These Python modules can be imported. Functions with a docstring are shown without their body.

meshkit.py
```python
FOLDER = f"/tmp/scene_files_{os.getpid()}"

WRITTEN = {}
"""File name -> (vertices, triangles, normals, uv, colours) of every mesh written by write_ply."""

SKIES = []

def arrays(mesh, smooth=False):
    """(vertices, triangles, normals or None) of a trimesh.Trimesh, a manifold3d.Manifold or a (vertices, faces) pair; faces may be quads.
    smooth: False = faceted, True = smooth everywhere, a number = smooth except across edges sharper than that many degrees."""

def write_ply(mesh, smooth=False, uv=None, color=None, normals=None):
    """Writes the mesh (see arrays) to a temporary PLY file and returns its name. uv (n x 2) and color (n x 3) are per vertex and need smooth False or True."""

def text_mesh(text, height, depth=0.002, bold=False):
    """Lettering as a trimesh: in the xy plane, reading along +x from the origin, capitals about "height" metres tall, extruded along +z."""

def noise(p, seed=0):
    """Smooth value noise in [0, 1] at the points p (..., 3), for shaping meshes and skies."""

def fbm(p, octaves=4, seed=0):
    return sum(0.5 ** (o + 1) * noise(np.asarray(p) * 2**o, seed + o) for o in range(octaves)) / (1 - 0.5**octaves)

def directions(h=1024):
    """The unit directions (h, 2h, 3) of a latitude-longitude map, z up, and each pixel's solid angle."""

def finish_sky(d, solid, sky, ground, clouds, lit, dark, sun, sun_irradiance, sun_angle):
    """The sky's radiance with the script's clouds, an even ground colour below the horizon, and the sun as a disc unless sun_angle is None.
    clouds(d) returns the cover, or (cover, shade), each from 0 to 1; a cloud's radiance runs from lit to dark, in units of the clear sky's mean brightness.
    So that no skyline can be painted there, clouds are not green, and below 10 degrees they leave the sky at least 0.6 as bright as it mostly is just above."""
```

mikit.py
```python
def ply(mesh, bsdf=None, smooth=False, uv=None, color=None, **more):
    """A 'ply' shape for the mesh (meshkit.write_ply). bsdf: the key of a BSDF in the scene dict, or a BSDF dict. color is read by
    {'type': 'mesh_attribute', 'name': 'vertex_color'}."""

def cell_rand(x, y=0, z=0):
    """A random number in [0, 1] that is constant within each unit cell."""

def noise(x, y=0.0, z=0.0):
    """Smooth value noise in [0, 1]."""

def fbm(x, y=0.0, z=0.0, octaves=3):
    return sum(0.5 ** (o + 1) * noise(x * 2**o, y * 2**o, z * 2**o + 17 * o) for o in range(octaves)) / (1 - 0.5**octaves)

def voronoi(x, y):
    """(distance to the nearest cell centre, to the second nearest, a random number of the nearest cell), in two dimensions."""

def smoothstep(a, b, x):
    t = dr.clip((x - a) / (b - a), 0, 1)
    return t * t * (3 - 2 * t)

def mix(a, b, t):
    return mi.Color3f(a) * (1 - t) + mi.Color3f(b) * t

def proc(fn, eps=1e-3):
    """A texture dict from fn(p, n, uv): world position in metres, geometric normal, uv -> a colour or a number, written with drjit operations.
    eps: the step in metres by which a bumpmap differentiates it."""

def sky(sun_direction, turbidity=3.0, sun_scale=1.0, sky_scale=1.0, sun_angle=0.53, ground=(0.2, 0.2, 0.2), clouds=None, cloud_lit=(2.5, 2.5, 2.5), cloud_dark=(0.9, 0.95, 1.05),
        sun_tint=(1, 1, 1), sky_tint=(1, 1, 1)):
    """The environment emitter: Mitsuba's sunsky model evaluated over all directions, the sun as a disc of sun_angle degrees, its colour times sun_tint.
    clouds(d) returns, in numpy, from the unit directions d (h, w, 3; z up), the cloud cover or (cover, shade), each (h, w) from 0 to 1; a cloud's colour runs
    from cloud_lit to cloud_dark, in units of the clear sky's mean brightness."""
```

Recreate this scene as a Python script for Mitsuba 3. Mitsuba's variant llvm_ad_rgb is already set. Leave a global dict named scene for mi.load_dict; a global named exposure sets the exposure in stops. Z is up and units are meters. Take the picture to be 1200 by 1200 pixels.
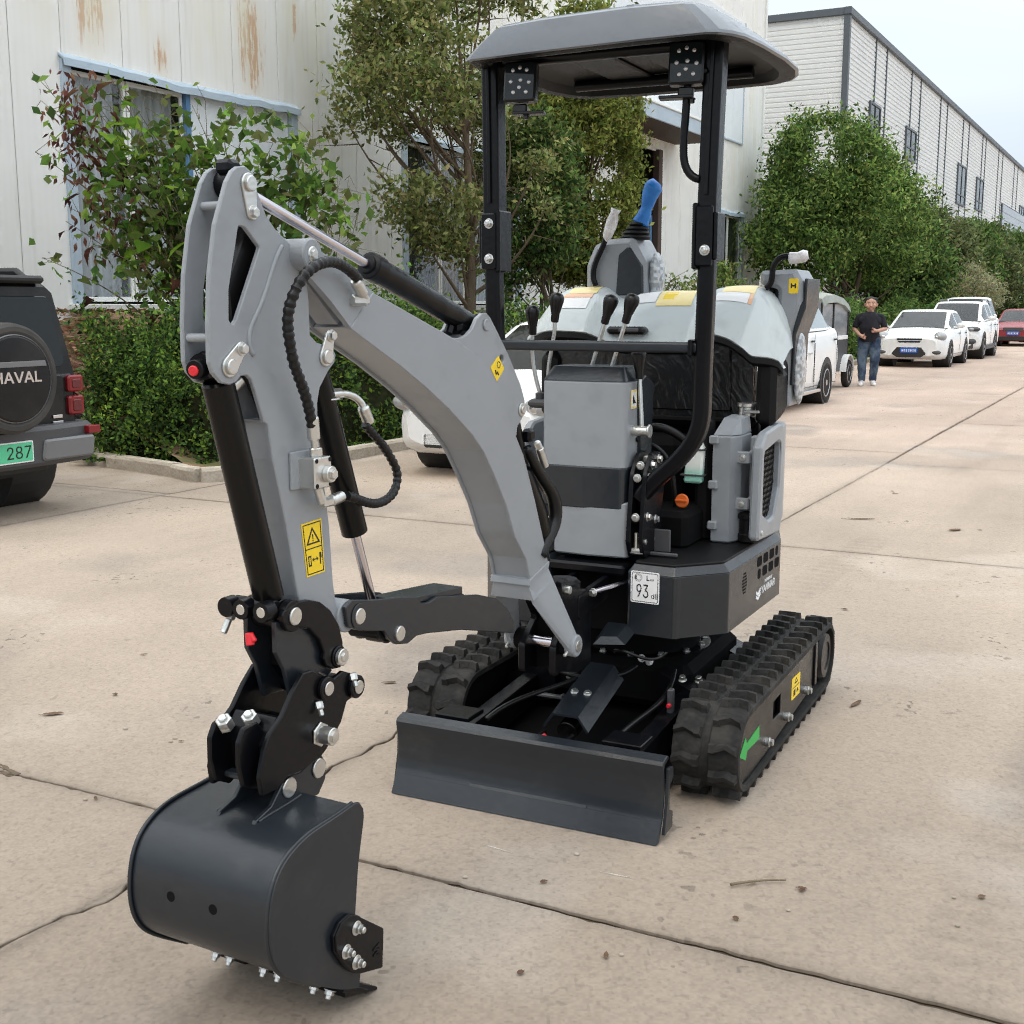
import math, random
import numpy as np, trimesh, mitsuba as mi, drjit as dr
from shapely.geometry import Polygon, box as sbox
import manifold3d as m3
import mikit, meshkit
from mikit import noise, fbm, smoothstep, mix, proc, voronoi, cell_rand

scene, labels = {'type': 'scene'}, {}
T = mi.ScalarTransform4f

# ---------------------------------------------------------------- camera, sky, exposure
CAM_H = 1.6
scene['camera'] = {'type': 'perspective', 'fov': 45.24, 'near_clip': 0.05, 'far_clip': 3000.0,
                   'to_world': T().look_at(origin=[0, 0, CAM_H], target=[0, 10, CAM_H - 10 * 242 / 1440.0], up=[0, 0, 1])}


def cloud_cover(d):
    streak = meshkit.fbm(np.stack([d[..., 0] * 2.0, d[..., 1] * 2.0, d[..., 2] * 9.0], -1) + 3.1, 4, 5)
    up = np.clip(d[..., 2], 0, 1)
    return np.ones(d.shape[:2]), np.clip(1 - up - 0.55 * (streak - 0.5) * np.clip(up * 3, 0.15, 0.6), 0, 1)     # an overcast sky: three times brighter overhead than at the horizon


scene['sky'] = mikit.sky((-0.35, -0.45, 0.80), turbidity=3, sun_scale=0.10, sun_angle=28, clouds=cloud_cover,
                         cloud_lit=(4.3, 4.5, 4.65), cloud_dark=(1.22, 1.42, 1.60))
exposure = 2.4

# ---------------------------------------------------------------- helpers
rng = np.random.default_rng(7)


def num(key):
    if key not in scene and key not in labels:
        return key
    i = 1
    while f'{key}_{i:03d}' in scene or f'{key}_{i:03d}' in labels:
        i += 1
    return f'{key}_{i:03d}'


def thing(name, label, cat, group=None, kind=None):
    k = num(name)
    labels[k] = {'label': label, 'category': cat}
    if group:
        labels[k]['group'] = group
    if kind:
        labels[k]['kind'] = kind
    return k


def put(key, mesh, mat, smooth=False, label=None, **kw):
    k = num(key)
    scene[k] = mikit.ply(mesh, mat, smooth=smooth, **kw)
    if label:
        labels[k] = {'label': label}
    return k


def cat(*ms):
    ms = [m for m in ms if m is not None]
    return trimesh.util.concatenate(ms)


class Frame:
    """A right-handed or mirrored set of axes with an origin; applying it keeps faces pointing outwards."""
    def __init__(self, o, x, y, z):
        self.o, self.M = np.array(o, float), np.array([x, y, z], float)

    def p(self, v):
        return np.asarray(v, float) @ self.M + self.o

    def d(self, v):
        return np.asarray(v, float) @ self.M

    def __call__(self, mesh):
        f = np.array(mesh.faces)
        if np.linalg.det(self.M) < 0:
            f = f[:, ::-1]
        return trimesh.Trimesh(self.p(mesh.vertices), f, process=False)

    def sub(self, o, x, y, z):
        return Frame(self.p(o), self.d(x), self.d(y), self.d(z))

    def mat(self):
        m = np.eye(4)
        m[:3, :3] = self.M.T
        m[:3, 3] = self.o
        return T(m)


def plate(poly, h0, h1, b=0.0, holes=()):
    """A bevelled prism: polygon in x, y, from h0 to h1 along z."""
    P = Polygon(poly, holes)
    if not P.is_valid:
        P = P.buffer(0)
        if P.geom_type != 'Polygon':
            P = max(P.geoms, key=lambda g: g.area)
    from shapely.geometry.polygon import orient
    P = orient(P)
    rings = [np.array(P.exterior.coords)[:-1]] + [np.array(r.coords)[:-1] for r in P.interiors]
    v2, f2 = trimesh.creation.triangulate_polygon(P, engine='earcut')
    allr = np.vstack(rings)
    from scipy.spatial import cKDTree
    idx = cKDTree(allr).query(v2)[1]
    f2 = idx[f2]
    a, bb, c = allr[f2[:, 0]], allr[f2[:, 1]], allr[f2[:, 2]]
    cr = (bb[:, 0] - a[:, 0]) * (c[:, 1] - a[:, 1]) - (bb[:, 1] - a[:, 1]) * (c[:, 0] - a[:, 0])
    f2 = np.where((cr < 0)[:, None], f2[:, ::-1], f2)
    ins = []
    for r in rings:
        e0 = r - np.roll(r, 1, 0)
        e1 = np.roll(r, -1, 0) - r
        n0 = np.stack([-e0[:, 1], e0[:, 0]], 1) / (np.linalg.norm(e0, axis=1, keepdims=True) + 1e-12)
        n1 = np.stack([-e1[:, 1], e1[:, 0]], 1) / (np.linalg.norm(e1, axis=1, keepdims=True) + 1e-12)
        m = n0 + n1
        m = m / np.maximum((m * m).sum(1, keepdims=True), 0.5) * 2
        ins.append(r + m * b)
    inr = np.vstack(ins)
    n = len(allr)
    if b > 0:
        layers = [(inr, h0), (allr, h0 + b), (allr, h1 - b), (inr, h1)]
    else:
        layers = [(allr, h0), (allr, h1)]
    V = np.vstack([np.column_stack([r, np.full(n, h)]) for r, h in layers])
    F = [f2[:, ::-1], f2 + n * (len(layers) - 1)]
    at = 0
    for r in rings:
        i = np.arange(len(r)) + at
        j = np.roll(i, -1)
        for k in range(len(layers) - 1):
            F.append(np.stack([i + k * n, j + k * n, j + (k + 1) * n], 1))
            F.append(np.stack([i + k * n, j + (k + 1) * n, i + (k + 1) * n], 1))
        at += len(r)
    return trimesh.Trimesh(V, np.vstack(F), process=False)


def smoothpoly(P, n=4, closed=True):
    """Chaikin corner cutting."""
    P = np.array(P, float)
    for _ in range(n):
        Q = np.roll(P, -1, 0) if closed else P[1:]
        A = P if closed else P[:-1]
        R = np.empty((2 * len(A), P.shape[1]))
        R[0::2], R[1::2] = A * 0.75 + Q * 0.25, A * 0.25 + Q * 0.75
        P = R if closed else np.vstack([P[:1], R, P[-1:]])
    return P


def rounded(poly, r, seg=4):
    P = Polygon(poly)
    return np.array(P.buffer(-r, quad_segs=seg).buffer(r, quad_segs=seg).exterior.coords)[:-1]


def fillet(poly, r, seg=4):
    """Rounds both convex and concave corners."""
    P0 = Polygon(poly).buffer(0)
    if P0.geom_type != 'Polygon':
        P0 = max(P0.geoms, key=lambda g: g.area)
    P = P0
    while r > 0.0004:
        P = P0.buffer(-r, quad_segs=seg).buffer(2 * r, quad_segs=seg).buffer(-r, quad_segs=seg)
        if P.geom_type == 'Polygon' and not P.is_empty and P.area > 0.9 * P0.area:
            break
        P, r = P0, r * 0.6
    return np.array(P.simplify(0.0006).exterior.coords)[:-1]


def circle(c, r, n=24):
    t = np.arange(n) * 2 * np.pi / n
    return np.stack([c[0] + r * np.cos(t), c[1] + r * np.sin(t)], 1)


def rbox(c, s, b=0.004, fr=None):
    """A box with chamfered edges, centre and full sizes; long axis rounding in x, y."""
    h = np.array(s, float) / 2
    b = min(b, h.min() * 0.8)
    poly = [(-h[0] + b, -h[1]), (h[0] - b, -h[1]), (h[0], -h[1] + b), (h[0], h[1] - b), (h[0] - b, h[1]), (-h[0] + b, h[1]), (-h[0], h[1] - b), (-h[0], -h[1] + b)]
    m = plate(poly, -h[2], h[2], b)
    m.apply_translation(c)
    return m if fr is None else fr(m)


def axes(d):
    d = np.asarray(d, float) / np.linalg.norm(d)
    x = np.cross(d, [0, 0, 1.0] if abs(d[2]) < 0.9 else [1.0, 0, 0])
    x /= np.linalg.norm(x)
    return x, np.cross(d, x), d


def lathe(prof, p, q, n=24):
    """Revolves (radius, fraction or metres along p-q) about the axis p-q. Heights are in metres from p."""
    p, q = np.asarray(p, float), np.asarray(q, float)
    x, y, d = axes(q - p)
    prof = np.array(prof, float)
    t = np.arange(n) * 2 * np.pi / n
    ring = np.cos(t)[:, None] * x + np.sin(t)[:, None] * y
    V = (p + prof[:, None, 1:2] * d + prof[:, None, 0:1] * ring[None]).reshape(-1, 3)
    F = []
    i = np.arange(n)
    j = (i + 1) % n
    for k in range(len(prof) - 1):
        F.append(np.stack([i + k * n, j + k * n, j + (k + 1) * n], 1))
        F.append(np.stack([i + k * n, j + (k + 1) * n, i + (k + 1) * n], 1))
    c0, c1 = len(V), len(V) + 1
    V = np.vstack([V, p + prof[0, 1] * d, p + prof[-1, 1] * d])
    F.append(np.stack([j, i, np.full(n, c0)], 1))
    o = (len(prof) - 1) * n
    F.append(np.stack([i + o, j + o, np.full(n, c1)], 1))
    return trimesh.Trimesh(V, np.vstack(F), process=False)


def rod(p, q, r, n=20, b=None):
    L = float(np.linalg.norm(np.subtract(q, p)))
    b = min(0.002, r * 0.3, L * 0.3) if b is None else b
    return lathe([(r - b, 0), (r, b), (r, L - b), (r - b, L)], p, q, n)


def tube(pts, r, n=10, cap=True):
    p = np.asarray(pts, float)
    t = np.gradient(p, axis=0)
    t /= np.linalg.norm(t, axis=1, keepdims=True) + 1e-12
    x = axes(t[0])[0]
    X = []
    for k in range(len(p)):
        x = x - t[k] * (x @ t[k])
        x /= np.linalg.norm(x)
        X.append(x)
    X = np.array(X)
    Y = np.cross(t, X)
    a = np.arange(n) * 2 * np.pi / n
    R = np.broadcast_to(r, (len(p),))
    V = (p[:, None] + R[:, None, None] * (np.cos(a)[None, :, None] * X[:, None] + np.sin(a)[None, :, None] * Y[:, None])).reshape(-1, 3)
    F = []
    i = np.arange(n)
    j = (i + 1) % n
    for k in range(len(p) - 1):
        F.append(np.stack([i + k * n, j + k * n, j + (k + 1) * n], 1))
        F.append(np.stack([i + k * n, j + (k + 1) * n, i + (k + 1) * n], 1))
    if cap:
        V = np.vstack([V, p[0], p[-1]])
        o = (len(p) - 1) * n
        F.append(np.stack([j, i, np.full(n, len(V) - 2)], 1))
        F.append(np.stack([i + o, j + o, np.full(n, len(V) - 1)], 1))
    return trimesh.Trimesh(V, np.vstack(F), process=False)


def spline(pts, n=24):
    from scipy.interpolate import CubicSpline
    p = np.asarray(pts, float)
    s = np.r_[0, np.cumsum(np.linalg.norm(np.diff(p, axis=0), axis=1))]
    return CubicSpline(s, p)(np.linspace(0, s[-1], n))


def sweep(pts, prof, up):
    """Sweeps a closed 2-D profile (sideways, up) along a path; up is a fixed hint."""
    p = np.asarray(pts, float)
    prof = np.asarray(prof, float)
    t = np.gradient(p, axis=0)
    t /= np.linalg.norm(t, axis=1, keepdims=True)
    X = np.cross(t, up)
    X /= np.linalg.norm(X, axis=1, keepdims=True)
    Y = np.cross(X, t)
    n = len(prof)
    V = (p[:, None] + prof[None, :, 0:1] * X[:, None] + prof[None, :, 1:2] * Y[:, None]).reshape(-1, 3)
    i = np.arange(n)
    j = (i + 1) % n
    F = []
    for k in range(len(p) - 1):
        F.append(np.stack([i + k * n, j + k * n, j + (k + 1) * n], 1))
        F.append(np.stack([i + k * n, j + (k + 1) * n, i + (k + 1) * n], 1))
    v2, f2 = trimesh.creation.triangulate_polygon(Polygon(prof), engine='earcut')
    from scipy.spatial import cKDTree
    f2 = cKDTree(prof).query(v2)[1][f2]
    F += [f2[:, ::-1], f2 + (len(p) - 1) * n]
    return trimesh.Trimesh(V, np.vstack(F), process=False)


def hexbolt(p, d, r=0.009, h=0.007, washer=True):
    """A hexagon bolt head with washer and a stub of thread, standing on p along d."""
    p = np.asarray(p, float)
    d = np.asarray(d, float) / np.linalg.norm(d)
    ms = []
    if washer:
        ms.append(rod(p, p + d * 0.0025, r * 1.35, 16))
    a = p + d * (0.0025 if washer else 0)
    ms.append(lathe([(r * 0.98, 0), (r, 0.001), (r, h - 0.001), (r * 0.85, h)], a, a + d, 6))
    return cat(*ms)


def lumpy(mesh, amp, freq, seed=0):
    v = np.array(mesh.vertices)
    n = mesh.vertex_normals
    k = (meshkit.fbm(v * freq, 3, seed) - 0.5) * 2 * amp
    return trimesh.Trimesh(v + n * k[:, None], mesh.faces, process=False)


def merged(mesh):
    m = trimesh.Trimesh(mesh.vertices, mesh.faces, process=True)
    return m


# ---------------------------------------------------------------- materials
def principled(name, color, rough=0.5, **kw):
    base = color if isinstance(color, dict) else {'type': 'rgb', 'value': list(color)}
    rg = rough if isinstance(rough, dict) else float(rough)
    scene[name] = {'type': 'twosided', 'bsdf': {'type': 'principled', 'base_color': base, 'roughness': rg, **kw}}
    return name


def bumped(name, fn, scale, color, rough, eps=1e-3, **kw):
    base = color if isinstance(color, dict) else {'type': 'rgb', 'value': list(color)}
    rg = rough if isinstance(rough, dict) else float(rough)
    scene[name] = {'type': 'twosided', 'bsdf': {'type': 'bumpmap', 'arbitrary': proc(fn, eps), 'scale': scale,
                                                'bsdf': {'type': 'principled', 'base_color': base, 'roughness': rg, **kw}}}
    return name
# ---------------------------------------------------------------- materials of the place
AZ = math.radians(27.88)
RD = np.array([math.sin(AZ), math.cos(AZ), 0])      # along the road, away from the camera
RW = np.array([math.cos(AZ), -math.sin(AZ), 0])     # across the road, to the right
ROAD = Frame([-0.884, 3.606, 0], RD, RW, [0, 0, 1])  # x = s along, y = w across
ox, oy = -0.884, 3.606


def sw(p):
    x, y = p.x - ox, p.y - oy
    return x * float(RD[0]) + y * float(RD[1]), x * float(RW[0]) + y * float(RW[1])


def concrete(p, n, uv):
    s, w = sw(p)
    big = fbm(p.x * 0.35, p.y * 0.35, 1.0, 4)
    mid = fbm(p.x * 2.1, p.y * 2.1, 5.0, 4)
    fine = noise(p.x * 130, p.y * 130, 2.0) * 0.6 + noise(p.x * 60, p.y * 60, 7.0) * 0.4
    streak = fbm(s * 0.5, w * 6.0, 3.0, 3)
    slab = cell_rand(dr.floor(s / 5.2), dr.floor(w / 5.03), 4)
    far = smoothstep(6.0, 16.0, s)
    c = mix((0.384, 0.314, 0.251), (0.415, 0.325, 0.265), far)
    c = c * (0.80 + 0.26 * smoothstep(0.25, 0.75, big) + 0.16 * (mid - 0.5) + 0.0 * fine + 0.10 * (streak - 0.5) + 0.07 * (slab - 0.5))
    dirt = smoothstep(0.60, 0.80, fbm(p.x * 0.8 + 9, p.y * 0.8, 2.0, 5))
    c = mix(c, mi.Color3f(0.20, 0.182, 0.168), dirt * 0.42)
    js = dr.minimum(dr.abs(w), dr.abs(w + 5.03))
    js = dr.minimum(js, dr.abs(s))
    js = dr.minimum(js, dr.select(w > 0, dr.minimum(dr.abs(s - 5.27), dr.abs(s - 15.03)), dr.minimum(dr.abs(s - 4.98), dr.abs(s - 11.12))))
    c = c * (1 - 0.30 * dr.exp(-js * (16 + 40 * noise(s * 3.0, w * 3.0, 5.0))))
    oil = smoothstep(0.70, 0.82, fbm(p.x * 0.55 + 31, p.y * 0.55 + 4, 6.0, 3))
    c = mix(c, mi.Color3f(0.155, 0.14, 0.128), oil * 0.5)
    tread = 0.5 + 0.5 * dr.sin(s * 52.0 + 3 * noise(s * 2, w * 2, 1.0))
    track = smoothstep(0.16, 0.08, dr.abs(dr.abs(w - 1.35 - 0.25 * dr.sin(s * 0.16)) - 0.78)) * smoothstep(0.42, 0.62, fbm(s * 0.6, w * 2.0, 8.0, 3))
    c = c * (1 - track * (0.05 + 0.07 * tread))
    pale = smoothstep(0.58, 0.78, fbm(p.x * 1.3, p.y * 1.3 + 20, 8.0, 4))
    c = mix(c, mi.Color3f(0.46, 0.405, 0.35), pale * 0.32)
    pit = smoothstep(0.83, 0.9, noise(p.x * 38, p.y * 38, 3.0)) * smoothstep(0.55, 0.75, mid)
    grit = smoothstep(0.74, 0.86, noise(p.x * 85, p.y * 85, 11.0))
    c = c * (0.985 + 0.27 * (fine - 0.5) - 0.12 * grit)
    return c * (1 - 0.45 * pit)


def concrete_rough(p, n, uv):
    return 0.62 + 0.25 * fbm(p.x * 1.1, p.y * 1.1, 4.0, 3)


def concrete_bump(p, n, uv):
    return fbm(p.x * 28, p.y * 28, 1.0, 4) * 0.75 + noise(p.x * 170, p.y * 170, 0) * 0.25


bumped('mat_concrete', concrete_bump, 0.004, proc(concrete), 0.74, eps=0.002, specular=0.28)
principled('mat_joint', proc(lambda p, n, uv: mix((0.07, 0.055, 0.04), (0.16, 0.125, 0.09), fbm(p.x * 9, p.y * 9, 0, 3))), 0.95, specular=0.1)
bumped('mat_kerb', lambda p, n, uv: fbm(p.x * 14, p.y * 14, p.z * 14, 4), 0.012,
       proc(lambda p, n, uv: mix((0.26, 0.22, 0.175), (0.50, 0.45, 0.375), fbm(p.x * 2.2, p.y * 2.2, p.z * 5, 4)) * (0.8 + 0.4 * noise(p.x * 60, p.y * 60, p.z * 60))), 0.85, eps=0.003, specular=0.2)
bumped('mat_soil', lambda p, n, uv: fbm(p.x * 8, p.y * 8, p.z * 8, 5), 0.05,
       proc(lambda p, n, uv: mix(mix((0.10, 0.065, 0.04), (0.30, 0.19, 0.125), fbm(p.x * 1.6, p.y * 1.6, p.z, 4)), (0.06, 0.09, 0.03), smoothstep(0.5, 0.7, fbm(p.x * 3 + 5, p.y * 3, 4, 4)) * 0.7)), 0.95, eps=0.01, specular=0.1)


def wall_paint(p, n, uv):
    s, w = sw(p)
    c = mix((0.78, 0.77, 0.735), (0.85, 0.84, 0.805), fbm(s * 0.9, p.z * 0.5, 2.0, 4))
    rib = 0.5 + 0.5 * dr.cos(s * (2 * math.pi / 0.105))
    c = c * (0.985 + 0.015 * rib)
    grime = fbm(s * 9.0, p.z * 0.7, 6.0, 4)
    c = mix(c, mi.Color3f(0.52, 0.50, 0.44), smoothstep(0.55, 0.8, grime) * 0.2)

    def stain(s0, z0, ws, wz):
        return dr.exp(-dr.square((s - s0) / ws) - dr.square((p.z - z0) / wz))
    m = stain(9.35, 5.35, 0.26, 0.55) * 1.0 + stain(12.5, 5.5, 0.26, 0.75) * 1.35 + stain(10.6, 4.95, 0.16, 0.3) * 0.9 + stain(13.6, 6.1, 0.12, 0.4) * 0.9 + stain(9.0, 6.2, 0.5, 0.4) * 0.7
    run = fbm(s * 22.0, p.z * 1.2, 9.0, 3) * 0.75 + noise(s * 40, p.z * 14, 3.0) * 0.25
    r = smoothstep(0.42, 0.66, run * (0.55 + 0.6 * dr.minimum(m, 1.2))) * dr.minimum(m * 1.6, 1.0)
    c = mix(c, mi.Color3f(0.66, 0.52, 0.33), dr.minimum(m, 1.0) * 0.40)
    c = mix(c, mi.Color3f(0.52, 0.29, 0.13), r * 0.7)
    yel = smoothstep(0.5, 0.75, fbm(s * 3.0, p.z * 0.5, 13.0, 3)) * smoothstep(4.4, 5.6, p.z)
    return mix(c, mi.Color3f(0.74, 0.70, 0.52), yel * 0.35)


def wall_bump(p, n, uv):
    s, w = sw(p)
    return dr.cos(s * (2 * math.pi / 0.105)) * 0.15 + fbm(s * 1.4, p.z * 1.4, 0, 2) * 1.5


bumped('mat_wall', wall_bump, 0.004, proc(wall_paint), 0.5, eps=0.004, specular=0.35)
principled('mat_wall_gap', (0.10, 0.09, 0.08), 0.9)
principled('mat_blue_trim', proc(lambda p, n, uv: mix((0.33, 0.42, 0.51), (0.46, 0.53, 0.58), fbm(p.x * 3, p.y * 3, p.z * 3, 4))), 0.5)
principled('mat_strong_blue', (0.09, 0.20, 0.36), 0.5)
principled('mat_blue_white', proc(lambda p, n, uv: mix((0.66, 0.71, 0.74), (0.76, 0.79, 0.80), fbm(p.x * 2, p.y * 2, p.z * 0.6, 4))), 0.5)
principled('mat_white_frame', (0.76, 0.76, 0.73), 0.45)
scene['mat_pane'] = {'type': 'thindielectric', 'int_ior': 1.5}
principled('mat_curtain', proc(lambda p, n, uv: mi.Color3f(0.36, 0.39, 0.40) * (0.85 + 0.15 * dr.sin((p.x + p.y) * 38.0 + 2.5 * fbm(p.x * 4, p.y * 4, p.z, 2)))), 0.9)
principled('mat_curtain_brown', proc(lambda p, n, uv: mi.Color3f(0.24, 0.17, 0.11) * (0.75 + 0.25 * dr.sin((p.x + p.y) * 46.0))), 0.9)
principled('mat_dark_room', (0.035, 0.037, 0.04), 0.9)
principled('mat_brown', (0.07, 0.045, 0.035), 0.7)
principled('mat_sill', (0.66, 0.65, 0.62), 0.7)
principled('mat_siding', proc(lambda p, n, uv: mix((0.60, 0.61, 0.60), (0.71, 0.715, 0.70), fbm(p.x * 0.5, p.y * 0.5, p.z * 0.25, 4))), 0.42, specular=0.4)
principled('mat_slate', (0.075, 0.088, 0.10), 0.45)
principled('mat_dark_glass', (0.010, 0.014, 0.016), 0.06, specular=0.35)
principled('mat_shutter', (0.40, 0.45, 0.50), 0.5)

# ---------------------------------------------------------------- ground and pavement slabs
gm = trimesh.Trimesh([[-1500, -1500, -0.016], [1500, -1500, -0.016], [1500, 1500, -0.016], [-1500, 1500, -0.016]], [[0, 1, 2], [0, 2, 3]], process=False)
put('ground', gm, 'mat_joint')
labels['ground'] = {'kind': 'structure'}
labels['pavement'] = {'kind': 'structure'}
jr = np.random.default_rng(11)


def jagged(a, b, amp, step=0.06):
    n = max(2, int(np.linalg.norm(np.subtract(b, a)) / step))
    t = np.linspace(0, 1, n, endpoint=False)[:, None]
    P = np.array(a) * (1 - t) + np.array(b) * t
    d = np.subtract(b, a) / np.linalg.norm(np.subtract(b, a))
    o = np.zeros(n)
    o[1:] = jr.normal(0, amp, n - 1) + (jr.random(n - 1) < 0.09) * jr.uniform(0, 5 * amp, n - 1)
    wob = np.cumsum(jr.normal(0, amp * 0.25, n))
    wob -= np.linspace(wob[0], wob[-1], n)
    return P + np.outer(np.abs(o) + wob, [-d[1], d[0]])


def slab(s0, s1, w0, w1, gap=0.0055, near=False):
    if near:
        q = [(s0 + gap, w0 + gap), (s1 - gap, w0 + gap), (s1 - gap, w1 - gap), (s0 + gap, w1 - gap)]
        P = np.vstack([jagged(q[i], q[(i + 1) % 4], 0.0030, 0.035) for i in range(4)])
    else:
        q = [(s0 + gap, w0 + gap), (s1 - gap, w0 + gap), (s1 - gap, w1 - gap), (s0 + gap, w1 - gap)]
        P = np.vstack([np.linspace(q[i], q[(i + 1) % 4], 40, endpoint=False) for i in range(4)])
    P = np.array(P)
    f3 = lambda a, k: meshkit.fbm(np.stack([a * k, a * 0 + 2.5, a * 0], -1), 4, 9) - 0.5
    crack = np.exp(-(P[:, 1] / 0.2) ** 2) * np.clip((3.0 - P[:, 0]) / 3.0, 0, 1)
    P = np.column_stack([P[:, 0] + 0.022 * f3(P[:, 1] + 7, 1.4), P[:, 1] + 0.022 * f3(P[:, 0], 1.1) + 0.17 * crack * f3(P[:, 0] + 3, 3.6)])
    put('pavement__slab', ROAD(plate(P, -0.014, 0.0, 0.003 if near else 0)), 'mat_concrete')


SLEFT = [-10, -5.1, 0, 4.98, 11.12, 16.2, 21.3, 26.4, 31.5, 36.6, 41.7, 52, 72, 110, 220]
SRIGHT = [-10, -5.1, 0, 5.27, 10.1, 15.03, 20.2, 25.3, 30.4, 35.5, 40.6, 52, 72, 110, 220]
for w0, w1, ss in ((-5.03, 0, SLEFT), (0, 5.03, SRIGHT)):
    for k, (a, b) in enumerate(zip(ss, ss[1:])):
        wide = 0.0055 if a < 8 else (0.010 if a < 18 else 0.006)
        slab(a, b, w0, w1, wide, near=b > -1 and a < 22)
for w0, w1 in ((-10.06, -5.03), (5.03, 10.06), (10.06, 15.1), (-15.1, -10.06)):
    ss = [-10, -5.1, 0, 5.1] if w0 < -5 else SRIGHT
    for a, b in zip(ss, ss[1:]):
        slab(a, b, w0, w1, 0.006, near=w0 == -10.06 and a >= 0)
for a, b in ((-10, 3),):
    slab(5.1, 7.4, -10.06, -5.03, 0.006)
for w0, w1 in ((15.1, 60), (-60, -15.1)):
    slab(-10, 220, w0, w1, 0.006)
# the crumbled hollow where the front joint runs out, and the opened joint far off: dark grit lying in them
for a_, L_ in ((1.45, 0.16), (1.75, 0.22), (2.1, 0.12), (1.2, 0.10), (-1.4, 0.10), (2.6, 0.09)):
    P = [np.array([0.0, -0.93])]
    d = np.array([math.cos(a_) * 0.5, -abs(math.sin(a_))])
    for _ in range(10):
        P.append(P[-1] + d * L_ / 10 + jr.normal(0, 0.006, 2))
    P = np.array(P)
    hw = np.linspace(0.007, 0.0015, 11)[:, None] * (0.5 + jr.random((11, 1)))
    n = np.array([-d[1], d[0]]) / np.linalg.norm(d)
    put('pavement__crack', ROAD(plate(np.vstack([P + n * hw, (P - n * hw)[::-1]]), 0.0005, 0.0022)), 'mat_joint')
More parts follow.
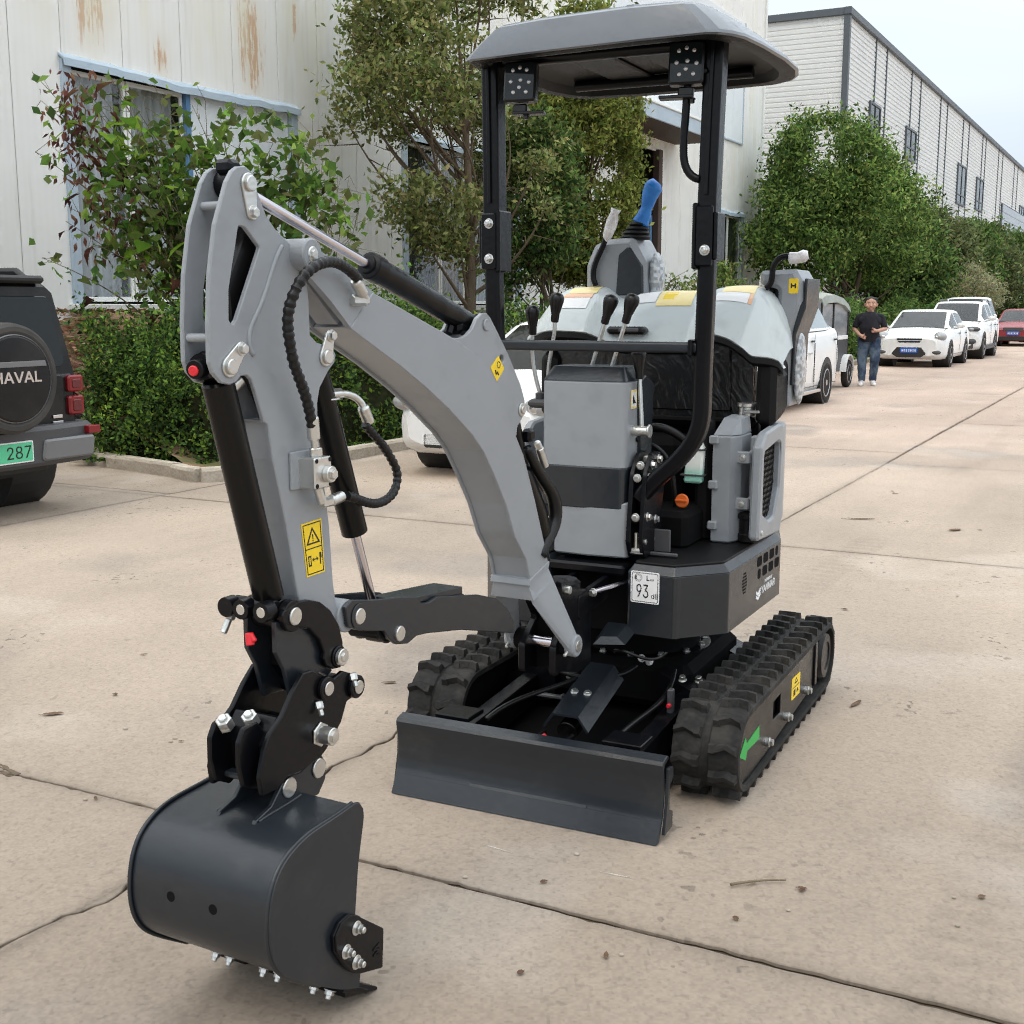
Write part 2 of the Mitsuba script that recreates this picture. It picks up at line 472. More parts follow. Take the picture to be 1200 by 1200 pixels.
# pale scrapes left by tracks and blades
principled('mat_scrape', (0.50, 0.46, 0.41), 0.9)
for (a, b) in zip([(-0.087,3.48,0),(0.327,3.546,0),(0.252,3.299,0),(1.697,7.55,0)], [(0,3.421,0),(0.436,3.474,0),(0.343,3.257,0),(1.856,7.473,0)]):
    a, b = np.array(a), np.array(b)
    n = np.array([-(b - a)[1], (b - a)[0]]) / np.linalg.norm((b - a)[:2]) * 0.0022
    ts = np.linspace(0, 1, 9)[:, None]
    mid = a[:2] * (1 - ts) + b[:2] * ts
    hw = np.sin(np.pi * np.clip(ts, 0.03, 0.97)) * (0.5 + jr.random((9, 1)))
    P = np.vstack([mid + n * hw, (mid - n * hw)[::-1]])
    put('pavement__scrape', plate(P, 0.0005, 0.0022), 'mat_scrape')

# ---------------------------------------------------------------- planting bed with its kerb
nx, ny = 90, 22
S_, W_ = np.meshgrid(np.linspace(5.95, 62, nx) ** 1.0, np.linspace(-10.05, -5.25, ny), indexing='ij')
S_ = 5.95 + (S_ - 5.95) ** 1.6 / (62 - 5.95) ** 0.6
rise = np.clip((-5.6 - W_) / 4.0, 0, 1) ** 1.15
zb = 0.05 + rise * np.where(S_ < 16, 1.42, 1.42 - np.clip((S_ - 16) / 10, 0, 1) * 0.9)
zb += (meshkit.fbm(np.stack([S_ * 1.3, W_ * 1.3, S_ * 0], -1), 4, 3) - 0.5) * 0.35 * np.clip((-5.2 - W_) / 0.6, 0, 1)
left_fade = np.clip((S_ + 0.1 * (W_ + 5.0) * 2.5 - 5.2 - 0.25) / 0.8, 0, 1)
Sx = S_ + np.where(S_ < 12, (12 - S_) / 6.45, 0) * (-(W_ + 5.0)) * 0.235
i, j = np.meshgrid(np.arange(nx - 1), np.arange(ny - 1), indexing='ij')
q = np.stack([i * ny + j, (i + 1) * ny + j, (i + 1) * ny + j + 1, i * ny + j + 1], -1).reshape(-1, 4)
bed = trimesh.Trimesh(ROAD.p(np.stack([Sx, W_, zb], -1).reshape(-1, 3)), np.vstack([q[:, [0, 1, 2]], q[:, [0, 2, 3]]]), process=False)
put('planting_bed', bed, 'mat_soil', smooth=True)
labels['planting_bed'] = {'kind': 'structure'}


def bed_z(s, w):
    r = np.clip((-5.6 - w) / 4.0, 0, 1) ** 1.15
    return 0.05 + r * (1.42 if s < 16 else 1.42 - np.clip((s - 16) / 10, 0, 1) * 0.9)


kerb = thing('planter_kerb', 'weathered pale concrete kerb edging the planting bed below the clipped hedge', 'kerb')
kp = [(6.95, -10.0), (6.35, -7.55), (5.95, -5.75), (5.78, -5.3), (6.05, -5.1), (6.6, -5.08)] + [(s, -5.08) for s in np.arange(8.2, 61, 1.6)]
kp = np.array(kp)
for (a, b) in zip(kp, kp[1:]):
    d = (b - a) / np.linalg.norm(b - a)
    n = np.array([-d[1], d[0]])
    e = 0.004
    hgt = 0.125 + jr.uniform(-0.008, 0.008)
    prof = np.array([(-0.075, -0.012), (0.085, -0.012), (0.085, hgt - 0.02), (0.06, hgt), (-0.045, hgt), (-0.07, hgt - 0.025)])
    pts = np.linspace(a + d * e, b - d * e, 7)
    m = sweep(np.column_stack([pts, np.zeros(7)]), prof, [0, 0, 1])
    m = trimesh.Trimesh(m.vertices + (meshkit.noise(m.vertices * 9 + 3)[:, None] - 0.5) * 0.014 * np.array([1, 1, 0.7]), m.faces, process=False)
    put(kerb + '__kerbstone', ROAD(m), 'mat_kerb')

# ---------------------------------------------------------------- white factory on the left
WALLF = ROAD.sub([0, -10.05, 0], [1, 0, 0], [0, 0, 1], [0, 1, 0])     # x along, y up, z towards the road
fac = thing('white_factory', 'white metal-clad factory building with rust-streaked wall panels and blue-framed windows', 'building')
WIN1, WIN2, WIN3, DOORW = (8.80, 1.60, 13.52, 4.65), (16.62, 1.58, 21.25, 4.65), (34.1, 2.1, 36.9, 4.5), (29.25, 0.0, 31.0, 5.70)
holes = [sbox(*w) for w in (WIN1, WIN2, WIN3, (26.6, 0.0, 29.35, 5.68))]
TOPZ = 13.2
xs = [2.6, 3.65, 4.72, 5.8, 6.9, 8.03, 8.83, 9.87, 10.98, 12.07, 13.13, 14.15, 15.2] + list(np.arange(16.25, 38.5, 1.055)) + [38.7]
for a, b in zip(xs, xs[1:]):
    P = sbox(a + 0.006, 0.02, b - 0.006, TOPZ)
    for h in holes:
        P = P.difference(h)
    for g in getattr(P, 'geoms', [P]):
        if g.area > 0.02:
            put(fac + '__panel', WALLF(plate(np.array(g.exterior.coords)[:-1], -0.045, 0.0, 0.004)), 'mat_wall')
    put(fac + '__joint_strip', WALLF(rbox(((b), TOPZ / 2 + 0.0, -0.03), (0.09, TOPZ - 0.1, 0.02), 0.002)) if not any(w[0] - 0.05 < b < w[2] + 0.05 for w in (WIN1, WIN2, WIN3, (26.6, 0, 29.35, 6)))
        else WALLF(rbox((b, (TOPZ + 6.0) / 2, -0.03), (0.09, TOPZ - 6.1, 0.02), 0.002)), 'mat_wall_gap')
put(fac + '__roof', WALLF(cat(rbox((20.6, TOPZ + 0.12, -7.9), (36.6, 0.22, 16.2), 0.03))), 'mat_slate')
put(fac + '__end_wall', WALLF(rbox((38.73, TOPZ / 2, -8.0), (0.05, TOPZ, 15.9), 0.003)), 'mat_wall')
put(fac + '__end_wall', WALLF(rbox((2.57, TOPZ / 2, -8.0), (0.05, TOPZ, 15.9), 0.003)), 'mat_wall')
put(fac + '__rear_wall', WALLF(rbox((20.6, TOPZ / 2, -15.98), (36.0, TOPZ, 0.05), 0.003)), 'mat_wall')
put(fac + '__corner_trim', WALLF(rbox((38.72, TOPZ / 2, 0.02), (0.16, TOPZ, 0.07), 0.004)), 'mat_white_frame')
put(fac + '__drainpipe', WALLF(rod((38.95, 0, -0.25), (38.95, TOPZ, -0.25), 0.075, 14)), 'mat_strong_blue')


WCOUNT = [0]


def window_unit(x0, y0, x1, y1, splits, curtains, infill=None):
    WCOUNT[0] += 1
    w = fac + '__window' + ('' if WCOUNT[0] == 1 else f'_{WCOUNT[0] - 1:03d}')
    put(w + '__jamb', WALLF(rbox((x0 + 0.06, (y0 + y1) / 2, -0.01), (0.15, y1 - y0, 0.12), 0.006)), 'mat_blue_trim')
    put(w + '__jamb', WALLF(rbox((x1 - 0.06, (y0 + y1) / 2, -0.01), (0.15, y1 - y0, 0.12), 0.006)), 'mat_blue_trim')
    n = 60
    t = np.linspace(0, 1, n)
    sag = -0.035 * np.clip(np.sin(np.pi * np.clip((t - 0.25) / 0.55, 0, 1)), 0, 1) + (meshkit.noise(np.stack([t * 14, t * 0, t * 0], -1)) - 0.5) * 0.03 * (t > 0.2)
    X = x0 - 0.03 + (x1 - x0 + 0.06) * t
    flash = sweep(np.stack([X, y1 - 0.02 + sag, 0.03 + 0 * t], -1), [(-0.03, 0.09), (0.075, 0.02), (0.085, -0.075), (0.07, -0.075), (0.055, 0.0), (-0.03, 0.06)], [0, 1, 0])
    put(w + '__flashing', WALLF(flash), 'mat_blue_trim', smooth=30)
    put(w + '__sill', WALLF(rbox(((x0 + x1) / 2, y0 - 0.03, 0.03), (x1 - x0 + 0.16, 0.10, 0.24), 0.01)), 'mat_sill')
    xe = infill if infill else x1 - 0.135
    xa = [x0 + 0.135] + splits + [xe]
    for a, b, c in zip(xa, xa[1:], curtains):
        a += 0.012
        b -= 0.012
        ring = plate([(a, y0 + 0.05), (b, y0 + 0.05), (b, y1 - 0.1), (a, y1 - 0.1)], -0.075, -0.035, 0.004, [[(a + 0.05, y0 + 0.11), (b - 0.05, y0 + 0.11), (b - 0.05, y1 - 0.16), (a + 0.05, y1 - 0.16)]])
        put(w + '__frame', WALLF(ring), 'mat_white_frame')
        pane = trimesh.Trimesh([[a + 0.05, y0 + 0.11, -0.055], [b - 0.05, y0 + 0.11, -0.055], [b - 0.05, y1 - 0.16, -0.055], [a + 0.05, y1 - 0.16, -0.055]], [[0, 1, 2], [0, 2, 3]], process=False)
        put(w + '__pane', WALLF(pane), 'mat_pane')
        X = np.linspace(a + 0.03, b - 0.03, 60)
        Zc = -0.22 + 0.03 * np.sin(X * 40 + 2 * np.sin(X * 5))
        V = np.vstack([np.column_stack([X, np.full(60, y0 + 0.08), Zc]), np.column_stack([X, np.full(60, y1 - 0.12), Zc])])
        k = np.arange(59)
        cm = trimesh.Trimesh(V, np.vstack([np.stack([k, k + 1, k + 61], 1), np.stack([k, k + 61, k + 60], 1)]), process=False)
        put(w + '__curtain', WALLF(cm), c, smooth=True)
    put(w + '__room', WALLF(rbox(((x0 + x1) / 2, (y0 + y1) / 2, -0.46), (x1 - x0, y1 - y0, 0.3), 0.003)), 'mat_dark_room')
    if infill:
        put(w + '__post', WALLF(rbox((infill + 0.04, (y0 + y1) / 2, -0.02), (0.09, y1 - y0 - 0.06, 0.10), 0.004)), 'mat_strong_blue')
        xs2 = np.linspace(infill + 0.09, x1 - 0.14, 4)
        for a, b in zip(xs2, xs2[1:]):
            put(w + '__infill_panel', WALLF(plate([(a + 0.004, y0 + 0.03), (b - 0.004, y0 + 0.03), (b - 0.004, y1 - 0.06), (a + 0.004, y1 - 0.06)], -0.07, -0.03, 0.004)), 'mat_blue_white')
    return w


window_unit(*WIN1, [9.93], ['mat_curtain', 'mat_curtain'], infill=11.02)
window_unit(*WIN2, [18.0, 18.95], ['mat_dark_room', 'mat_curtain_brown', 'mat_curtain'])
window_unit(*WIN3, [35.5], ['mat_dark_room', 'mat_dark_room'])
# entrance: canopy ledge, dark doorway, upper bluish cladding
ent = num(fac + '__entrance')
put(ent, WALLF(rbox((27.98, 2.84, -1.2), (2.74, 5.66, 0.1), 0.01)), 'mat_brown')
put(ent + '__jamb', WALLF(rbox((29.25, 2.86, 0.02), (0.26, 5.72, 0.18), 0.01)), 'mat_brown')
put(ent + '__jamb', WALLF(rbox((26.68, 2.86, 0.02), (0.26, 5.72, 0.18), 0.01)), 'mat_brown')
put(ent + '__blue_frame', WALLF(rbox((29.02, 2.0, -0.1), (0.14, 4.0, 0.10), 0.01)), 'mat_strong_blue')
for k in range(9):
    put(ent + '__shutter_slat', WALLF(rbox((27.9, 0.35 + k * 0.36, -0.55), (2.1, 0.33, 0.04), 0.012)), 'mat_blue_white')
put(ent + '__canopy', WALLF(cat(rbox((26.3, 6.05, 0.62), (8.6, 0.10, 1.3), 0.01))), 'mat_brown')
put(ent + '__canopy_fascia', WALLF(rbox((26.3, 6.16, 1.29), (8.7, 0.34, 0.05), 0.01)), 'mat_blue_trim')
put(ent + '__canopy_top', WALLF(rbox((26.3, 6.36, 0.66), (8.8, 0.06, 1.38), 0.01)), 'mat_white_frame')
for a in np.arange(23.9, 36.4, 1.05):
    put(fac + '__upper_panel', WALLF(plate([(a + 0.004, 6.68), (min(a + 1.046, 36.45), 6.68), (min(a + 1.046, 36.45), 10.3), (a + 0.004, 10.3)], 0.004, 0.045, 0.006)), 'mat_blue_white')
put(fac + '__upper_panel_trim', WALLF(cat(rbox((30.2, 6.66, 0.03), (12.7, 0.05, 0.07), 0.004), rbox((36.48, 8.5, 0.03), (0.05, 3.64, 0.07), 0.004))), 'mat_blue_trim')
put(fac + '__wall_hatch', WALLF(plate([(30.3, 1.55), (31.2, 1.55), (31.2, 2.25), (30.3, 2.25)], 0.003, 0.03, 0.006)), 'mat_wall')

# ---------------------------------------------------------------- grey warehouse behind
wh = thing('grey_warehouse', 'long pale grey warehouse with horizontal ribbed siding, dark trim and narrow windows', 'building')
HT = 13.25
LF = ROAD.sub([50, -10, 0], [1, 0, 0], [0, 0, 1], [0, 1, 0])
EF = ROAD.sub([50, -10, 0], [0, -1, 0], [0, 0, 1], [-1, 0, 0])


def ribbed(x0, x1, y0, y1, pitch=0.205, d=0.032):
    ys, zs = [], []
    y = y0
    while y < y1 - 1e-6:
        for dy, z in ((0, 0), (0.62, 0), (0.70, -d), (0.92, -d)):
            if y + dy * pitch <= y1:
                ys.append(y + dy * pitch)
                zs.append(z)
        y += pitch
    ys.append(y1)
    zs.append(zs[-1])
    n = len(ys)
    V = np.vstack([np.column_stack([np.full(n, x0), ys, zs]), np.column_stack([np.full(n, x1), ys, zs])])
    k = np.arange(n - 1)
    return trimesh.Trimesh(V, np.vstack([np.stack([k, k + n, k + n + 1], 1), np.stack([k, k + n + 1, k + 1], 1)]), process=False)


wins = [(4.45, 8.95, 6.70, 10.52), (12.95, 8.9, 15.75, 10.5), (30.2, 7.9, 33.7, 10.4), (38.7, 8.1, 42.2, 10.3)]
wins += [(66, 8.2, 69.5, 10.3), (90, 8.2, 93.5, 10.3)]
trims = [5.38, 7.76, 13.98, 16.57, 22.9, 25.3, 31.65, 34.2, 40.8, 42.5, 49.85, 52.4, 60.5, 63.2, 72, 75, 84, 87, 98, 110, 124]
edges = sorted([0.12] + trims + [130.0])
for a, b in zip(edges, edges[1:]):
    for wx in [None]:
        put(wh + '__siding_panel', LF(ribbed(a + 0.02, b - 0.02, 0.2, HT)), 'mat_siding')
for t in trims:
    put(wh + '__seam_trim', LF(rbox((t, HT / 2, 0.01), (0.14, HT - 0.1, 0.06), 0.004)), 'mat_slate')
for x0, y0, x1, y1 in wins:
    wk = num(wh + '__window')
    put(wk, LF(plate([(x0, y0), (x1, y0), (x1, y1), (x0, y1)], -0.02, 0.09, 0.01, [[(x0 + 0.12, y0 + 0.12), (x1 - 0.12, y0 + 0.12), (x1 - 0.12, y1 - 0.12), (x0 + 0.12, y1 - 0.12)]])), 'mat_slate')
    put(wk + '__pane', LF(rbox(((x0 + x1) / 2, (y0 + y1) / 2, 0.02), (x1 - x0 - 0.22, y1 - y0 - 0.22, 0.05), 0.004)), 'mat_dark_glass')
    put(wk + '__mullion', LF(cat(rbox(((x0 + x1) / 2, y0 + 0.62, 0.055), (x1 - x0 - 0.2, 0.08, 0.05), 0.004), rbox((x0 * 0.5 + x1 * 0.5, (y0 + y1) / 2, 0.055), (0.08, y1 - y0 - 0.2, 0.06), 0.004))), 'mat_slate')
for a, b in ((0.1, 4.0), (4.0, 8.0), (8.0, 12.0)):
    put(wh + '__siding_panel', EF(ribbed(a + 0.003, b - 0.003, 0.2, HT)), 'mat_siding')
put(wh + '__corner_post', LF(rbox((0.0, HT / 2, -0.03), (0.30, HT, 0.24), 0.02)), 'mat_slate')
put(wh + '__cornice', cat(LF(rbox((65, HT + 0.12, 0.0), (130.4, 0.30, 0.30), 0.02)), EF(rbox((6.2, HT + 0.12, 0.0), (12.1, 0.296, 0.29), 0.02))), 'mat_slate')
put(wh + '__roof', LF(rbox((65, HT + 0.05, -7.0), (130, 0.1, 13.6), 0.01)), 'mat_slate')
put(wh + '__far_wall', LF(rbox((129.9, HT / 2, -6.5), (0.1, HT, 12.8), 0.01)), 'mat_siding')
sh = num(wh + '__roller_door')
put(sh, LF(rbox((72.5, 4.6, 0.06), (38.6, 10.0, 0.06), 0.02)), 'mat_slate')
for k in range(16):
    put(sh + '__slat', LF(rbox((72.5, 0.5 + k * 0.58, 0.11), (38.0, 0.56, 0.06), 0.02)), 'mat_shutter')
# ---------------------------------------------------------------- vehicles
principled('mat_car_white', proc(lambda p, n, uv: mix((0.68, 0.69, 0.69), (0.78, 0.78, 0.77), fbm(p.x * 2, p.y * 2, p.z * 2, 3))), 0.22, clearcoat=0.8, clearcoat_gloss=0.95, specular=0.5)
principled('mat_car_red', (0.24, 0.012, 0.018), 0.25, clearcoat=0.8, clearcoat_gloss=0.95)
principled('mat_car_dark', proc(lambda p, n, uv: mix((0.006, 0.006, 0.007), (0.022, 0.020, 0.019), smoothstep(0.35, 0.75, fbm(p.x * 3, p.y * 3, p.z * 3, 4)))), 0.30, specular=0.3, clearcoat=0.1, clearcoat_gloss=0.9)
principled('mat_car_glass', (0.008, 0.011, 0.012), 0.04, specular=0.4)
principled('mat_pale_glass', (0.22, 0.27, 0.29), 0.06, specular=0.8)
principled('mat_black_plastic', (0.018, 0.018, 0.019), 0.5)
principled('mat_grey_plastic', (0.06, 0.06, 0.064), 0.5)
bumped('mat_tyre', lambda p, n, uv: fbm(p.x * 60, p.y * 60, p.z * 60, 2), 0.002, proc(lambda p, n, uv: mix((0.014, 0.014, 0.014), (0.048, 0.044, 0.040), fbm(p.x * 7, p.y * 7, p.z * 7, 4))), 0.85, specular=0.2)
principled('mat_rim', (0.55, 0.55, 0.56), 0.3, metallic=0.85)
principled('mat_lamp_clear', (0.30, 0.31, 0.315), 0.1, specular=0.9)
principled('mat_lamp_red', (0.20, 0.008, 0.012), 0.12, specular=0.5)
principled('mat_lamp_pink', (0.11, 0.008, 0.012), 0.15, specular=0.6)
principled('mat_plate_blue', (0.02, 0.10, 0.42), 0.4)
principled('mat_plate_green', proc(lambda p, n, uv: mix((0.10, 0.55, 0.30), (0.45, 0.75, 0.58), smoothstep(0.62, 0.80, p.z))), 0.4)
principled('mat_print_white', (0.78, 0.78, 0.78), 0.5)
principled('mat_print_black', (0.012, 0.012, 0.012), 0.5)
principled('mat_chrome_trim', (0.62, 0.62, 0.63), 0.15, metallic=0.95)


def grid_faces(nx, ny):
    i, j = np.meshgrid(np.arange(nx - 1), np.arange(ny - 1), indexing='ij')
    q = np.stack([i * ny + j, (i + 1) * ny + j, (i + 1) * ny + j + 1, i * ny + j + 1], -1)
    return q.reshape(-1, 4), i.ravel(), j.ravel()


def quads(V, q):
    f = np.vstack([q[:, [0, 1, 2]], q[:, [0, 2, 3]]])
    m = trimesh.Trimesh(V, f, process=False)
    m.remove_unreferenced_vertices()
    m.merge_vertices()
    return m


def body_loft(X, Wd, Zb, Zt, crown=0.03, nose=0.10):
    """Closed lower body. X rearwards from the nose, Wd half widths, Zb and Zt bottom and shoulder heights."""
    rows = []
    for x, w, zb, zt in zip(X, Wd, Zb, Zt):
        h = zt - zb
        half = [(0.0, zb), (0.78 * w, zb), (0.93 * w, zb + 0.035), (0.985 * w, zb + 0.2 * h), (1.0 * w, zb + 0.48 * h), (0.995 * w, zb + 0.66 * h), (0.97 * w, zt - min(0.10, 0.2 * h)), (0.925 * w, zt - min(0.03, 0.07 * h)), (0.8 * w, zt), (0.45 * w, zt + 0.7 * crown), (0.0, zt + crown)]
        half = np.array(half)
        ring = np.vstack([half, (half * [-1, 1])[-2:0:-1]])
        rows.append(np.column_stack([np.full(len(ring), x), ring]))
    n = len(rows[0])
    V = np.vstack(rows)
    F = []
    i = np.arange(n)
    j = (i + 1) % n
    for k in range(len(rows) - 1):
        F += [np.stack([i + k * n, j + k * n, j + (k + 1) * n], 1), np.stack([i + k * n, j + (k + 1) * n, i + (k + 1) * n], 1)]
    for k in (0, len(rows) - 1):
        V = np.vstack([V, rows[k].mean(0)])
        F.append(np.stack([i + k * n, j + k * n, np.full(n, len(V) - 1)], 1))
    return trimesh.Trimesh(V, np.vstack(F), process=False)


def greenhouse(X, Wb, Zl, Wt, Zr, ws, rw, sides, crown=0.03):
    """X stations; lower half width and height, roof half width and height. Returns paint and glass meshes; ws, rw = x-ranges of windscreen and rear window, sides = x-ranges of side windows."""
    rows = []
    for x, wb, zl, wt, zr in zip(X, Wb, Zl, Wt, Zr):
        a, b = np.array([wb, zl]), np.array([wt, zr])
        c = crown * min(1, max(0.15, (zr - zl) * 3))
        half = [a, a + (b - a) * 0.07, a + (b - a) * 0.86, b, (0.90 * wt, zr + 0.45 * c), (0.5 * wt, zr + 0.9 * c), (0, zr + c)]
        half = np.array([tuple(v) for v in half])
        full = np.vstack([half, (half * [-1, 1])[-2::-1]])
        rows.append(np.column_stack([np.full(len(full), x), full]))
    V = np.vstack(rows)
    ny = len(rows[0])
    q, i, j = grid_faces(len(rows), ny)
    xm = np.array([(X[a] + X[a + 1]) / 2 for a in range(len(X) - 1)])[i]
    zr_m = np.array([min(Zr[a] - Zl[a], Zr[a + 1] - Zl[a + 1]) for a in range(len(X) - 1)])[i]
    top = (j >= 4) & (j <= 7)
    side = (j == 1) | (j == 10)
    glass = np.zeros(len(q), bool)
    for r in (ws, rw):
        if r:
            glass |= top & (xm > r[0]) & (xm < r[1])
    front = glass.copy()
    sg = np.zeros(len(q), bool)
    for r in sides:
        sg |= side & (xm > r[0]) & (xm < r[1])
    paint = ~(front | sg)
    mid = (ws[1] + rw[0]) / 2
    sides_ = [quads(V, q[sg & (j == jj) & (xm > r[0]) & (xm < r[1])]) for r in sides for jj in (1, 10)]
    return quads(V, q[paint]), quads(V, q[front & (xm < mid)]), quads(V, q[front & (xm > mid)]), sides_


def wheel(fr, root, c, r, width, side, spokes=5, hub='mat_rim'):
    """c = centre on the outer face; side = +1 or -1, the outward y."""
    k = num(root + '__wheel')
    c = np.array(c, float)
    ax = np.array([0, side, 0.0])
    prof = [(r * 0.66, -0.002), (r * 0.72, 0.0), (r * 0.88, 0.008), (r * 0.975, -0.012), (r, -0.04), (r, -width + 0.04), (r * 0.97, -width + 0.01), (r * 0.66, -width)]
    put(k, fr(lathe(prof, c, c + ax, 36)), 'mat_tyre', smooth=35)
    ms = [lathe([(r * 0.67, -0.03), (r * 0.68, 0.0), (r * 0.63, 0.004), (r * 0.60, -0.02)], c, c + ax, 32), rod(c - ax * 0.03, c + ax * 0.004, r * 0.14, 16)]
    for a in range(spokes):
        t = a * 2 * math.pi / spokes + 0.3
        d = np.array([math.cos(t), 0, math.sin(t)])
        p = np.array([-math.sin(t), 0, math.cos(t)])
        w0, w1 = r * 0.10, r * 0.13
        q = np.array([c - p * w0, c + p * w0, c + d * r * 0.63 + p * w1, c + d * r * 0.63 - p * w1])
        V = np.vstack([q - ax * 0.035, q - ax * 0.004])
        ms.append(trimesh.convex.convex_hull(V))
    put(k + '__rim', fr(cat(*ms)), hub, smooth=30)
    put(k + '__brake', fr(rod(c - ax * 0.10, c - ax * 0.045, r * 0.6, 24)), 'mat_black_plastic')
    return k


def ell(c, s, n=3):
    m = trimesh.creation.icosphere(n)
    return trimesh.Trimesh(m.vertices * np.array(s) + c, m.faces, process=False)


def make_car(name, label, category, fr, L, hw, H, belt, hood, nose_z, paint, glass, cowl, header, tail_roof, tail, wheels, r, deck=None, group=None, side_glass=None, roofrail=False, spokes=5, windows=None, zb=0.2):
    k = thing(name, label, category, group)
    deck = belt if deck is None else deck
    X = [0.0, 0.05, 0.16, 0.42, 0.9, cowl - 0.12, cowl + 0.15, header, (header + tail_roof) / 2, tail_roof, tail - 0.03, L - 0.22, L - 0.07, L]
    Wd = [hw * 0.74, hw * 0.85, hw * 0.925, hw * 0.98, hw, hw, hw, hw, hw, hw, hw * 0.99, hw * 0.95, hw * 0.85, hw * 0.68]
    Zt = [nose_z - 0.10, nose_z - 0.03, nose_z, nose_z + (hood - nose_z) * 0.30, nose_z + (hood - nose_z) * 0.62, hood, belt, belt, belt + 0.015, belt + 0.03, deck, deck - 0.02, deck - 0.10, deck - 0.2]
    Zb = [0.30, 0.24, 0.2, 0.18, 0.18, 0.18, 0.18, 0.18, 0.18, 0.18, 0.2, 0.25, 0.3, 0.36]
    Zb = [z - 0.18 + zb for z in Zb]
    put(k + '__body', fr(merged(body_loft(X, Wd, Zb, Zt))), paint, smooth=40)
    side_glass = side_glass or glass
    gx = sorted(set([cowl - 0.16, cowl + 0.02, cowl + (header - cowl) * 0.5, header - 0.04, header, (header + tail_roof) / 2, tail_roof, tail_roof + (tail - tail_roof) * 0.55, tail - 0.08, tail] + [v for w_ in (windows or []) for v in w_]))
    gx = np.array(gx)
    Zr = np.interp(gx, [cowl - 0.16, header, header + 0.25, (header + tail_roof) / 2, tail_roof, tail], [hood + 0.01, H - 0.075, H - 0.035, H - 0.03, H - 0.075, deck + 0.02])
    Zl = np.interp(gx, [cowl - 0.16, cowl + 0.15, tail_roof, tail], [hood - 0.01, belt - 0.01, belt + 0.02, deck - 0.01])
    Wb = np.interp(gx, [cowl - 0.16, cowl + 0.2, tail_roof, tail], [hw * 0.84, hw * 0.925, hw * 0.925, hw * 0.86])
    Wt = np.interp(gx, [cowl - 0.16, header, tail_roof, tail], [hw * 0.82, hw * 0.70, hw * 0.68, hw * 0.78])
    p, g, g2, sg = greenhouse(gx, Wb, Zl, Wt, np.maximum(Zr, Zl + 0.004), (cowl - 0.1, header - 0.02), (tail_roof + 0.01, tail - 0.07), windows or [(cowl + 0.05, tail_roof)])
    put(k + '__roof', fr(p), paint, smooth=40)
    put(k + '__windscreen', fr(g), glass, smooth=30)
    put(k + '__rear_window', fr(g2), glass, smooth=30)
    for m in sg:
        put(k + '__side_window', fr(m), side_glass, smooth=30)
    put(k + '__bonnet_seam', fr(cat(*[tube([(0.22, sd * hw * 0.70, nose_z + 0.012), (0.9, sd * hw * 0.78, nose_z + (hood - nose_z) * 0.62 + 0.006), (cowl - 0.15, sd * hw * 0.80, hood + 0.004)], 0.006, 5) for sd in (1, -1)])), 'mat_black_plastic')
    labels.setdefault(k + '__bonnet_seam', {})['kind'] = 'stuff'
    put(k + '__wiper_trough', fr(tube([(cowl - 0.11, y, hood + 0.028 - 0.02 * (y / hw) ** 2) for y in np.linspace(-hw * 0.72, hw * 0.72, 9)], 0.016, 6)), 'mat_black_plastic')
    for wx in wheels:
        for sd in (1, -1):
            put(k + '__wheel_arch', fr(rod((wx, sd * (hw * 0.55), r + 0.03), (wx, sd * (hw + 0.006), r + 0.03), r + 0.055, 28)), 'mat_black_plastic')
            wheel(fr, k, (wx, sd * (hw + 0.012), r), r, 0.21, sd, spokes)
    for sd in (1, -1):
        put(k + '__mirror', fr(cat(ell((cowl + 0.42, sd * (hw + 0.09), belt + 0.07), (0.075, 0.115, 0.075)), rod((cowl + 0.42, sd * hw * 0.9, belt + 0.02), (cowl + 0.42, sd * (hw + 0.06), belt + 0.05), 0.02))), paint, smooth=40)
        if roofrail:
            put(k + '__roof_rail', fr(tube([(header + 0.25, sd * hw * 0.66, H - 0.03), (header + 0.4, sd * hw * 0.66, H + 0.035), (tail_roof - 0.3, sd * hw * 0.66, H + 0.035), (tail_roof - 0.1, sd * hw * 0.66, H - 0.03)], 0.02, 8)), 'mat_grey_plastic')
    for pi, (a, b) in enumerate(windows or []):
        for sd in (1, -1):
            put(k + '__door', fr(cat(rbox((b + 0.04, sd * (hw + 0.0005), (belt + 0.36) / 2), (0.010, 0.006, belt - 0.42), 0.001), rbox(((a + b) / 2 + 0.02, sd * (hw + 0.0005), 0.33), (b - a + 0.05, 0.006, 0.010), 0.001), rbox((b - 0.08, sd * (hw + 0.004), belt - 0.14), (0.16, 0.03, 0.028), 0.006))), 'mat_black_plastic')
            labels[[q for q in scene if q.startswith(k + '__door')][-1]] = {'kind': 'stuff'}
    return k


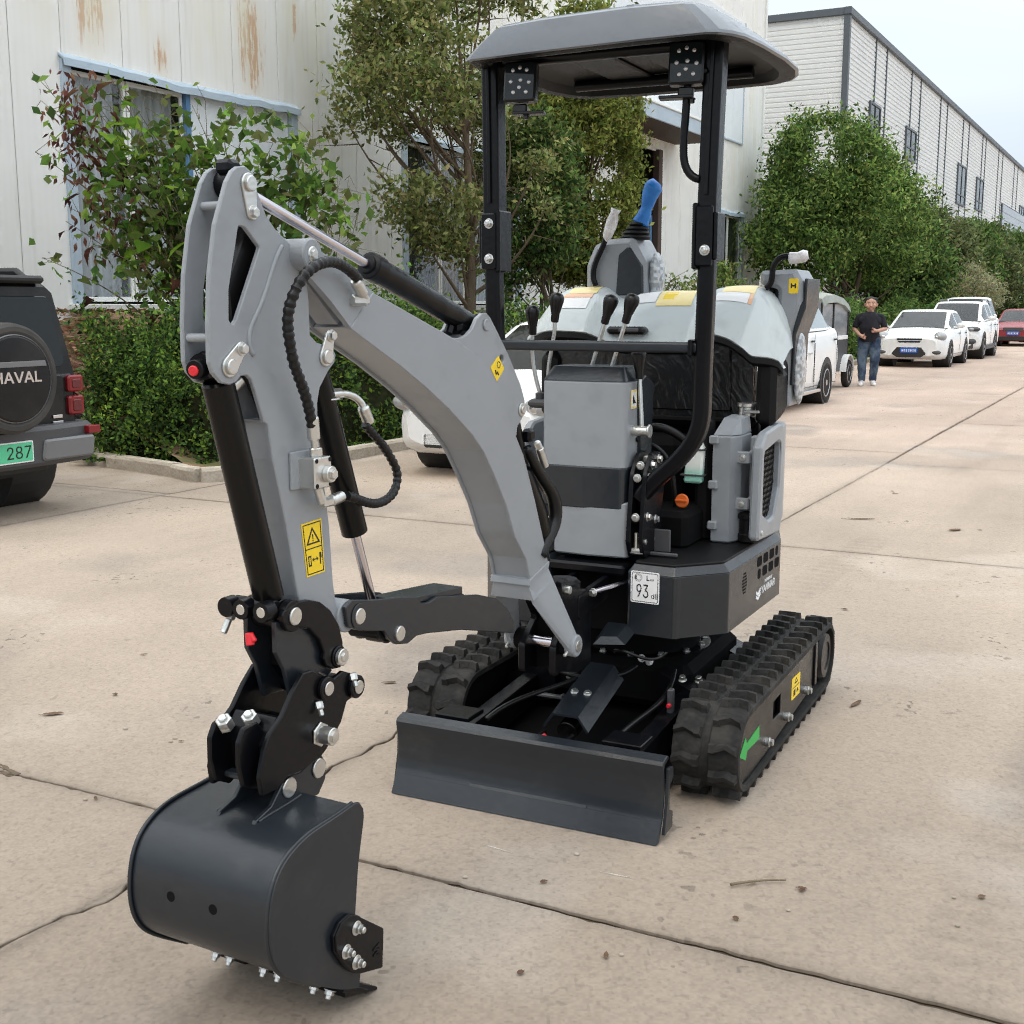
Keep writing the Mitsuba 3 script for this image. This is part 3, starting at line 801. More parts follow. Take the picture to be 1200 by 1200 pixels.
def frontplate(fr, k, x, y, z, w, h, mat, name, b=0.01, tilt=0.0, poly=None):
    P = poly if poly is not None else rounded([(-w / 2, -h / 2), (w / 2, -h / 2), (w / 2, h / 2), (-w / 2, h / 2)], min(w, h) * 0.25)
    m = plate(P, -0.03, 0.02, min(b, 0.3 * h))
    f = Frame([x, y, z], [0, 1, 0], [tilt, 0, 1], [-1, 0, 0])
    kk = put(k + '__' + name, fr(f(m)), mat)
    if name == 'number_plate':
        put(kk + '__characters', fr(f(cat(*[plate([(-w * 0.40 + i * w * 0.125, -h * 0.22), (-w * 0.40 + i * w * 0.125 + w * 0.07, -h * 0.22), (-w * 0.40 + i * w * 0.125 + w * 0.07, h * 0.22), (-w * 0.40 + i * w * 0.125, h * 0.22)], 0.0205, 0.022, 0, [[(-w * 0.40 + i * w * 0.125 + w * 0.02, -h * (0.12 if i % 2 else -0.02)), (-w * 0.40 + i * w * 0.125 + w * 0.02, h * 0.12), (-w * 0.40 + i * w * 0.125 + w * 0.05, h * 0.12), (-w * 0.40 + i * w * 0.125 + w * 0.05, -h * (0.12 if i % 2 else -0.02))]]) for i in range(7)]))), 'mat_print_white')
        labels[kk + '__characters'] = {'kind': 'stuff'}
    return kk


# white saloon parked behind the machine
fr = ROAD.sub([6.95, -3.12, 0], [1, 0, 0], [0, 1, 0], [0, 0, 1])
sedan = make_car('parked_car', 'white saloon car parked nose-on directly behind the boom, rear hidden by the machine', 'car', fr, 4.65, 0.90, 1.47, 0.96, 0.95, 0.74, 'mat_car_white', 'mat_car_glass',
                 1.35, 2.15, 3.35, 4.05, (0.85, 3.5), 0.315, deck=1.02, group='cars parked along the kerb', windows=[(1.4, 2.35), (2.43, 3.3)])
for sd in (1, -1):
    put(sedan + '__headlight', fr(ell((0.15, sd * 0.70, 0.70), (0.17, 0.20, 0.095))), 'mat_lamp_clear', smooth=True)
    put(sedan + '__headlight_lens', fr(ell((0.015, sd * 0.66, 0.70), (0.05, 0.055, 0.055))), 'mat_chrome_trim', smooth=True)
    put(sedan + '__fog_light', fr(ell((0.085, sd * 0.62, 0.40), (0.06, 0.10, 0.05))), 'mat_black_plastic', smooth=True)
frontplate(fr, sedan, 0.03, 0, 0.66, 0.80, 0.13, 'mat_black_plastic', 'grille')
frontplate(fr, sedan, 0.02, 0, 0.36, 1.0, 0.14, 'mat_black_plastic', 'lower_grille')
frontplate(fr, sedan, 0.0, 0, 0.50, 0.44, 0.14, 'mat_plate_blue', 'number_plate')

# white people carrier, seen past the right of the machine
fr = ROAD.sub([13.1, -3.42, 0], [1, 0, 0], [0, 1, 0], [0, 0, 1])
mpv = make_car('parked_car', 'white people carrier with large side windows, parked behind the right side of the machine', 'car', fr, 5.6, 0.93, 1.80, 1.18, 1.05, 0.82, 'mat_car_white', 'mat_car_glass',
               1.2, 2.2, 4.75, 5.42, (0.95, 4.62), 0.34, deck=1.24, group='cars parked along the kerb', side_glass='mat_pale_glass', windows=[(1.5, 2.5), (2.6, 3.75), (3.87, 5.25)])
put(mpv + '__rear_light', fr(ell((5.42, 0.76, 1.0), (0.07, 0.10, 0.2))), 'mat_lamp_red', smooth=True)
put(mpv + '__door_seam', fr(cat(*[rbox((x, 0.932, 0.66), (0.008, 0.006, 0.7), 0.001) for x in (2.55, 3.82)])), 'mat_black_plastic')
put(mpv + '__side_skirt', fr(rbox((2.8, 0.925, 0.24), (2.9, 0.03, 0.06), 0.01)), 'mat_chrome_trim')
for x in (2.3, 3.5):
    put(mpv + '__door_handle', fr(rbox((x, 0.945, 0.86), (0.16, 0.03, 0.03), 0.008)), 'mat_chrome_trim')

# white hatchback facing the camera
fr = ROAD.sub([30.55, -3.48, 0], [1, 0, 0], [0, 1, 0], [0, 0, 1])
hatch = make_car('parked_car', 'white hatchback with a blue number plate parked nose-on beside the walking man', 'car', fr, 4.35, 0.92, 1.50, 1.0, 1.0, 0.83, 'mat_car_white', 'mat_car_glass',
                 1.30, 2.1, 3.55, 4.2, (0.88, 3.52), 0.32, deck=1.0, group='cars parked along the kerb', windows=[(1.4, 2.35), (2.43, 3.5)])
for sd in (1, -1):
    hl = trimesh.Trimesh(ell((0, 0, 0), (0.24, 0.16, 0.13)).vertices, ell((0, 0, 0), (1, 1, 1)).faces, process=False)
    hl.apply_translation((0.25, sd * 0.73, 0.80))
    put(hatch + '__headlight', fr(hl), 'mat_lamp_clear', smooth=True)
    put(hatch + '__headlight_lens', fr(ell((0.06, sd * 0.68, 0.79), (0.05, 0.07, 0.05))), 'mat_rim', smooth=True)
    put(hatch + '__fog_light', fr(ell((0.035, sd * 0.68, 0.40), (0.06, 0.12, 0.055))), 'mat_grey_plastic', smooth=True)
frontplate(fr, hatch, 0.0, 0, 0.70, 0.62, 0.10, 'mat_black_plastic', 'grille', poly=rounded([(-0.26, -0.05), (0.26, -0.05), (0.34, 0.06), (-0.34, 0.06)], 0.02))
frontplate(fr, hatch, -0.015, 0, 0.70, 0.60, 0.02, 'mat_chrome_trim', 'grille_bar')
frontplate(fr, hatch, -0.005, 0, 0.40, 0.9, 0.24, 'mat_black_plastic', 'lower_grille', poly=rounded([(-0.30, -0.13), (0.30, -0.13), (0.44, -0.04), (0.30, 0.13), (-0.30, 0.13), (-0.44, -0.04)], 0.03))
frontplate(fr, hatch, -0.02, 0, 0.45, 0.44, 0.14, 'mat_plate_blue', 'number_plate')
put(hatch + '__aerial', fr(rod((2.4, 0, 1.46), (2.62, 0, 1.60), 0.006, 6)), 'mat_black_plastic')

# white suv behind the hatchback
fr = ROAD.sub([36.35, -3.42, 0], [1, 0, 0], [0, 1, 0], [0, 0, 1])
suv2 = make_car('parked_car', 'white off-road style car with grey lower bumper and roof rails behind the white hatchback', 'car', fr, 4.65, 0.95, 1.74, 1.14, 1.12, 0.92, 'mat_car_white', 'mat_car_glass',
                1.25, 2.0, 4.0, 4.5, (0.9, 3.6), 0.37, deck=1.12, group='cars parked along the kerb', roofrail=True, windows=[(1.4, 2.35), (2.45, 3.35), (3.45, 4.0)], zb=0.27)
for sd in (1, -1):
    put(suv2 + '__headlight', fr(ell((0.15, sd * 0.70, 0.90), (0.17, 0.22, 0.08))), 'mat_grey_plastic', smooth=True)
    put(suv2 + '__headlight_lens', fr(ell((0.015, sd * 0.68, 0.90), (0.05, 0.09, 0.045))), 'mat_lamp_clear', smooth=True)
    put(suv2 + '__fog_light', fr(ell((0.04, sd * 0.68, 0.54), (0.08, 0.15, 0.09))), 'mat_grey_plastic', smooth=True)
frontplate(fr, suv2, 0.03, 0, 0.40, 1.5, 0.16, 'mat_grey_plastic', 'lower_bumper')
frontplate(fr, suv2, 0.02, 0, 0.84, 0.8, 0.2, 'mat_black_plastic', 'grille')
put(suv2 + '__side_cladding', fr(rbox((2.25, 0.945, 0.34), (1.9, 0.05, 0.14), 0.02)), 'mat_grey_plastic')

# another white car whose roof shows over the hatchback
fr = ROAD.sub([43.5, -4.2, 0], [1, 0, 0], [0, 1, 0], [0, 0, 1])
car4 = make_car('parked_car', 'pale car of which only the roof shows above the white hatchback', 'car', fr, 4.6, 0.93, 1.92, 1.15, 1.1, 0.85, 'mat_car_white', 'mat_car_glass', 1.25, 2.0, 3.9, 4.45, (0.9, 3.6), 0.35, group='cars parked along the kerb')

# red saloon
fr = ROAD.sub([49.6, -2.95, 0], [1, 0, 0], [0, 1, 0], [0, 0, 1])
red = make_car('parked_car', 'dark red saloon car with a blue number plate at the right edge of the view', 'car', fr, 4.5, 0.90, 1.47, 0.96, 0.95, 0.74, 'mat_car_red', 'mat_car_glass', 1.30, 2.1, 3.3, 4.0, (0.85, 3.5), 0.315, deck=1.0, group='cars parked along the kerb')
for sd in (1, -1):
    put(red + '__headlight', fr(ell((0.16, sd * 0.72, 0.68), (0.2, 0.16, 0.13))), 'mat_lamp_clear', smooth=True)
frontplate(fr, red, -0.005, 0, 0.68, 0.75, 0.14, 'mat_grey_plastic', 'grille')
frontplate(fr, red, 0.0, 0, 0.32, 1.3, 0.16, 'mat_black_plastic', 'lower_grille')
frontplate(fr, red, -0.025, 0, 0.52, 0.46, 0.15, 'mat_plate_blue', 'number_plate')
fr = ROAD.sub([56.0, -2.5, 0], [1, 0, 0], [0, 1, 0], [0, 0, 1])
car6 = make_car('parked_car', 'white car half hidden behind the dark red saloon', 'car', fr, 4.6, 0.93, 1.80, 1.05, 1.05, 0.85, 'mat_car_white', 'mat_car_glass', 1.25, 2.0, 3.9, 4.45, (0.9, 3.6), 0.35, group='cars parked along the kerb')

# covered cargo tricycle behind the people carrier
fr = ROAD.sub([20.6, -3.72, 0], [1, 0, 0], [0, 1, 0], [0, 0, 1])
tri = thing('cargo_tricycle', 'small cargo tricycle under a grey-green weather cover with a white rear mudguard', 'tricycle')
principled('mat_cover', proc(lambda p, n, uv: mix((0.20, 0.225, 0.20), (0.34, 0.36, 0.33), fbm(p.x * 5, p.y * 5, p.z * 5, 4))), 0.7)
principled('mat_vinyl', proc(lambda p, n, uv: mix((0.13, 0.14, 0.15), (0.34, 0.36, 0.38), fbm(p.x * 3, p.y * 3, p.z * 9, 4))), 0.25)
roof = sweep([(-0.5, 0, 1.72), (-0.2, 0, 1.78), (0.5, 0, 1.80), (1.2, 0, 1.74), (1.75, 0, 1.6)], [(-0.56, -0.14), (0.56, -0.14), (0.52, 0.0), (0.3, 0.05), (-0.3, 0.05), (-0.52, 0.0)], [0, 0, 1])
put(tri + '__cover_roof', fr(roof), 'mat_cover', smooth=35)
for x0, x1 in ((-0.45, 0.42), (0.48, 1.66)):
    for sd in (1, -1):
        put(tri + '__clear_side', fr(rbox(((x0 + x1) / 2, sd * 0.50, 1.32), (x1 - x0, 0.012, 0.62), 0.004)), 'mat_vinyl')
        put(tri + '__side_panel', fr(rbox(((x0 + x1) / 2, sd * 0.52, 0.64), (x1 - x0, 0.02, 0.62), 0.01)), 'mat_grey_plastic')
put(tri + '__front_sheet', fr(rbox((-0.48, 0, 1.15), (0.02, 1.0, 1.1), 0.01)), 'mat_vinyl')
put(tri + '__body', fr(rbox((0.6, 0, 0.52), (2.1, 0.94, 0.36), 0.05)), 'mat_grey_plastic')
put(tri + '__frame', fr(cat(*[rod((x, sd * 0.515, 0.4), (x, sd * 0.515, 1.66), 0.02, 8) for x in (-0.47, 0.45, 1.68) for sd in (1, -1)])), 'mat_black_plastic')
put(tri + '__band', fr(rbox((0.6, 0.522, 0.98), (2.1, 0.03, 0.08), 0.01)), 'mat_print_white')
for sd in (1, -1):
    th_ = np.linspace(0.1, math.pi - 0.1, 14)
    put(tri + '__mudguard', fr(sweep(np.stack([1.45 + 0.36 * np.cos(th_), 0 * th_ + sd * 0.56, 0.28 + 0.36 * np.sin(th_)], -1), [(-0.09, -0.012), (0.09, -0.012), (0.09, 0.012), (-0.09, 0.012)], [0, 0.02, 1.0])), 'mat_car_white', smooth=40)
    wheel(fr, tri, (1.45, sd * 0.64, 0.27), 0.27, 0.12, sd, 6)
wheel(fr, tri, (-0.75, 0.05, 0.26), 0.26, 0.10, 1, 6)
put(tri + '__fork', fr(cat(rod((-0.75, 0, 0.26), (-0.42, 0, 1.05), 0.03, 10), rod((-0.42, -0.32, 1.05), (-0.42, 0.32, 1.05), 0.018, 8))), 'mat_black_plastic')

# ------------------------------------------------ dark off-road car with the spare wheel, rear end towards us
hz = math.radians(-62)
hd = np.array([math.sin(hz), math.cos(hz), 0])        # its forward direction
hr = np.array([math.cos(hz), -math.sin(hz), 0])       # to its right
HV = Frame(np.array([-3.86, 9.0, 0]), hd, hr, [0, 0, 1])   # x = forward from the rear face, y right, z up
suv = thing('off_road_car', 'dark grey boxy off-road car seen from behind, spare wheel on its tailgate', 'car')
P = [(0.0, 0.52), (0.0, 0.96), (0.02, 1.08), (0.09, 1.72), (0.16, 1.77), (2.2, 1.80), (2.5, 1.74), (3.0, 1.16), (4.2, 1.06), (4.36, 0.9), (4.36, 0.42), (0.1, 0.42)]
Pb = np.array([(0.0, 0.52), (0.0, 1.06), (0.06, 1.09), (2.9, 1.12), (4.2, 1.04), (4.36, 0.9), (4.36, 0.42), (0.1, 0.42)])
side = Frame([0, 0, 0], [1, 0, 0], [0, 0, 1], [0, -1, 0])
put(suv + '__body', HV(side(plate(rounded(Pb, 0.04), -0.90, 0.90, 0.07))), 'mat_car_dark', smooth=30)
cabv = []
for (x, z) in ((0.03, 1.06), (0.10, 1.74), (0.16, 1.79), (2.25, 1.81), (2.6, 1.70), (3.0, 1.08)):
    hwid = 0.88 - (z - 1.06) * 0.17
    if z > 1.69:
        cabv += [(x, hwid, z - 0.045), (x, -hwid, z - 0.045), (x, hwid - 0.07, z), (x, -hwid + 0.07, z)]
    else:
        cabv += [(x, hwid, z), (x, -hwid, z)]
put(suv + '__cabin', HV(trimesh.convex.convex_hull(np.array(cabv))), 'mat_car_dark', smooth=20)
RF = Frame([0.0, 0, 0], [0, 1, 0], [0.105, 0, 1], [-1, 0, 0])
put(suv + '__rear_window', HV(Frame([-0.03, 0, 1.10], [0, 1, 0], [0.105, 0, 1], [-1, 0, 0])(plate(rounded([(-0.74, 0.03), (0.74, 0.03), (0.67, 0.57), (-0.67, 0.57)], 0.06), -0.055, 0.012, 0.006))), 'mat_car_glass')
put(suv + '__roof_rack', HV(cat(tube([(0.15, 0.62, 1.76), (0.30, 0.62, 1.86), (2.0, 0.62, 1.88), (2.2, 0.62, 1.79)], 0.028, 8), tube([(0.15, -0.62, 1.76), (0.30, -0.62, 1.86), (2.0, -0.62, 1.88), (2.2, -0.62, 1.79)], 0.028, 8))), 'mat_black_plastic')
put(suv + '__roof_spoiler', HV(plate(rounded([(0.02, -0.66), (0.34, -0.66), (0.34, 0.66), (0.02, 0.66)], 0.06), 1.765, 1.825, 0.02)), 'mat_car_dark')
put(suv + '__tailgate', HV(Frame([0, 0, 0], [0, 1, 0], [0, 0, 1], [-1, 0, 0])(plate(rounded([(-0.70, 0.66), (0.70, 0.66), (0.72, 1.07), (-0.72, 1.07)], 0.04), -0.01, 0.03, 0.01))), 'mat_car_dark')
put(suv + '__bumper', HV(Frame([0, 0, 0], [0, 1, 0], [1, 0, 0], [0, 0, 1])(plate(smoothpoly([(-0.98, 0.5), (-0.98, 0.02), (-0.86, -0.18), (0.86, -0.18), (0.98, 0.02), (0.98, 0.5)], 2), 0.40, 0.70, 0.03))), 'mat_grey_plastic', smooth=30)
principled('mat_bumper_skid', (0.17, 0.17, 0.175), 0.4, metallic=0.2)
put(suv + '__bumper_lower', HV(Frame([0, 0, 0], [0, 1, 0], [0, 0, 1], [-1, 0, 0])(plate(rounded([(0.33, 0.44), (0.83, 0.44), (0.86, 0.60), (0.36, 0.60)], 0.03), 0.10, 0.20, 0.015))), 'mat_bumper_skid')
SP = np.array([-0.32, 0.0, 1.08])
principled('mat_spare_tyre', proc(lambda p, n, uv: mix((0.035, 0.034, 0.033), (0.085, 0.08, 0.075), fbm(p.x * 6, p.y * 6, p.z * 6, 4))), 0.8, specular=0.2)
spw = num(suv + '__spare_wheel')
rs = 0.40
put(spw, HV(lathe([(rs * 0.4, -0.22), (rs * 0.96, -0.20), (rs, -0.17), (rs, -0.03), (rs * 0.985, 0.0), (rs * 0.93, 0.025), (rs * 0.85, 0.03), (rs * 0.78, 0.012), (rs * 0.3, 0.012)], SP, SP + np.array([-1, 0, 0.0]), 64)), 'mat_spare_tyre', smooth=30)
put(spw + '__cover', HV(lathe([(rs * 0.775, 0.0), (rs * 0.77, 0.03), (rs * 0.74, 0.038), (rs * 0.3, 0.046)], SP, SP + np.array([-1, 0, 0.0]), 64)), 'mat_car_dark', smooth=25)
put(spw + '__cover_ring', HV(lathe([(rs * 0.80, 0.0), (rs * 0.795, 0.028), (rs * 0.78, 0.034), (rs * 0.77, 0.02)], SP, SP + np.array([-1, 0, 0.0]), 64)), 'mat_bumper_skid', smooth=25)
CF = Frame(SP + np.array([-0.0475, 0, 0]), [0, 1, 0], [0, 0, 1], [-1, 0, 0])
put(spw + '__trim_bar', HV(CF(plate([(-0.28, 0.085), (0.262, 0.085), (0.25, 0.125), (-0.27, 0.125)], -0.008, 0.006, 0.002))), 'mat_bumper_skid')
tm = meshkit.text_mesh('HAVAL', 0.075, 0.006, True)
tm.apply_scale([1.25, 1, 1])
tm.apply_translation([-(tm.bounds[0, 0] + tm.bounds[1, 0]) / 2, -0.025, -0.002])
put(spw + '__lettering', HV(CF(tm)), 'mat_chrome_trim')
put(suv + '__spare_carrier', HV(rod((0.02, 0, 1.08), (-0.2, 0, 1.08), 0.12, 16)), 'mat_black_plastic')
LFm = Frame([0.0, 0, 0], [0, 1, 0], [0, 0, 1], [-1, 0, 0])
for sd in (1, -1):
    for z0, z1, mt in ((0.75, 0.90, 'mat_lamp_red'), (0.93, 1.06, 'mat_lamp_red')):
        lk = num(suv + '__tail_light')
        y0, y1 = sd * 0.76, sd * 0.915
        put(lk, HV(LFm(plate(rounded([(min(y0, y1), z0), (max(y0, y1), z0), (max(y0, y1), z1), (min(y0, y1), z1)], 0.025), -0.15, 0.035, 0.012))), 'mat_lamp_red')
        put(lk + '__lens', HV(LFm(plate(rounded([(min(y0, y1) + 0.035, z0 + 0.03), (max(y0, y1) - 0.035, z0 + 0.03), (max(y0, y1) - 0.035, z1 - 0.03), (min(y0, y1) + 0.035, z1 - 0.03)], 0.015), 0.03, 0.043, 0.004))), 'mat_lamp_pink')
    put(suv + '__reflector', HV(LFm(plate(rounded([(sd * 0.86 - 0.06, 0.61), (sd * 0.86 + 0.06, 0.61), (sd * 0.86 + 0.06, 0.67), (sd * 0.86 - 0.06, 0.67)], 0.01), 0.02, 0.188, 0.004))), 'mat_lamp_red')
    wheel(HV, suv, (0.78, sd * 0.955, 0.37), 0.37, 0.25, sd, 6)
    wheel(HV, suv, (3.5, sd * 0.955, 0.37), 0.37, 0.25, sd, 6)
    for wx in (0.78, 3.5):
        put(suv + '__wheel_arch', HV(rod((wx, sd * 0.5, 0.40), (wx, sd * 0.93, 0.40), 0.45, 28)), 'mat_black_plastic')
put(suv + '__underbody', HV(rbox((2.1, 0, 0.40), (4.0, 1.3, 0.2), 0.03)), 'mat_black_plastic')
npk = num(suv + '__number_plate')
put(npk, HV(LFm(plate(rounded([(-0.24, 0.46), (0.24, 0.46), (0.24, 0.60), (-0.24, 0.60)], 0.012), 0.17, 0.196, 0.003))), 'mat_plate_green')
put(npk + '__rim', HV(LFm(plate(rounded([(-0.25, 0.45), (0.25, 0.45), (0.25, 0.61), (-0.25, 0.61)], 0.012), 0.17, 0.193, 0.003))), 'mat_print_white')
tm = meshkit.text_mesh('287', 0.09, 0.003)
tm.apply_translation([0.235 - tm.bounds[1, 0] - 0.012, 0.485, 0.195])
put(npk + '__characters', HV(LFm(tm)), 'mat_print_black')
put(suv + '__tailgate_badge', HV(LFm(cat(rbox((0.63, 0.70, 0.04), (0.10, 0.03, 0.012), 0.002), rbox((0.63, 0.75, 0.04), (0.09, 0.025, 0.012), 0.002)))), 'mat_chrome_trim')
# ---------------------------------------------------------------- the mini excavator
EA = math.radians(26.0)
EX = Frame([0.043, 3.673, 0], [math.cos(EA), -math.sin(EA), 0], [math.sin(EA), math.cos(EA), 0], [0, 0, 1])   # x right, y to its rear, z up
SW = math.radians(3.0)
ARM = EX.sub([-0.02, 0.28, 0], [-math.sin(SW), -math.cos(SW), 0], [0, 0, 1], [math.cos(SW), -math.sin(SW), 0])  # s forward, z up, a right
YZ = EX.sub([0, 0, 0], [0, 1, 0], [0, 0, 1], [1, 0, 0])      # y, z, x
XZ = EX.sub([0, 0, 0], [1, 0, 0], [0, 0, 1], [0, -1, 0])     # x, z, towards the front
XY = EX

def paint(base, amt):
    def f(p, n, uv):
        k = fbm(p.x * 5, p.y * 5, p.z * 5, 3)
        d = smoothstep(0.55, 0.8, fbm(p.x * 14 + 3, p.y * 14, p.z * 14, 4))
        dust = smoothstep(0.52, 0.78, fbm(p.x * 7 + 11, p.y * 7, p.z * 7, 4)) * (0.05 + 0.05 * noise(p.x * 150, p.y * 150, p.z * 150))
        return mix(mi.Color3f(base) * (1 - amt + 2 * amt * k) * (1 - 0.10 * d), (0.16, 0.145, 0.125), dust * smoothstep(1.5, 0.1, p.z))
    return proc(f)


peel = lambda p, n, uv: fbm(p.x * 55, p.y * 55, p.z * 55, 2)
bumped('mat_grey_paint', peel, 0.0006, paint((0.245, 0.262, 0.282), 0.06), proc(lambda p, n, uv: 0.26 + 0.16 * fbm(p.x * 11, p.y * 11, p.z * 11, 3)), specular=0.5, clearcoat=0.22, clearcoat_gloss=0.95)
bumped('mat_slate_paint', peel, 0.0007, paint((0.0118, 0.0155, 0.0205), 0.12), proc(lambda p, n, uv: 0.22 + 0.16 * fbm(p.x * 9, p.y * 9, p.z * 9, 3)), specular=0.45, clearcoat=0.3, clearcoat_gloss=0.95)
bumped('mat_canopy', peel, 0.0005, paint((0.120, 0.135, 0.155), 0.06), 0.25, specular=0.5, clearcoat=0.5, clearcoat_gloss=0.95)
bumped('mat_black_paint', peel, 0.0006, paint((0.0036, 0.0038, 0.0052), 0.15), proc(lambda p, n, uv: 0.20 + 0.14 * fbm(p.x * 9, p.y * 9, p.z * 9, 3)), specular=0.22)
bumped('mat_film', lambda p, n, uv: fbm(p.x * 16, p.y * 16, p.z * 5, 3), 0.0035, (0.003, 0.003, 0.0032), 0.26, eps=0.002, specular=0.24)
bumped('mat_foil', lambda p, n, uv: 1 - dr.abs(fbm(p.x * 30 + 4 * fbm(p.x * 9, p.y * 9, p.z * 9, 2), p.y * 30, p.z * 14 + p.x * 16, 3) * 2 - 1), 0.0035, (0.005, 0.005, 0.0055), 0.24, eps=0.002, specular=0.6)
principled('mat_soft_black', (0.0045, 0.0045, 0.005), 0.5, specular=0.2)
principled('mat_matt_black', (0.004, 0.004, 0.0045), 0.8, specular=0.12)


def rubber(p, n, uv):
    dust = smoothstep(0.45, 0.75, fbm(p.x * 12, p.y * 12, p.z * 12, 4))
    return mix((0.014, 0.014, 0.0145), (0.06, 0.055, 0.048), dust * 0.5 + 0.25 * noise(p.x * 90, p.y * 90, p.z * 90))


bumped('mat_rubber', lambda p, n, uv: fbm(p.x * 90, p.y * 90, p.z * 90, 3), 0.002, proc(rubber), 0.72, specular=0.25)
scene['mat_chrome'] = {'type': 'twosided', 'bsdf': {'type': 'roughconductor', 'material': 'Cr', 'alpha': 0.07}}
bumped('mat_zinc', lambda p, n, uv: noise(p.x * 160, p.y * 160, p.z * 160), 0.0006, (0.62, 0.62, 0.60), 0.28, metallic=0.9)
principled('mat_hose', proc(lambda p, n, uv: mix((0.003, 0.003, 0.0035), (0.009, 0.009, 0.01), noise(p.x * 200, p.y * 200, p.z * 200))), 0.35, specular=0.35)
principled('mat_yellow', (0.80, 0.56, 0.012), 0.4)
principled('mat_red', (0.62, 0.02, 0.03), 0.4)
principled('mat_green', (0.03, 0.36, 0.07), 0.5)
principled('mat_orange', (0.65, 0.13, 0.02), 0.4)
principled('mat_blue_wrap', proc(lambda p, n, uv: mix((0.005, 0.10, 0.42), (0.02, 0.22, 0.62), fbm(p.x * 30, p.y * 30, p.z * 30, 3))), 0.4)
principled('mat_bag', proc(lambda p, n, uv: mix((0.45, 0.42, 0.43), (0.8, 0.8, 0.8), fbm(p.x * 40, p.y * 40, p.z * 40, 3))), 0.2, specular=0.8)
principled('mat_bubble', proc(lambda p, n, uv: mix((0.22, 0.235, 0.25), (0.46, 0.48, 0.50), smoothstep(0.35, 0.7, noise(p.x * 75, p.y * 75, p.z * 75)))), 0.15, specular=0.9)
principled('mat_bottle', proc(lambda p, n, uv: mix((0.30, 0.62, 0.52), (0.80, 0.84, 0.80), smoothstep(0.98, 1.03, p.z))), 0.3)
principled('mat_hood_paint', paint((0.50, 0.545, 0.55), 0.03), 0.14, clearcoat=0.6, clearcoat_gloss=0.95)
principled('mat_pale_orange', (0.75, 0.45, 0.28), 0.35)
principled('mat_pale_yellow', (0.80, 0.66, 0.30), 0.3)
principled('mat_bezel', (0.006, 0.006, 0.0065), 0.3, specular=0.35)
principled('mat_led', (0.55, 0.55, 0.55), 0.15, metallic=0.5)

M = thing('mini_excavator', 'grey and black mini excavator with canopy, hydraulic thumb and bucket resting on the concrete yard', 'excavator')
GP, SPt, BP = 'mat_grey_paint', 'mat_slate_paint', 'mat_black_paint'


def ex(name, mesh, mat, smooth=30, fr=EX, parent=M, label=None):
    return put(parent + '__' + name, fr(mesh) if fr is not None else mesh, mat, smooth, label)


CX = -0.02
# ------------------------------------------------ crawler tracks
YF, YR, ZC, RB = 0.465, 1.685, 0.166, 0.142


def track_path(n_arc=18):
    t = np.linspace(math.pi / 2, 3 * math.pi / 2, n_arc)
    fr_ = np.stack([YF + np.cos(t), ZC + np.sin(t)], 1)
    pts, nor = [], []
    for a in t:
        pts.append((YF + RB * math.cos(a), ZC + RB * math.sin(a)))
        nor.append((math.cos(a), math.sin(a)))
    for y in np.linspace(YF, YR, 14)[1:-1]:
        pts.append((y, ZC - RB))
        nor.append((0, -1))
    for a in t + math.pi:
        pts.append((YR + RB * math.cos(a), ZC + RB * math.sin(a)))
        nor.append((math.cos(a), math.sin(a)))
    for y in np.linspace(YR, YF, 14)[1:-1]:
        pts.append((y, ZC + RB))
        nor.append((0, 1))
    return np.array(pts), np.array(nor)


def belt(xc, w):
    p, n = track_path()
    prof = [(-w / 2, -0.026), (w / 2, -0.026), (w / 2, -0.008), (w / 2 - 0.012, 0.0), (0.016, 0.0), (0.010, -0.006), (-0.010, -0.006), (-0.016, 0.0), (-w / 2 + 0.012, 0.0), (-w / 2, -0.008)]
    k, m = len(p), len(prof)
    V = np.zeros((k, m, 3))
    for j, (a, h) in enumerate(prof):
        V[:, j, 0] = xc + a
        V[:, j, 1:] = p + n * h
    i = np.arange(k)
    F = []
    for j in range(m):
        j2 = (j + 1) % m
        i2 = (i + 1) % k
        F += [np.stack([i * m + j, i2 * m + j, i2 * m + j2], 1), np.stack([i * m + j, i2 * m + j2, i * m + j2], 1)]
    return trimesh.Trimesh(V.reshape(-1, 3), np.vstack(F), process=False)


# one lug: lateral x from 0 (at the groove) outwards, along y, height z; chevron with a block at the groove end
def lug_mesh(sgn):
    def hexa(c, top, h=0.024):
        c, top = np.array(c, float), np.array(top, float)
        return trimesh.convex.convex_hull(np.vstack([np.column_stack([c, np.full(4, -0.004)]), np.column_stack([top, np.full(4, h)])]))
    a = hexa([(0.014, -0.028), (0.04, -0.028), (0.04, 0.026), (0.014, 0.026)], [(0.018, -0.018), (0.037, -0.018), (0.037, 0.016), (0.018, 0.016)], 0.023)
    b = hexa([(0.034, -0.024), (0.076, -0.004), (0.076, 0.038), (0.034, 0.022)], [(0.036, -0.015), (0.074, 0.006), (0.074, 0.028), (0.036, 0.012)])
    c = hexa([(0.072, -0.006), (0.108, -0.024), (0.108, 0.016), (0.072, 0.038)], [(0.072, 0.006), (0.105, -0.014), (0.105, 0.006), (0.072, 0.028)])
    m = cat(a, b, c)
    m.vertices[:, 1] *= 0.72
    m.vertices[:, 0] *= sgn
    if sgn < 0:
        m.invert()
    return m


LUG = {s: mikit.ply(lug_mesh(s), 'mat_rubber', smooth=False) for s in (1, -1)}


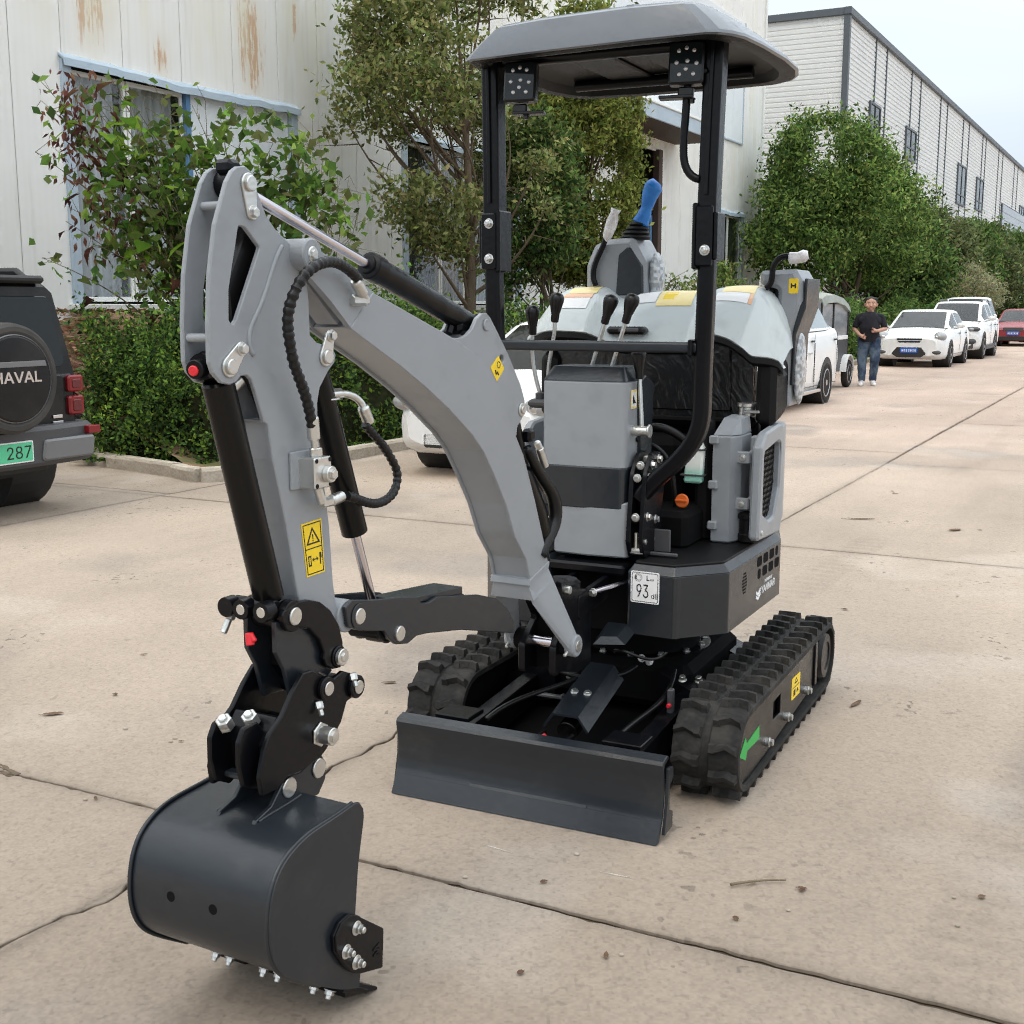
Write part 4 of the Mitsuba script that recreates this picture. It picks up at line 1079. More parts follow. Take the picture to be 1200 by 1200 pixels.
def track(xc, outer):
    k = num(M + '__track')
    scene[k] = mikit.ply(EX(belt(xc, 0.222)), 'mat_rubber', smooth=35)
    total_straight = YR - YF
    Rl = RB
    per = 2 * total_straight + 2 * math.pi * Rl
    n = 36
    for row, ph in ((1, 0.0), (-1, 0.5)):
        for i in range(n):
            d = ((i + ph) / n * per) % per
            if d < total_straight:
                y, z, ny_, nz_ = YF + d, ZC + Rl, 0.0, 1.0
            elif d < total_straight + math.pi * Rl:
                a = math.pi / 2 - (d - total_straight) / Rl
                y, z, ny_, nz_ = YR + Rl * math.cos(a), ZC + Rl * math.sin(a), math.cos(a), math.sin(a)
            elif d < 2 * total_straight + math.pi * Rl:
                y, z, ny_, nz_ = YR - (d - total_straight - math.pi * Rl), ZC - Rl, 0.0, -1.0
            else:
                a = 3 * math.pi / 2 - (d - 2 * total_straight - math.pi * Rl) / Rl
                y, z, ny_, nz_ = YF + Rl * math.cos(a), ZC + Rl * math.sin(a), math.cos(a), math.sin(a)
            f = EX.sub([xc, y, z], [1, 0, 0], [0, nz_, -ny_], [0, ny_, nz_])
            lk = num(k + '__lug')
            scene[lk] = {**LUG[row], 'to_world': f.mat()}
    s = 1 if outer > xc else -1
    OF = EX.sub([outer, 0, 0], [0, 1, 0], [0, 0, 1], [1, 0, 0]) if s > 0 else EX.sub([outer, 0, 0], [0, 1, 0], [0, 0, 1], [-1, 0, 0])
    fp = fillet([(0.345, 0.22), (0.395, 0.278), (1.46, 0.274), (1.46, 0.098), (0.50, 0.052), (0.42, 0.06), (0.345, 0.13)], 0.012)
    slot = [(0.82, 0.155), (0.925, 0.152), (0.925, 0.222), (0.82, 0.222)]
    put(k + '__side_plate', OF(plate(fp, -0.014, 0.0, 0.002, [slot])), 'mat_slate_paint' if False else BP, 30)
    put(k + '__inner_plate', OF(plate(rounded([(0.40, 0.07), (1.62, 0.07), (1.62, 0.27), (0.40, 0.27)], 0.04), -0.19, -0.02, 0.006)), 'mat_matt_black')
    put(k + '__end_frame', OF(plate([(1.462, 0.10), (1.50, 0.10), (1.50, 0.275), (1.462, 0.275)], -0.02, 0.008, 0.003)), BP)
    for y, z in ((0.731, 0.106), (1.013, 0.110), (1.329, 0.120)):
        put(k + '__roller_bolt', OF(cat(rod((y, z, -0.01), (y, z, 0.012), 0.016, 16), hexbolt((y, z, 0.012), (0, 0, 1), 0.013, 0.012))), 'mat_zinc', 30)
    put(k + '__drive_cover', OF(lathe([(0.105, -0.06), (0.105, -0.012), (0.09, 0.004), (0.06, 0.006), (0.058, 0.001), (0.02, 0.001)], (YR, ZC, 0), (YR, ZC, 1), 32)), BP, 30)
    put(k + '__sprocket', OF(rod((YR, ZC, -0.16), (YR, ZC, -0.07), 0.112, 24)), 'mat_matt_black', 30)
    put(k + '__idler', OF(rod((YF, ZC, -0.15), (YF, ZC, -0.06), 0.112, 28)), 'mat_matt_black', 30)
    for y in (0.62, 0.78, 0.94, 1.10, 1.26, 1.42):
        put(k + '__roller', OF(rod((y, 0.075, -0.17), (y, 0.075, -0.05), 0.034, 16)), 'mat_matt_black', 30)
    return k, OF


tr, OF = track(CX + 0.498, 0.577)
ap = [(0.385, 0.166), (0.455, 0.212), (0.470, 0.186), (0.625, 0.198), (0.632, 0.150), (0.478, 0.158), (0.462, 0.130)]
put(tr + '__arrow_mark', OF(plate(ap, 0.0006, 0.0016)), 'mat_green')
put(tr + '__warning_decal', OF(plate(rounded([(1.09, 0.146), (1.225, 0.140), (1.225, 0.225), (1.09, 0.230)], 0.006), 0.0006, 0.0016)), 'mat_yellow')
put(tr + '__warning_print', OF(cat(plate([(1.10, 0.188), (1.215, 0.183), (1.215, 0.186), (1.10, 0.191)], 0.0017, 0.0022), plate([(1.13, 0.200), (1.185, 0.198), (1.158, 0.222)], 0.0017, 0.0022, 0, [[(1.142, 0.2045), (1.174, 0.2035), (1.158, 0.216)]]), plate([(1.12, 0.155), (1.15, 0.154), (1.15, 0.178), (1.12, 0.178)], 0.0017, 0.0022), plate([(1.165, 0.16), (1.20, 0.159), (1.185, 0.175)], 0.0017, 0.0022))), 'mat_print_black')
tl, OFL = track(CX - 0.498, -0.617)

# ------------------------------------------------ undercarriage frame
ex('centre_frame', rbox((CX, 1.08, 0.235), (0.62, 0.62, 0.17), 0.03), 'mat_matt_black')
for m_ in [trimesh.convex.convex_hull(np.array([[CX + s * 0.2, y0, 0.31], [CX + s * 0.2, y0 + 0.16, 0.31], [CX + s * 0.40, y0, 0.22], [CX + s * 0.40, y0 + 0.16, 0.22], [CX + s * 0.2, y0, 0.15], [CX + s * 0.2, y0 + 0.16, 0.15], [CX + s * 0.40, y0, 0.10], [CX + s * 0.40, y0 + 0.16, 0.10]])) for s in (1, -1) for y0 in (0.72, 1.26)]:
    ex('centre_frame_leg', m_, BP)
ex('slew_ring', rod((CX, 1.08, 0.31), (CX, 1.08, 0.44), 0.235, 48), 'mat_matt_black')
for m_ in [hexbolt((CX + 0.25 * math.cos(a), 1.08 + 0.25 * math.sin(a), 0.322), (0, 0, 1), 0.011, 0.01) for a in np.linspace(0, 2 * math.pi, 14, endpoint=False)]:
    ex('slew_ring_bolt', m_, 'mat_zinc')
ex('slew_flange', rod((CX, 1.08, 0.30), (CX, 1.08, 0.322), 0.275, 48), BP)
ex('belly_plate', plate([(0.36, 0.06), (0.9, 0.10), (1.7, 0.10), (1.7, 0.115), (0.9, 0.115), (0.36, 0.075)], CX - 0.36, CX + 0.36, 0.003), 'mat_matt_black', 30, fr=YZ)
# dozer blade
zs = np.linspace(0, 1, 15)
front = np.stack([0.030 + 0.0 * zs, 0.075 + (0.240 - 0.075) * zs], 1)
front[:, 0] = np.interp(zs, [0, 0.2, 0.45, 0.7, 0.9, 1], [0.0235, 0.031, 0.0345, 0.031, 0.024, 0.022])
prof = [(-0.014, 0.004), (0.018, 0.066)] + [tuple(p) for p in front] + [(0.030, 0.2505), (0.066, 0.259), (0.078, 0.253), (0.075, 0.243), (0.045, 0.236)] + [tuple(p + np.array([0.014, 0])) for p in front[::-1][1:]] + [(0.034, 0.066), (0.004, 0.004)]
ex('dozer_blade', plate(prof, -0.488, 0.443, 0.002), SPt, 25, fr=YZ)
ex('blade_cutting_edge', plate([(-0.0165, 0.003), (0.0155, 0.0645), (0.019, 0.0645), (-0.010, 0.003)], -0.485, 0.440, 0.001), SPt, False, fr=YZ)
ex('blade_wear_strip', plate([(0.0135, 0.0650), (0.020, 0.0650), (0.024, 0.074), (0.0195, 0.074)], -0.21, 0.20, 0.0006), SPt, False, fr=YZ)
for xx in (0.449, -0.494):
    put(M + '__blade_end_plate', YZ(plate(fillet([(0.02, 0.02), (0.095, 0.025), (0.095, 0.075), (0.062, 0.09), (0.062, 0.17), (0.095, 0.18), (0.09, 0.22), (0.05, 0.225), (0.045, 0.12)], 0.006), xx - 0.005, xx + 0.005, 0.001)), SPt, 30)
for s in (1, -1):
    ex('blade_arm', plate(fillet([(0.05, 0.05), (0.05, 0.17), (0.20, 0.20), (0.80, 0.24), (0.80, 0.14), (0.20, 0.09)], 0.02), CX + s * 0.30 - 0.03, CX + s * 0.30 + 0.03, 0.004), BP, 30, fr=YZ)
    ex('blade_step', cat(rbox((CX + s * 0.30, 0.155, 0.252), (0.13, 0.11, 0.016), 0.003), rbox((CX + s * 0.30, 0.10, 0.20), (0.12, 0.014, 0.09), 0.003)), BP)
ex('blade_gusset', plate([(0.06, 0.03), (0.19, 0.06), (0.19, 0.12), (0.085, 0.20)], CX - 0.05, CX + 0.05, 0.004), BP, 30, fr=YZ)
# the folded guard over the dozer cylinder: three faces, two bolts
def cover_strip(xs, d=0.0):
    rows = []
    for (x0, z0) in xs:
        rows.append([(x0, z0)])
    return rows
gy0, gz0, gy1, gz1 = 0.275, 0.255, 0.600, 0.345
gcs = [(-0.083, -0.045), (-0.046, 0.004), (0.046, 0.004), (0.083, -0.045)]
V = []
for (yy, zz) in ((gy0, gz0), (gy1, gz1)):
    for (gx_, gz_) in gcs:
        V.append((CX + 0.035 + gx_, yy, zz + gz_))
for (yy, zz) in ((gy0, gz0), (gy1, gz1)):
    for (gx_, gz_) in gcs:
        V.append((CX + 0.035 + gx_ * 0.93, yy, zz + gz_ - 0.007))
F = []
for a in range(3):
    F += [(a, a + 1, a + 5), (a, a + 5, a + 4), (a + 8, a + 13, a + 9), (a + 8, a + 12, a + 13), (a, a + 9, a + 1), (a, a + 8, a + 9), (a + 4, a + 5, a + 13), (a + 4, a + 13, a + 12)]
F += [(0, 4, 12), (0, 12, 8), (3, 15, 7), (3, 11, 15)]
ex('dozer_cylinder_guard', trimesh.Trimesh(V, F, process=False), SPt, False)
gn = np.array([0, -(gz1 - gz0), gy1 - gy0]) / math.hypot(gz1 - gz0, gy1 - gy0)
for dx in (-0.024, 0.024):
    ex('guard_bolt', hexbolt(np.array([CX + 0.035 + dx, 0.41, gz0 + 0.004 + (gz1 - gz0) * (0.41 - gy0) / (gy1 - gy0)]) , gn, 0.011, 0.008), 'mat_zinc')
ex('dozer_cylinder', cat(rod((CX + 0.03, 0.30, 0.19), (CX + 0.03, 0.66, 0.27), 0.036, 24), rod((CX + 0.03, 0.19, 0.165), (CX + 0.03, 0.31, 0.192), 0.018, 18)), 'mat_film', 30)
ex('dozer_cylinder_eye', rod((CX - 0.005, 0.19, 0.165), (CX + 0.065, 0.19, 0.165), 0.036, 24), BP, 30)
ex('grease_cap', rod((CX + 0.025, 0.165, 0.20), (CX + 0.01, 0.15, 0.225), 0.009, 12), 'mat_red', 30)
ex('dozer_clevis', cat(rbox((CX - 0.02, 0.17, 0.165), (0.014, 0.13, 0.10), 0.004), rbox((CX + 0.08, 0.17, 0.165), (0.014, 0.13, 0.10), 0.004)), BP)
for pts_, r in (([(-0.22, 0.16, 0.245), (-0.17, 0.28, 0.28), (-0.10, 0.42, 0.295), (0.0, 0.62, 0.34)], 0.009), ([(0.20, 0.20, 0.20), (0.235, 0.36, 0.245), (0.26, 0.50, 0.265), (0.25, 0.70, 0.33)], 0.009),
                ([(0.10, 0.50, 0.43), (0.14, 0.47, 0.445), (0.20, 0.50, 0.42), (0.27, 0.55, 0.435)], 0.006), ([(-0.2, 0.62, 0.36), (-0.12, 0.52, 0.33), (0.02, 0.55, 0.31), (0.12, 0.66, 0.34)], 0.010)):
    ex('undercarriage_hose', tube(spline(pts_, 24), r, 8), 'mat_hose', True)
ex('travel_fitting', cat(rbox((0.285, 0.56, 0.24), (0.02, 0.03, 0.13), 0.004), rod((0.29, 0.535, 0.19), (0.29, 0.56, 0.19), 0.016, 12)), 'mat_grey_plastic')
ex('fitting_cap', rod((0.285, 0.532, 0.25), (0.285, 0.55, 0.25), 0.008, 10), 'mat_red')
for p_, d_ in (((0.30, 0.64, 0.315), (0, -0.3, 1)), ((0.34, 0.70, 0.30), (0, -0.3, 1)), ((-0.16, 0.72, 0.25), (0, -1, 0)), ((0.12, 0.72, 0.35), (0, -1, 0.2)), ((0.17, 0.66, 0.36), (0, -1, 0.4))):
    ex('hydraulic_fitting', hexbolt(p_, d_, 0.011, 0.016), 'mat_zinc')
ex('bracket_bar', cat(rbox((-0.13, 0.45, 0.255), (0.12, 0.02, 0.012), 0.003), rbox((-0.075, 0.46, 0.225), (0.012, 0.02, 0.08), 0.003)), 'mat_grey_plastic')

# ------------------------------------------------ upper structure
HZ0, HZ1 = 0.488, 0.732
half = [(0.335, 0.545), (0.463, 0.680), (0.478, 1.34), (0.40, 1.62), (0.20, 1.72)]
plan = [(0.125, 0.70), (0.125, 0.535), (0.31, 0.525)] + [(CX + x, y) for x, y in half] + [(CX - x, y) for x, y in half[::-1]] + [(2 * CX - 0.31, 0.525), (-0.165, 0.535), (-0.165, 0.70)]
plan = Polygon(plan).buffer(0.0)
pl = np.array(plan.exterior.coords)[:-1]
ex('upper_body', plate(fillet(pl, 0.02, 5), HZ0, HZ1 - 0.0285, 0.003), SPt, 25)
lp_ = fillet(pl, 0.02, 5)
e0_, e1_ = lp_ - np.roll(lp_, 1, 0), np.roll(lp_, -1, 0) - lp_
n0_ = np.stack([e0_[:, 1], -e0_[:, 0]], 1) / np.linalg.norm(e0_, axis=1, keepdims=True)
n1_ = np.stack([e1_[:, 1], -e1_[:, 0]], 1) / np.linalg.norm(e1_, axis=1, keepdims=True)
nn_ = n0_ + n1_
nn_ /= np.maximum((nn_ * nn_).sum(1, keepdims=True), 0.5) / 2
if Polygon(lp_ + nn_ * 0.01).area > Polygon(lp_).area:
    nn_ = -nn_
li_ = lp_ + nn_ * 0.022
a_ = plate(lp_, HZ1 - 0.0282, HZ1 - 0.027, 0)
n_ = len(lp_)
V = np.vstack([np.column_stack([lp_, np.full(n_, HZ1 - 0.028)]), np.column_stack([lp_ + nn_ * 0.003, np.full(n_, HZ1 - 0.024)]), np.column_stack([li_, np.full(n_, HZ1 - 0.001)])])
ii_, jj_ = np.arange(n_), (np.arange(n_) + 1) % n_
F = []
for q_ in (0, n_):
    F += [np.stack([ii_ + q_, jj_ + q_, jj_ + q_ + n_], 1), np.stack([ii_ + q_, jj_ + q_ + n_, ii_ + q_ + n_], 1)]
ex('body_lip', trimesh.Trimesh(V, np.vstack(F), process=False), SPt, 25)
pm = plan.buffer(-0.020)
ex('floor_mat', plate(fillet(np.array(pm.exterior.coords)[:-1], 0.02), HZ1 - 0.002, HZ1 + 0.008, 0.003), 'mat_soft_black', 30)
# body side vents and lettering; side panel is a plane from (0.443,0.68) to (0.458,1.34)
sx = np.array([0.458 - 0.443, 1.34 - 0.68, 0])
sx /= np.linalg.norm(sx)
SIDE = EX.sub([0.443, 0.68, 0], sx, [0, 0, 1], np.cross(sx, [0, 0, 1]))
for r_, zz in enumerate((0.672, 0.625)):
    for c_ in range(4):
        u0 = 0.34 + c_ * 0.082 + (0.022 if r_ else 0.0) - (0.03 if r_ else 0)
        w_ = 0.058 if not (c_ == 3 and r_ == 0) else 0.03
        if r_ == 1 and c_ == 0:
            w_ = 0.035
            u0 += 0.02
        ex('vent_slot', plate(rounded([(u0, zz - 0.016), (u0 + w_, zz - 0.016), (u0 + w_, zz + 0.02), (u0, zz + 0.02)], 0.010), -0.004, 0.0012, 0.0), 'mat_matt_black', False, fr=SIDE)
for k in range(7):
    hw_ = 0.026 * math.cos((k - 3) / 4.2 * 1.5)
    for sgn in (1, -1):
        c0 = 0.185 + sgn * (hw_ / 2 + 0.002)
        ex('horn_grille_slot', plate(rounded([(c0 - hw_ / 2, 0.592 + k * 0.0115), (c0 + hw_ / 2, 0.592 + k * 0.0115), (c0 + hw_ / 2, 0.598 + k * 0.0115), (c0 - hw_ / 2, 0.598 + k * 0.0115)], 0.0025), -0.003, 0.0012), 'mat_matt_black', False, fr=SIDE)
t1 = meshkit.text_mesh('YANMAR', 0.027, 0.0014)
t1.apply_scale([1.15, 1, 1])
t1.apply_translation([0.40, 0.545, 0.0004])
t2 = meshkit.text_mesh('POWERED BY', 0.011, 0.0014)
t2.apply_translation([0.445, 0.580, 0.0004])
lg = cat(plate([(0.335, 0.556), (0.362, 0.545), (0.362, 0.556), (0.335, 0.568)], 0.0004, 0.0018), plate([(0.335, 0.540), (0.362, 0.529), (0.362, 0.540), (0.335, 0.552)], 0.0004, 0.0018), plate([(0.362, 0.545), (0.389, 0.560), (0.389, 0.572), (0.362, 0.556)], 0.0004, 0.0018), plate([(0.362, 0.529), (0.389, 0.544), (0.389, 0.556), (0.362, 0.540)], 0.0004, 0.0018))
ex('engine_lettering', cat(t1, t2, lg), 'mat_print_white', False, fr=SIDE)
# noise label on the front
fx = np.array([0.31 - 0.125, 0.525 - 0.535, 0])
fx /= np.linalg.norm(fx)
FRONT = EX.sub([0.125, 0.535, 0], fx, [0, 0, 1], np.cross(fx, [0, 0, 1]))
DL = M + '__noise_label'
ex('noise_label', plate(rounded([(0.018, 0.603), (0.122, 0.603), (0.122, 0.712), (0.018, 0.712)], 0.006), 0.0005, 0.0018), 'mat_print_white', False, fr=FRONT)
ring = plate(rounded([(0.022, 0.607), (0.118, 0.607), (0.118, 0.708), (0.022, 0.708)], 0.005), 0.002, 0.0026, 0, [rounded([(0.024, 0.609), (0.116, 0.609), (0.116, 0.706), (0.024, 0.706)], 0.004)[::-1]])
n93 = meshkit.text_mesh('93', 0.046, 0.0008)
n93.apply_scale([0.62, 1, 1])
n93.apply_translation([0.036, 0.622, 0.002])
ndb = meshkit.text_mesh('dB', 0.016, 0.0008)
ndb.apply_translation([0.092, 0.622, 0.002])
nl = meshkit.text_mesh('L', 0.017, 0.0008, True)
nl.apply_translation([0.074, 0.682, 0.002])
nw = meshkit.text_mesh('WA', 0.007, 0.0008)
nw.apply_translation([0.088, 0.682, 0.002])
put(DL + '__print', FRONT(cat(ring, n93, ndb, nl, nw)), 'mat_print_black')
put(DL + '__pictogram', FRONT(cat(*[plate(circle((0.046, 0.690), r_, 20), 0.002, 0.0026, 0, [circle((0.046, 0.690), r_ - 0.0014, 20)[::-1]]) for r_ in (0.014, 0.010)], plate([(0.032, 0.684), (0.040, 0.684), (0.040, 0.696), (0.032, 0.696)], 0.002, 0.0026))), 'mat_grey_plastic')
# swing post and what sits in the notch
ex('notch_back', rbox((-0.02, 0.68, 0.58), (0.27, 0.06, 0.26), 0.01), 'mat_matt_black')
ex('swing_bracket_arm', cat(plate(fillet([(0.30, 0.58), (0.58, 0.60), (0.58, 0.68), (0.30, 0.66)], 0.012), 0.03, 0.05, 0.002), plate(fillet([(0.30, 0.58), (0.58, 0.60), (0.58, 0.68), (0.30, 0.66)], 0.012), -0.09, -0.07, 0.002)), BP, 30, fr=YZ)
ex('swing_post', lathe([(0.05, 0), (0.066, 0.01), (0.066, 0.05), (0.045, 0.07), (0.045, 0.22), (0.062, 0.24), (0.062, 0.28), (0.05, 0.29)], (-0.02, 0.32, 0.42), (-0.02, 0.32, 0.8), 28), BP, 30)
ex('swing_lug', plate(fillet([(0.12, 0.43), (0.17, 0.44), (0.30, 0.40), (0.42, 0.40), (0.42, 0.66), (0.26, 0.70), (0.20, 0.745), (0.165, 0.73), (0.17, 0.66), (0.22, 0.60), (0.16, 0.56), (0.12, 0.53)], 0.02), 0.022, 0.046, 0.003), BP, 30, fr=YZ)
ex('swing_lug', plate(fillet([(0.12, 0.43), (0.17, 0.44), (0.30, 0.40), (0.42, 0.40), (0.42, 0.66), (0.26, 0.70), (0.20, 0.745), (0.165, 0.73), (0.17, 0.66), (0.22, 0.60), (0.16, 0.56), (0.12, 0.53)], 0.02), -0.086, -0.062, 0.003), BP, 30, fr=YZ)
ex('boom_cylinder_pin', rod((-0.10, 0.195, 0.705), (0.065, 0.195, 0.705), 0.014, 18), 'mat_zinc', 30)
ex('swing_rod', rod((0.06, 0.40, 0.655), (0.122, 0.60, 0.662), 0.010, 14), 'mat_chrome', 30)
ex('swing_rod_bolt', hexbolt((0.062, 0.395, 0.655), (-0.2, -1, 0), 0.011, 0.014), 'mat_zinc')
ex('front_crossbeam', rbox((-0.06, 0.60, 0.70), (0.34, 0.10, 0.035), 0.008), BP)
ex('foot_guard', trimesh.convex.convex_hull(np.array([[0.06, 0.40, 0.475], [0.16, 0.44, 0.475], [0.16, 0.56, 0.50], [0.04, 0.56, 0.50], [0.08, 0.42, 0.50], [0.13, 0.44, 0.50], [0.13, 0.54, 0.52], [0.06, 0.54, 0.52]])), SPt, False)
# ------------------------------------------------ control column
cx0, cx1, cyf, cyb = -0.222, 0.092, 0.585, 0.80
cpl = fillet([(cx0, cyf + 0.012), ((cx0 + cx1) / 2, cyf), (cx1, cyf + 0.012), (cx1, cyb), (cx0, cyb)], 0.022, 6)
ex('control_column', plate(cpl, 1.045, 1.345, 0.006), GP, 25)
low = cpl.copy()
low[:, 0] = (low[:, 0] - cx1) * 0.90 + cx1 + 0.012
ex('column_base', plate(low, HZ1 + 0.004, 0.93, 0.006), GP, 25)
cb = Polygon(cpl).buffer(0.003)
ex('column_band', plate(np.array(cb.exterior.coords)[:-1], 0.905, 1.05, 0.004), SPt, 25)
lid = np.array(cpl)
c_ = lid.mean(0)
lidtop = (lid - c_) * np.array([0.86, 0.80]) + c_ + np.array([0, 0.02])
V = np.vstack([np.column_stack([lid, np.full(len(lid), 1.3455)]), np.column_stack([lidtop, np.full(len(lid), 1.392)])])
ex('column_lid', trimesh.convex.convex_hull(V), SPt, 20)
CF1 = EX.sub([cx1, 0, 0], [0, 1, 0], [0, 0, 1], [1, 0, 0])
ex('direction_decal', plate(rounded([(0.64, 1.25), (0.695, 1.25), (0.695, 1.315), (0.64, 1.315)], 0.008), 0.0005, 0.002), 'mat_pale_yellow', False, fr=CF1)
ex('direction_print', cat(plate(rounded([(0.648, 1.258), (0.687, 1.258), (0.687, 1.307), (0.648, 1.307)], 0.004), 0.0021, 0.0027, 0)), 'mat_print_white', False, fr=CF1)
ex('direction_symbol', plate([(0.653, 1.268), (0.683, 1.268), (0.655, 1.298)], 0.0028, 0.0034), 'mat_print_black', False, fr=CF1)
ex('column_side_panel', plate(fillet([(0.72, 0.95), (0.82, 0.95), (0.84, 1.33), (0.76, 1.36), (0.70, 1.34)], 0.012), -0.01, 0.012, 0.003), SPt, 30, fr=CF1)
ex('column_button', rod((0.7, 1.14, 0), (0.7, 1.14, 0.008), 0.008, 14), 'mat_soft_black', 30, fr=CF1)
# levers
def lever(pts_, knob_r=0.021):
    k = num(M + '__lever')
    p = spline(pts_, 20) if len(pts_) > 2 else np.array(pts_)
    put(k, EX(tube(p, 0.0075, 10)), 'mat_chrome' if False else 'mat_zinc', True)
    a, b = np.array(pts_[-2]), np.array(pts_[-1])
    d = (b - a) / np.linalg.norm(b - a)
    q = b - d * 0.01
    put(k + '__knob', EX(lathe([(0.010, 0), (0.014, 0.004), (0.015, 0.03), (0.021, 0.055), (0.026, 0.075), (0.0265, 0.088), (0.021, 0.100), (0.008, 0.106)], q, q + d, 20)), 'mat_bezel', True)


def dn(p, q, t):
    return tuple(np.array(p) * (1 - t) + np.array(q) * t)


lever([(-0.300, 0.75, 1.285), (-0.318, 0.75, 1.345), (-0.328, 0.75, 1.40), (-0.330, 0.75, 1.505)])
lever([(-0.262, 0.75, 1.30), (-0.266, 0.75, 1.38), (-0.252, 0.75, 1.46), (-0.243, 0.75, 1.55)])
lever([(-0.100, 0.75, 1.38), (-0.050, 0.75, 1.545)])
lever([(-0.024, 0.75, 1.38), (0.028, 0.75, 1.548)])
ex('lever_base', cat(rod((-0.300, 0.75, 1.262), (-0.300, 0.75, 1.288), 0.017, 16), rod((-0.262, 0.75, 1.26), (-0.262, 0.75, 1.30), 0.015, 16), rbox((-0.27, 0.75, 1.25), (0.12, 0.10, 0.03), 0.01)), 'mat_grey_plastic')
lever([(0.128, 0.66, 1.175), (0.108, 0.68, 1.36)])
ex('lever_pivot', cat(rod((0.07, 0.66, 1.175), (0.15, 0.66, 1.175), 0.018, 18), rod((0.15, 0.66, 1.175), (0.158, 0.66, 1.175), 0.024, 18)), 'mat_zinc', 30)
# post bracket, canopy posts
bp_ = fillet([(0.57, 0.80), (0.60, 1.03), (0.66, 1.10), (0.74, 1.10), (0.80, 1.0), (0.76, 0.88), (0.78, 0.76), (0.60, 0.74)], 0.02)
ex('post_bracket', plate(bp_, cx1 + 0.014, cx1 + 0.030, 0.002), BP, 30, fr=YZ)
ex('post_bracket', plate(bp_, cx1 + 0.060, cx1 + 0.076, 0.002), BP, 30, fr=YZ)
for y, z in ((0.625, 1.02), (0.655, 1.06), (0.72, 1.075), (0.615, 0.885), (0.70, 0.865)):
    ex('bracket_bolt', hexbolt((cx1 + 0.076, y, z), (1, 0, 0), 0.012, 0.011), 'mat_zinc')
    ex('bracket_bolt', hexbolt((cx1 + 0.045, y - 0.03, z), (0, -1, 0), 0.011, 0.010), 'mat_zinc')
PR = spline([(0.135, 0.63, 0.945), (0.235, 0.63, 1.052), (0.312, 0.625, 1.135), (0.345, 0.62, 1.205), (0.352, 0.62, 1.30), (0.353, 0.62, 1.46), (0.358, 0.62, 1.85)], 50)
def rsq(w, h, r):
    return rounded([(-w / 2, -h / 2), (w / 2, -h / 2), (w / 2, h / 2), (-w / 2, h / 2)], r)
for s in (1, -1):
    P_ = PR.copy()
    if s < 0:
        P_[:, 0] = 2 * CX - P_[:, 0] - 0.02
    k = num(M + '__canopy_post')
    put(k, EX(sweep(P_, rsq(0.056, 0.06, 0.016), [0, 1, 0.0])), BP, 25)
    xt = P_[-1, 0]
    up = np.array([(xt - s * 0.002, 0.622, 1.74), (xt, 0.622, 1.95), (xt + s * 0.004, 0.625, 2.2), (xt + s * 0.010, 0.63, 2.45)])
    put(k + '__upper_tube', EX(sweep(up, rsq(0.062, 0.075, 0.012), [0, 1, 0])), BP, 25)
    put(k + '__rib', EX(sweep(up[1:], rsq(0.012, 0.012, 0.003) + np.array([0.0, -0.042]), [0, 1, 0])), BP, 25)
    put(k + '__hinge_plate', EX(cat(rbox((xt - s * 0.034, 0.622, 1.82), (0.016, 0.10, 0.21), 0.005), rbox((xt, 0.575, 1.82), (0.055, 0.014, 0.19), 0.004), rbox((xt + s * 0.034, 0.622, 1.82), (0.014, 0.09, 0.15), 0.004))), BP, 30)
    for z in ((1.76, 1.88) if s < 0 else (1.775,)):
        put(k + '__hinge_bolt', EX(cat(hexbolt((xt + 0.004, 0.568, z), (0, -1, 0), 0.013, 0.012), rod((xt + 0.004, 0.556, z), (xt + 0.004, 0.548, z), 0.008, 10))), 'mat_zinc')
ex('crossbar', sweep([(-0.40, 0.61, 1.463), (-0.1, 0.605, 1.463), (0.335, 0.61, 1.463)], rsq(0.036, 0.036, 0.010), [0, 0, 1]), SPt, 25)
ex('crossbar_flange', cat(rbox((0.318, 0.60, 1.463), (0.014, 0.06, 0.055), 0.004)), BP, 30)
hp = spline([(0.344,0.59,2.322),(0.33,0.59,2.341),(0.304,0.59,2.346),(0.288,0.59,2.308),(0.282,0.59,2.212),(0.277,0.59,2.092),(0.284,0.59,2.044),(0.298,0.59,2.019),(0.333,0.59,1.999)], 44)
ex('grab_handle', tube(hp, 0.013, 12), BP, True)
# ------------------------------------------------ canopy
cpo = [(-0.470, 0.50), (-0.42, 0.46), (0.38, 0.40), (0.455, 0.44), (0.50, 0.56), (0.525, 1.06), (0.47, 1.30), (0.36, 1.38), (-0.36, 1.38), (-0.47, 1.26), (-0.50, 0.95)]
def ringat(ix, iy, z, rise=0.0):
    P = np.array(Polygon(smoothpoly(cpo, 1)).exterior.coords)[:-1]
    c = np.array([CX + 0.01, 0.90])
    Q = c + (P - c) * np.array([1 - ix / 0.5, 1 - iy / 0.47])
    return np.column_stack([Q, z + rise * np.clip(1 - np.abs((Q[:, 0] - CX) / 0.5), 0, 1)])
def stack(rings, cap0=False, cap1=True):
    n = len(rings[0])
    V = np.vstack(rings)
    i = np.arange(n)
    j = (i + 1) % n
    F = []
    for k in range(len(rings) - 1):
        F += [np.stack([i + k * n, j + k * n, j + (k + 1) * n], 1), np.stack([i + k * n, j + (k + 1) * n, i + (k + 1) * n], 1)]
    if cap1:
        V = np.vstack([V, rings[-1].mean(0)])
        F.append(np.stack([i + (len(rings) - 1) * n, j + (len(rings) - 1) * n, np.full(n, len(V) - 1)], 1))
    return trimesh.Trimesh(V, np.vstack(F), process=False)
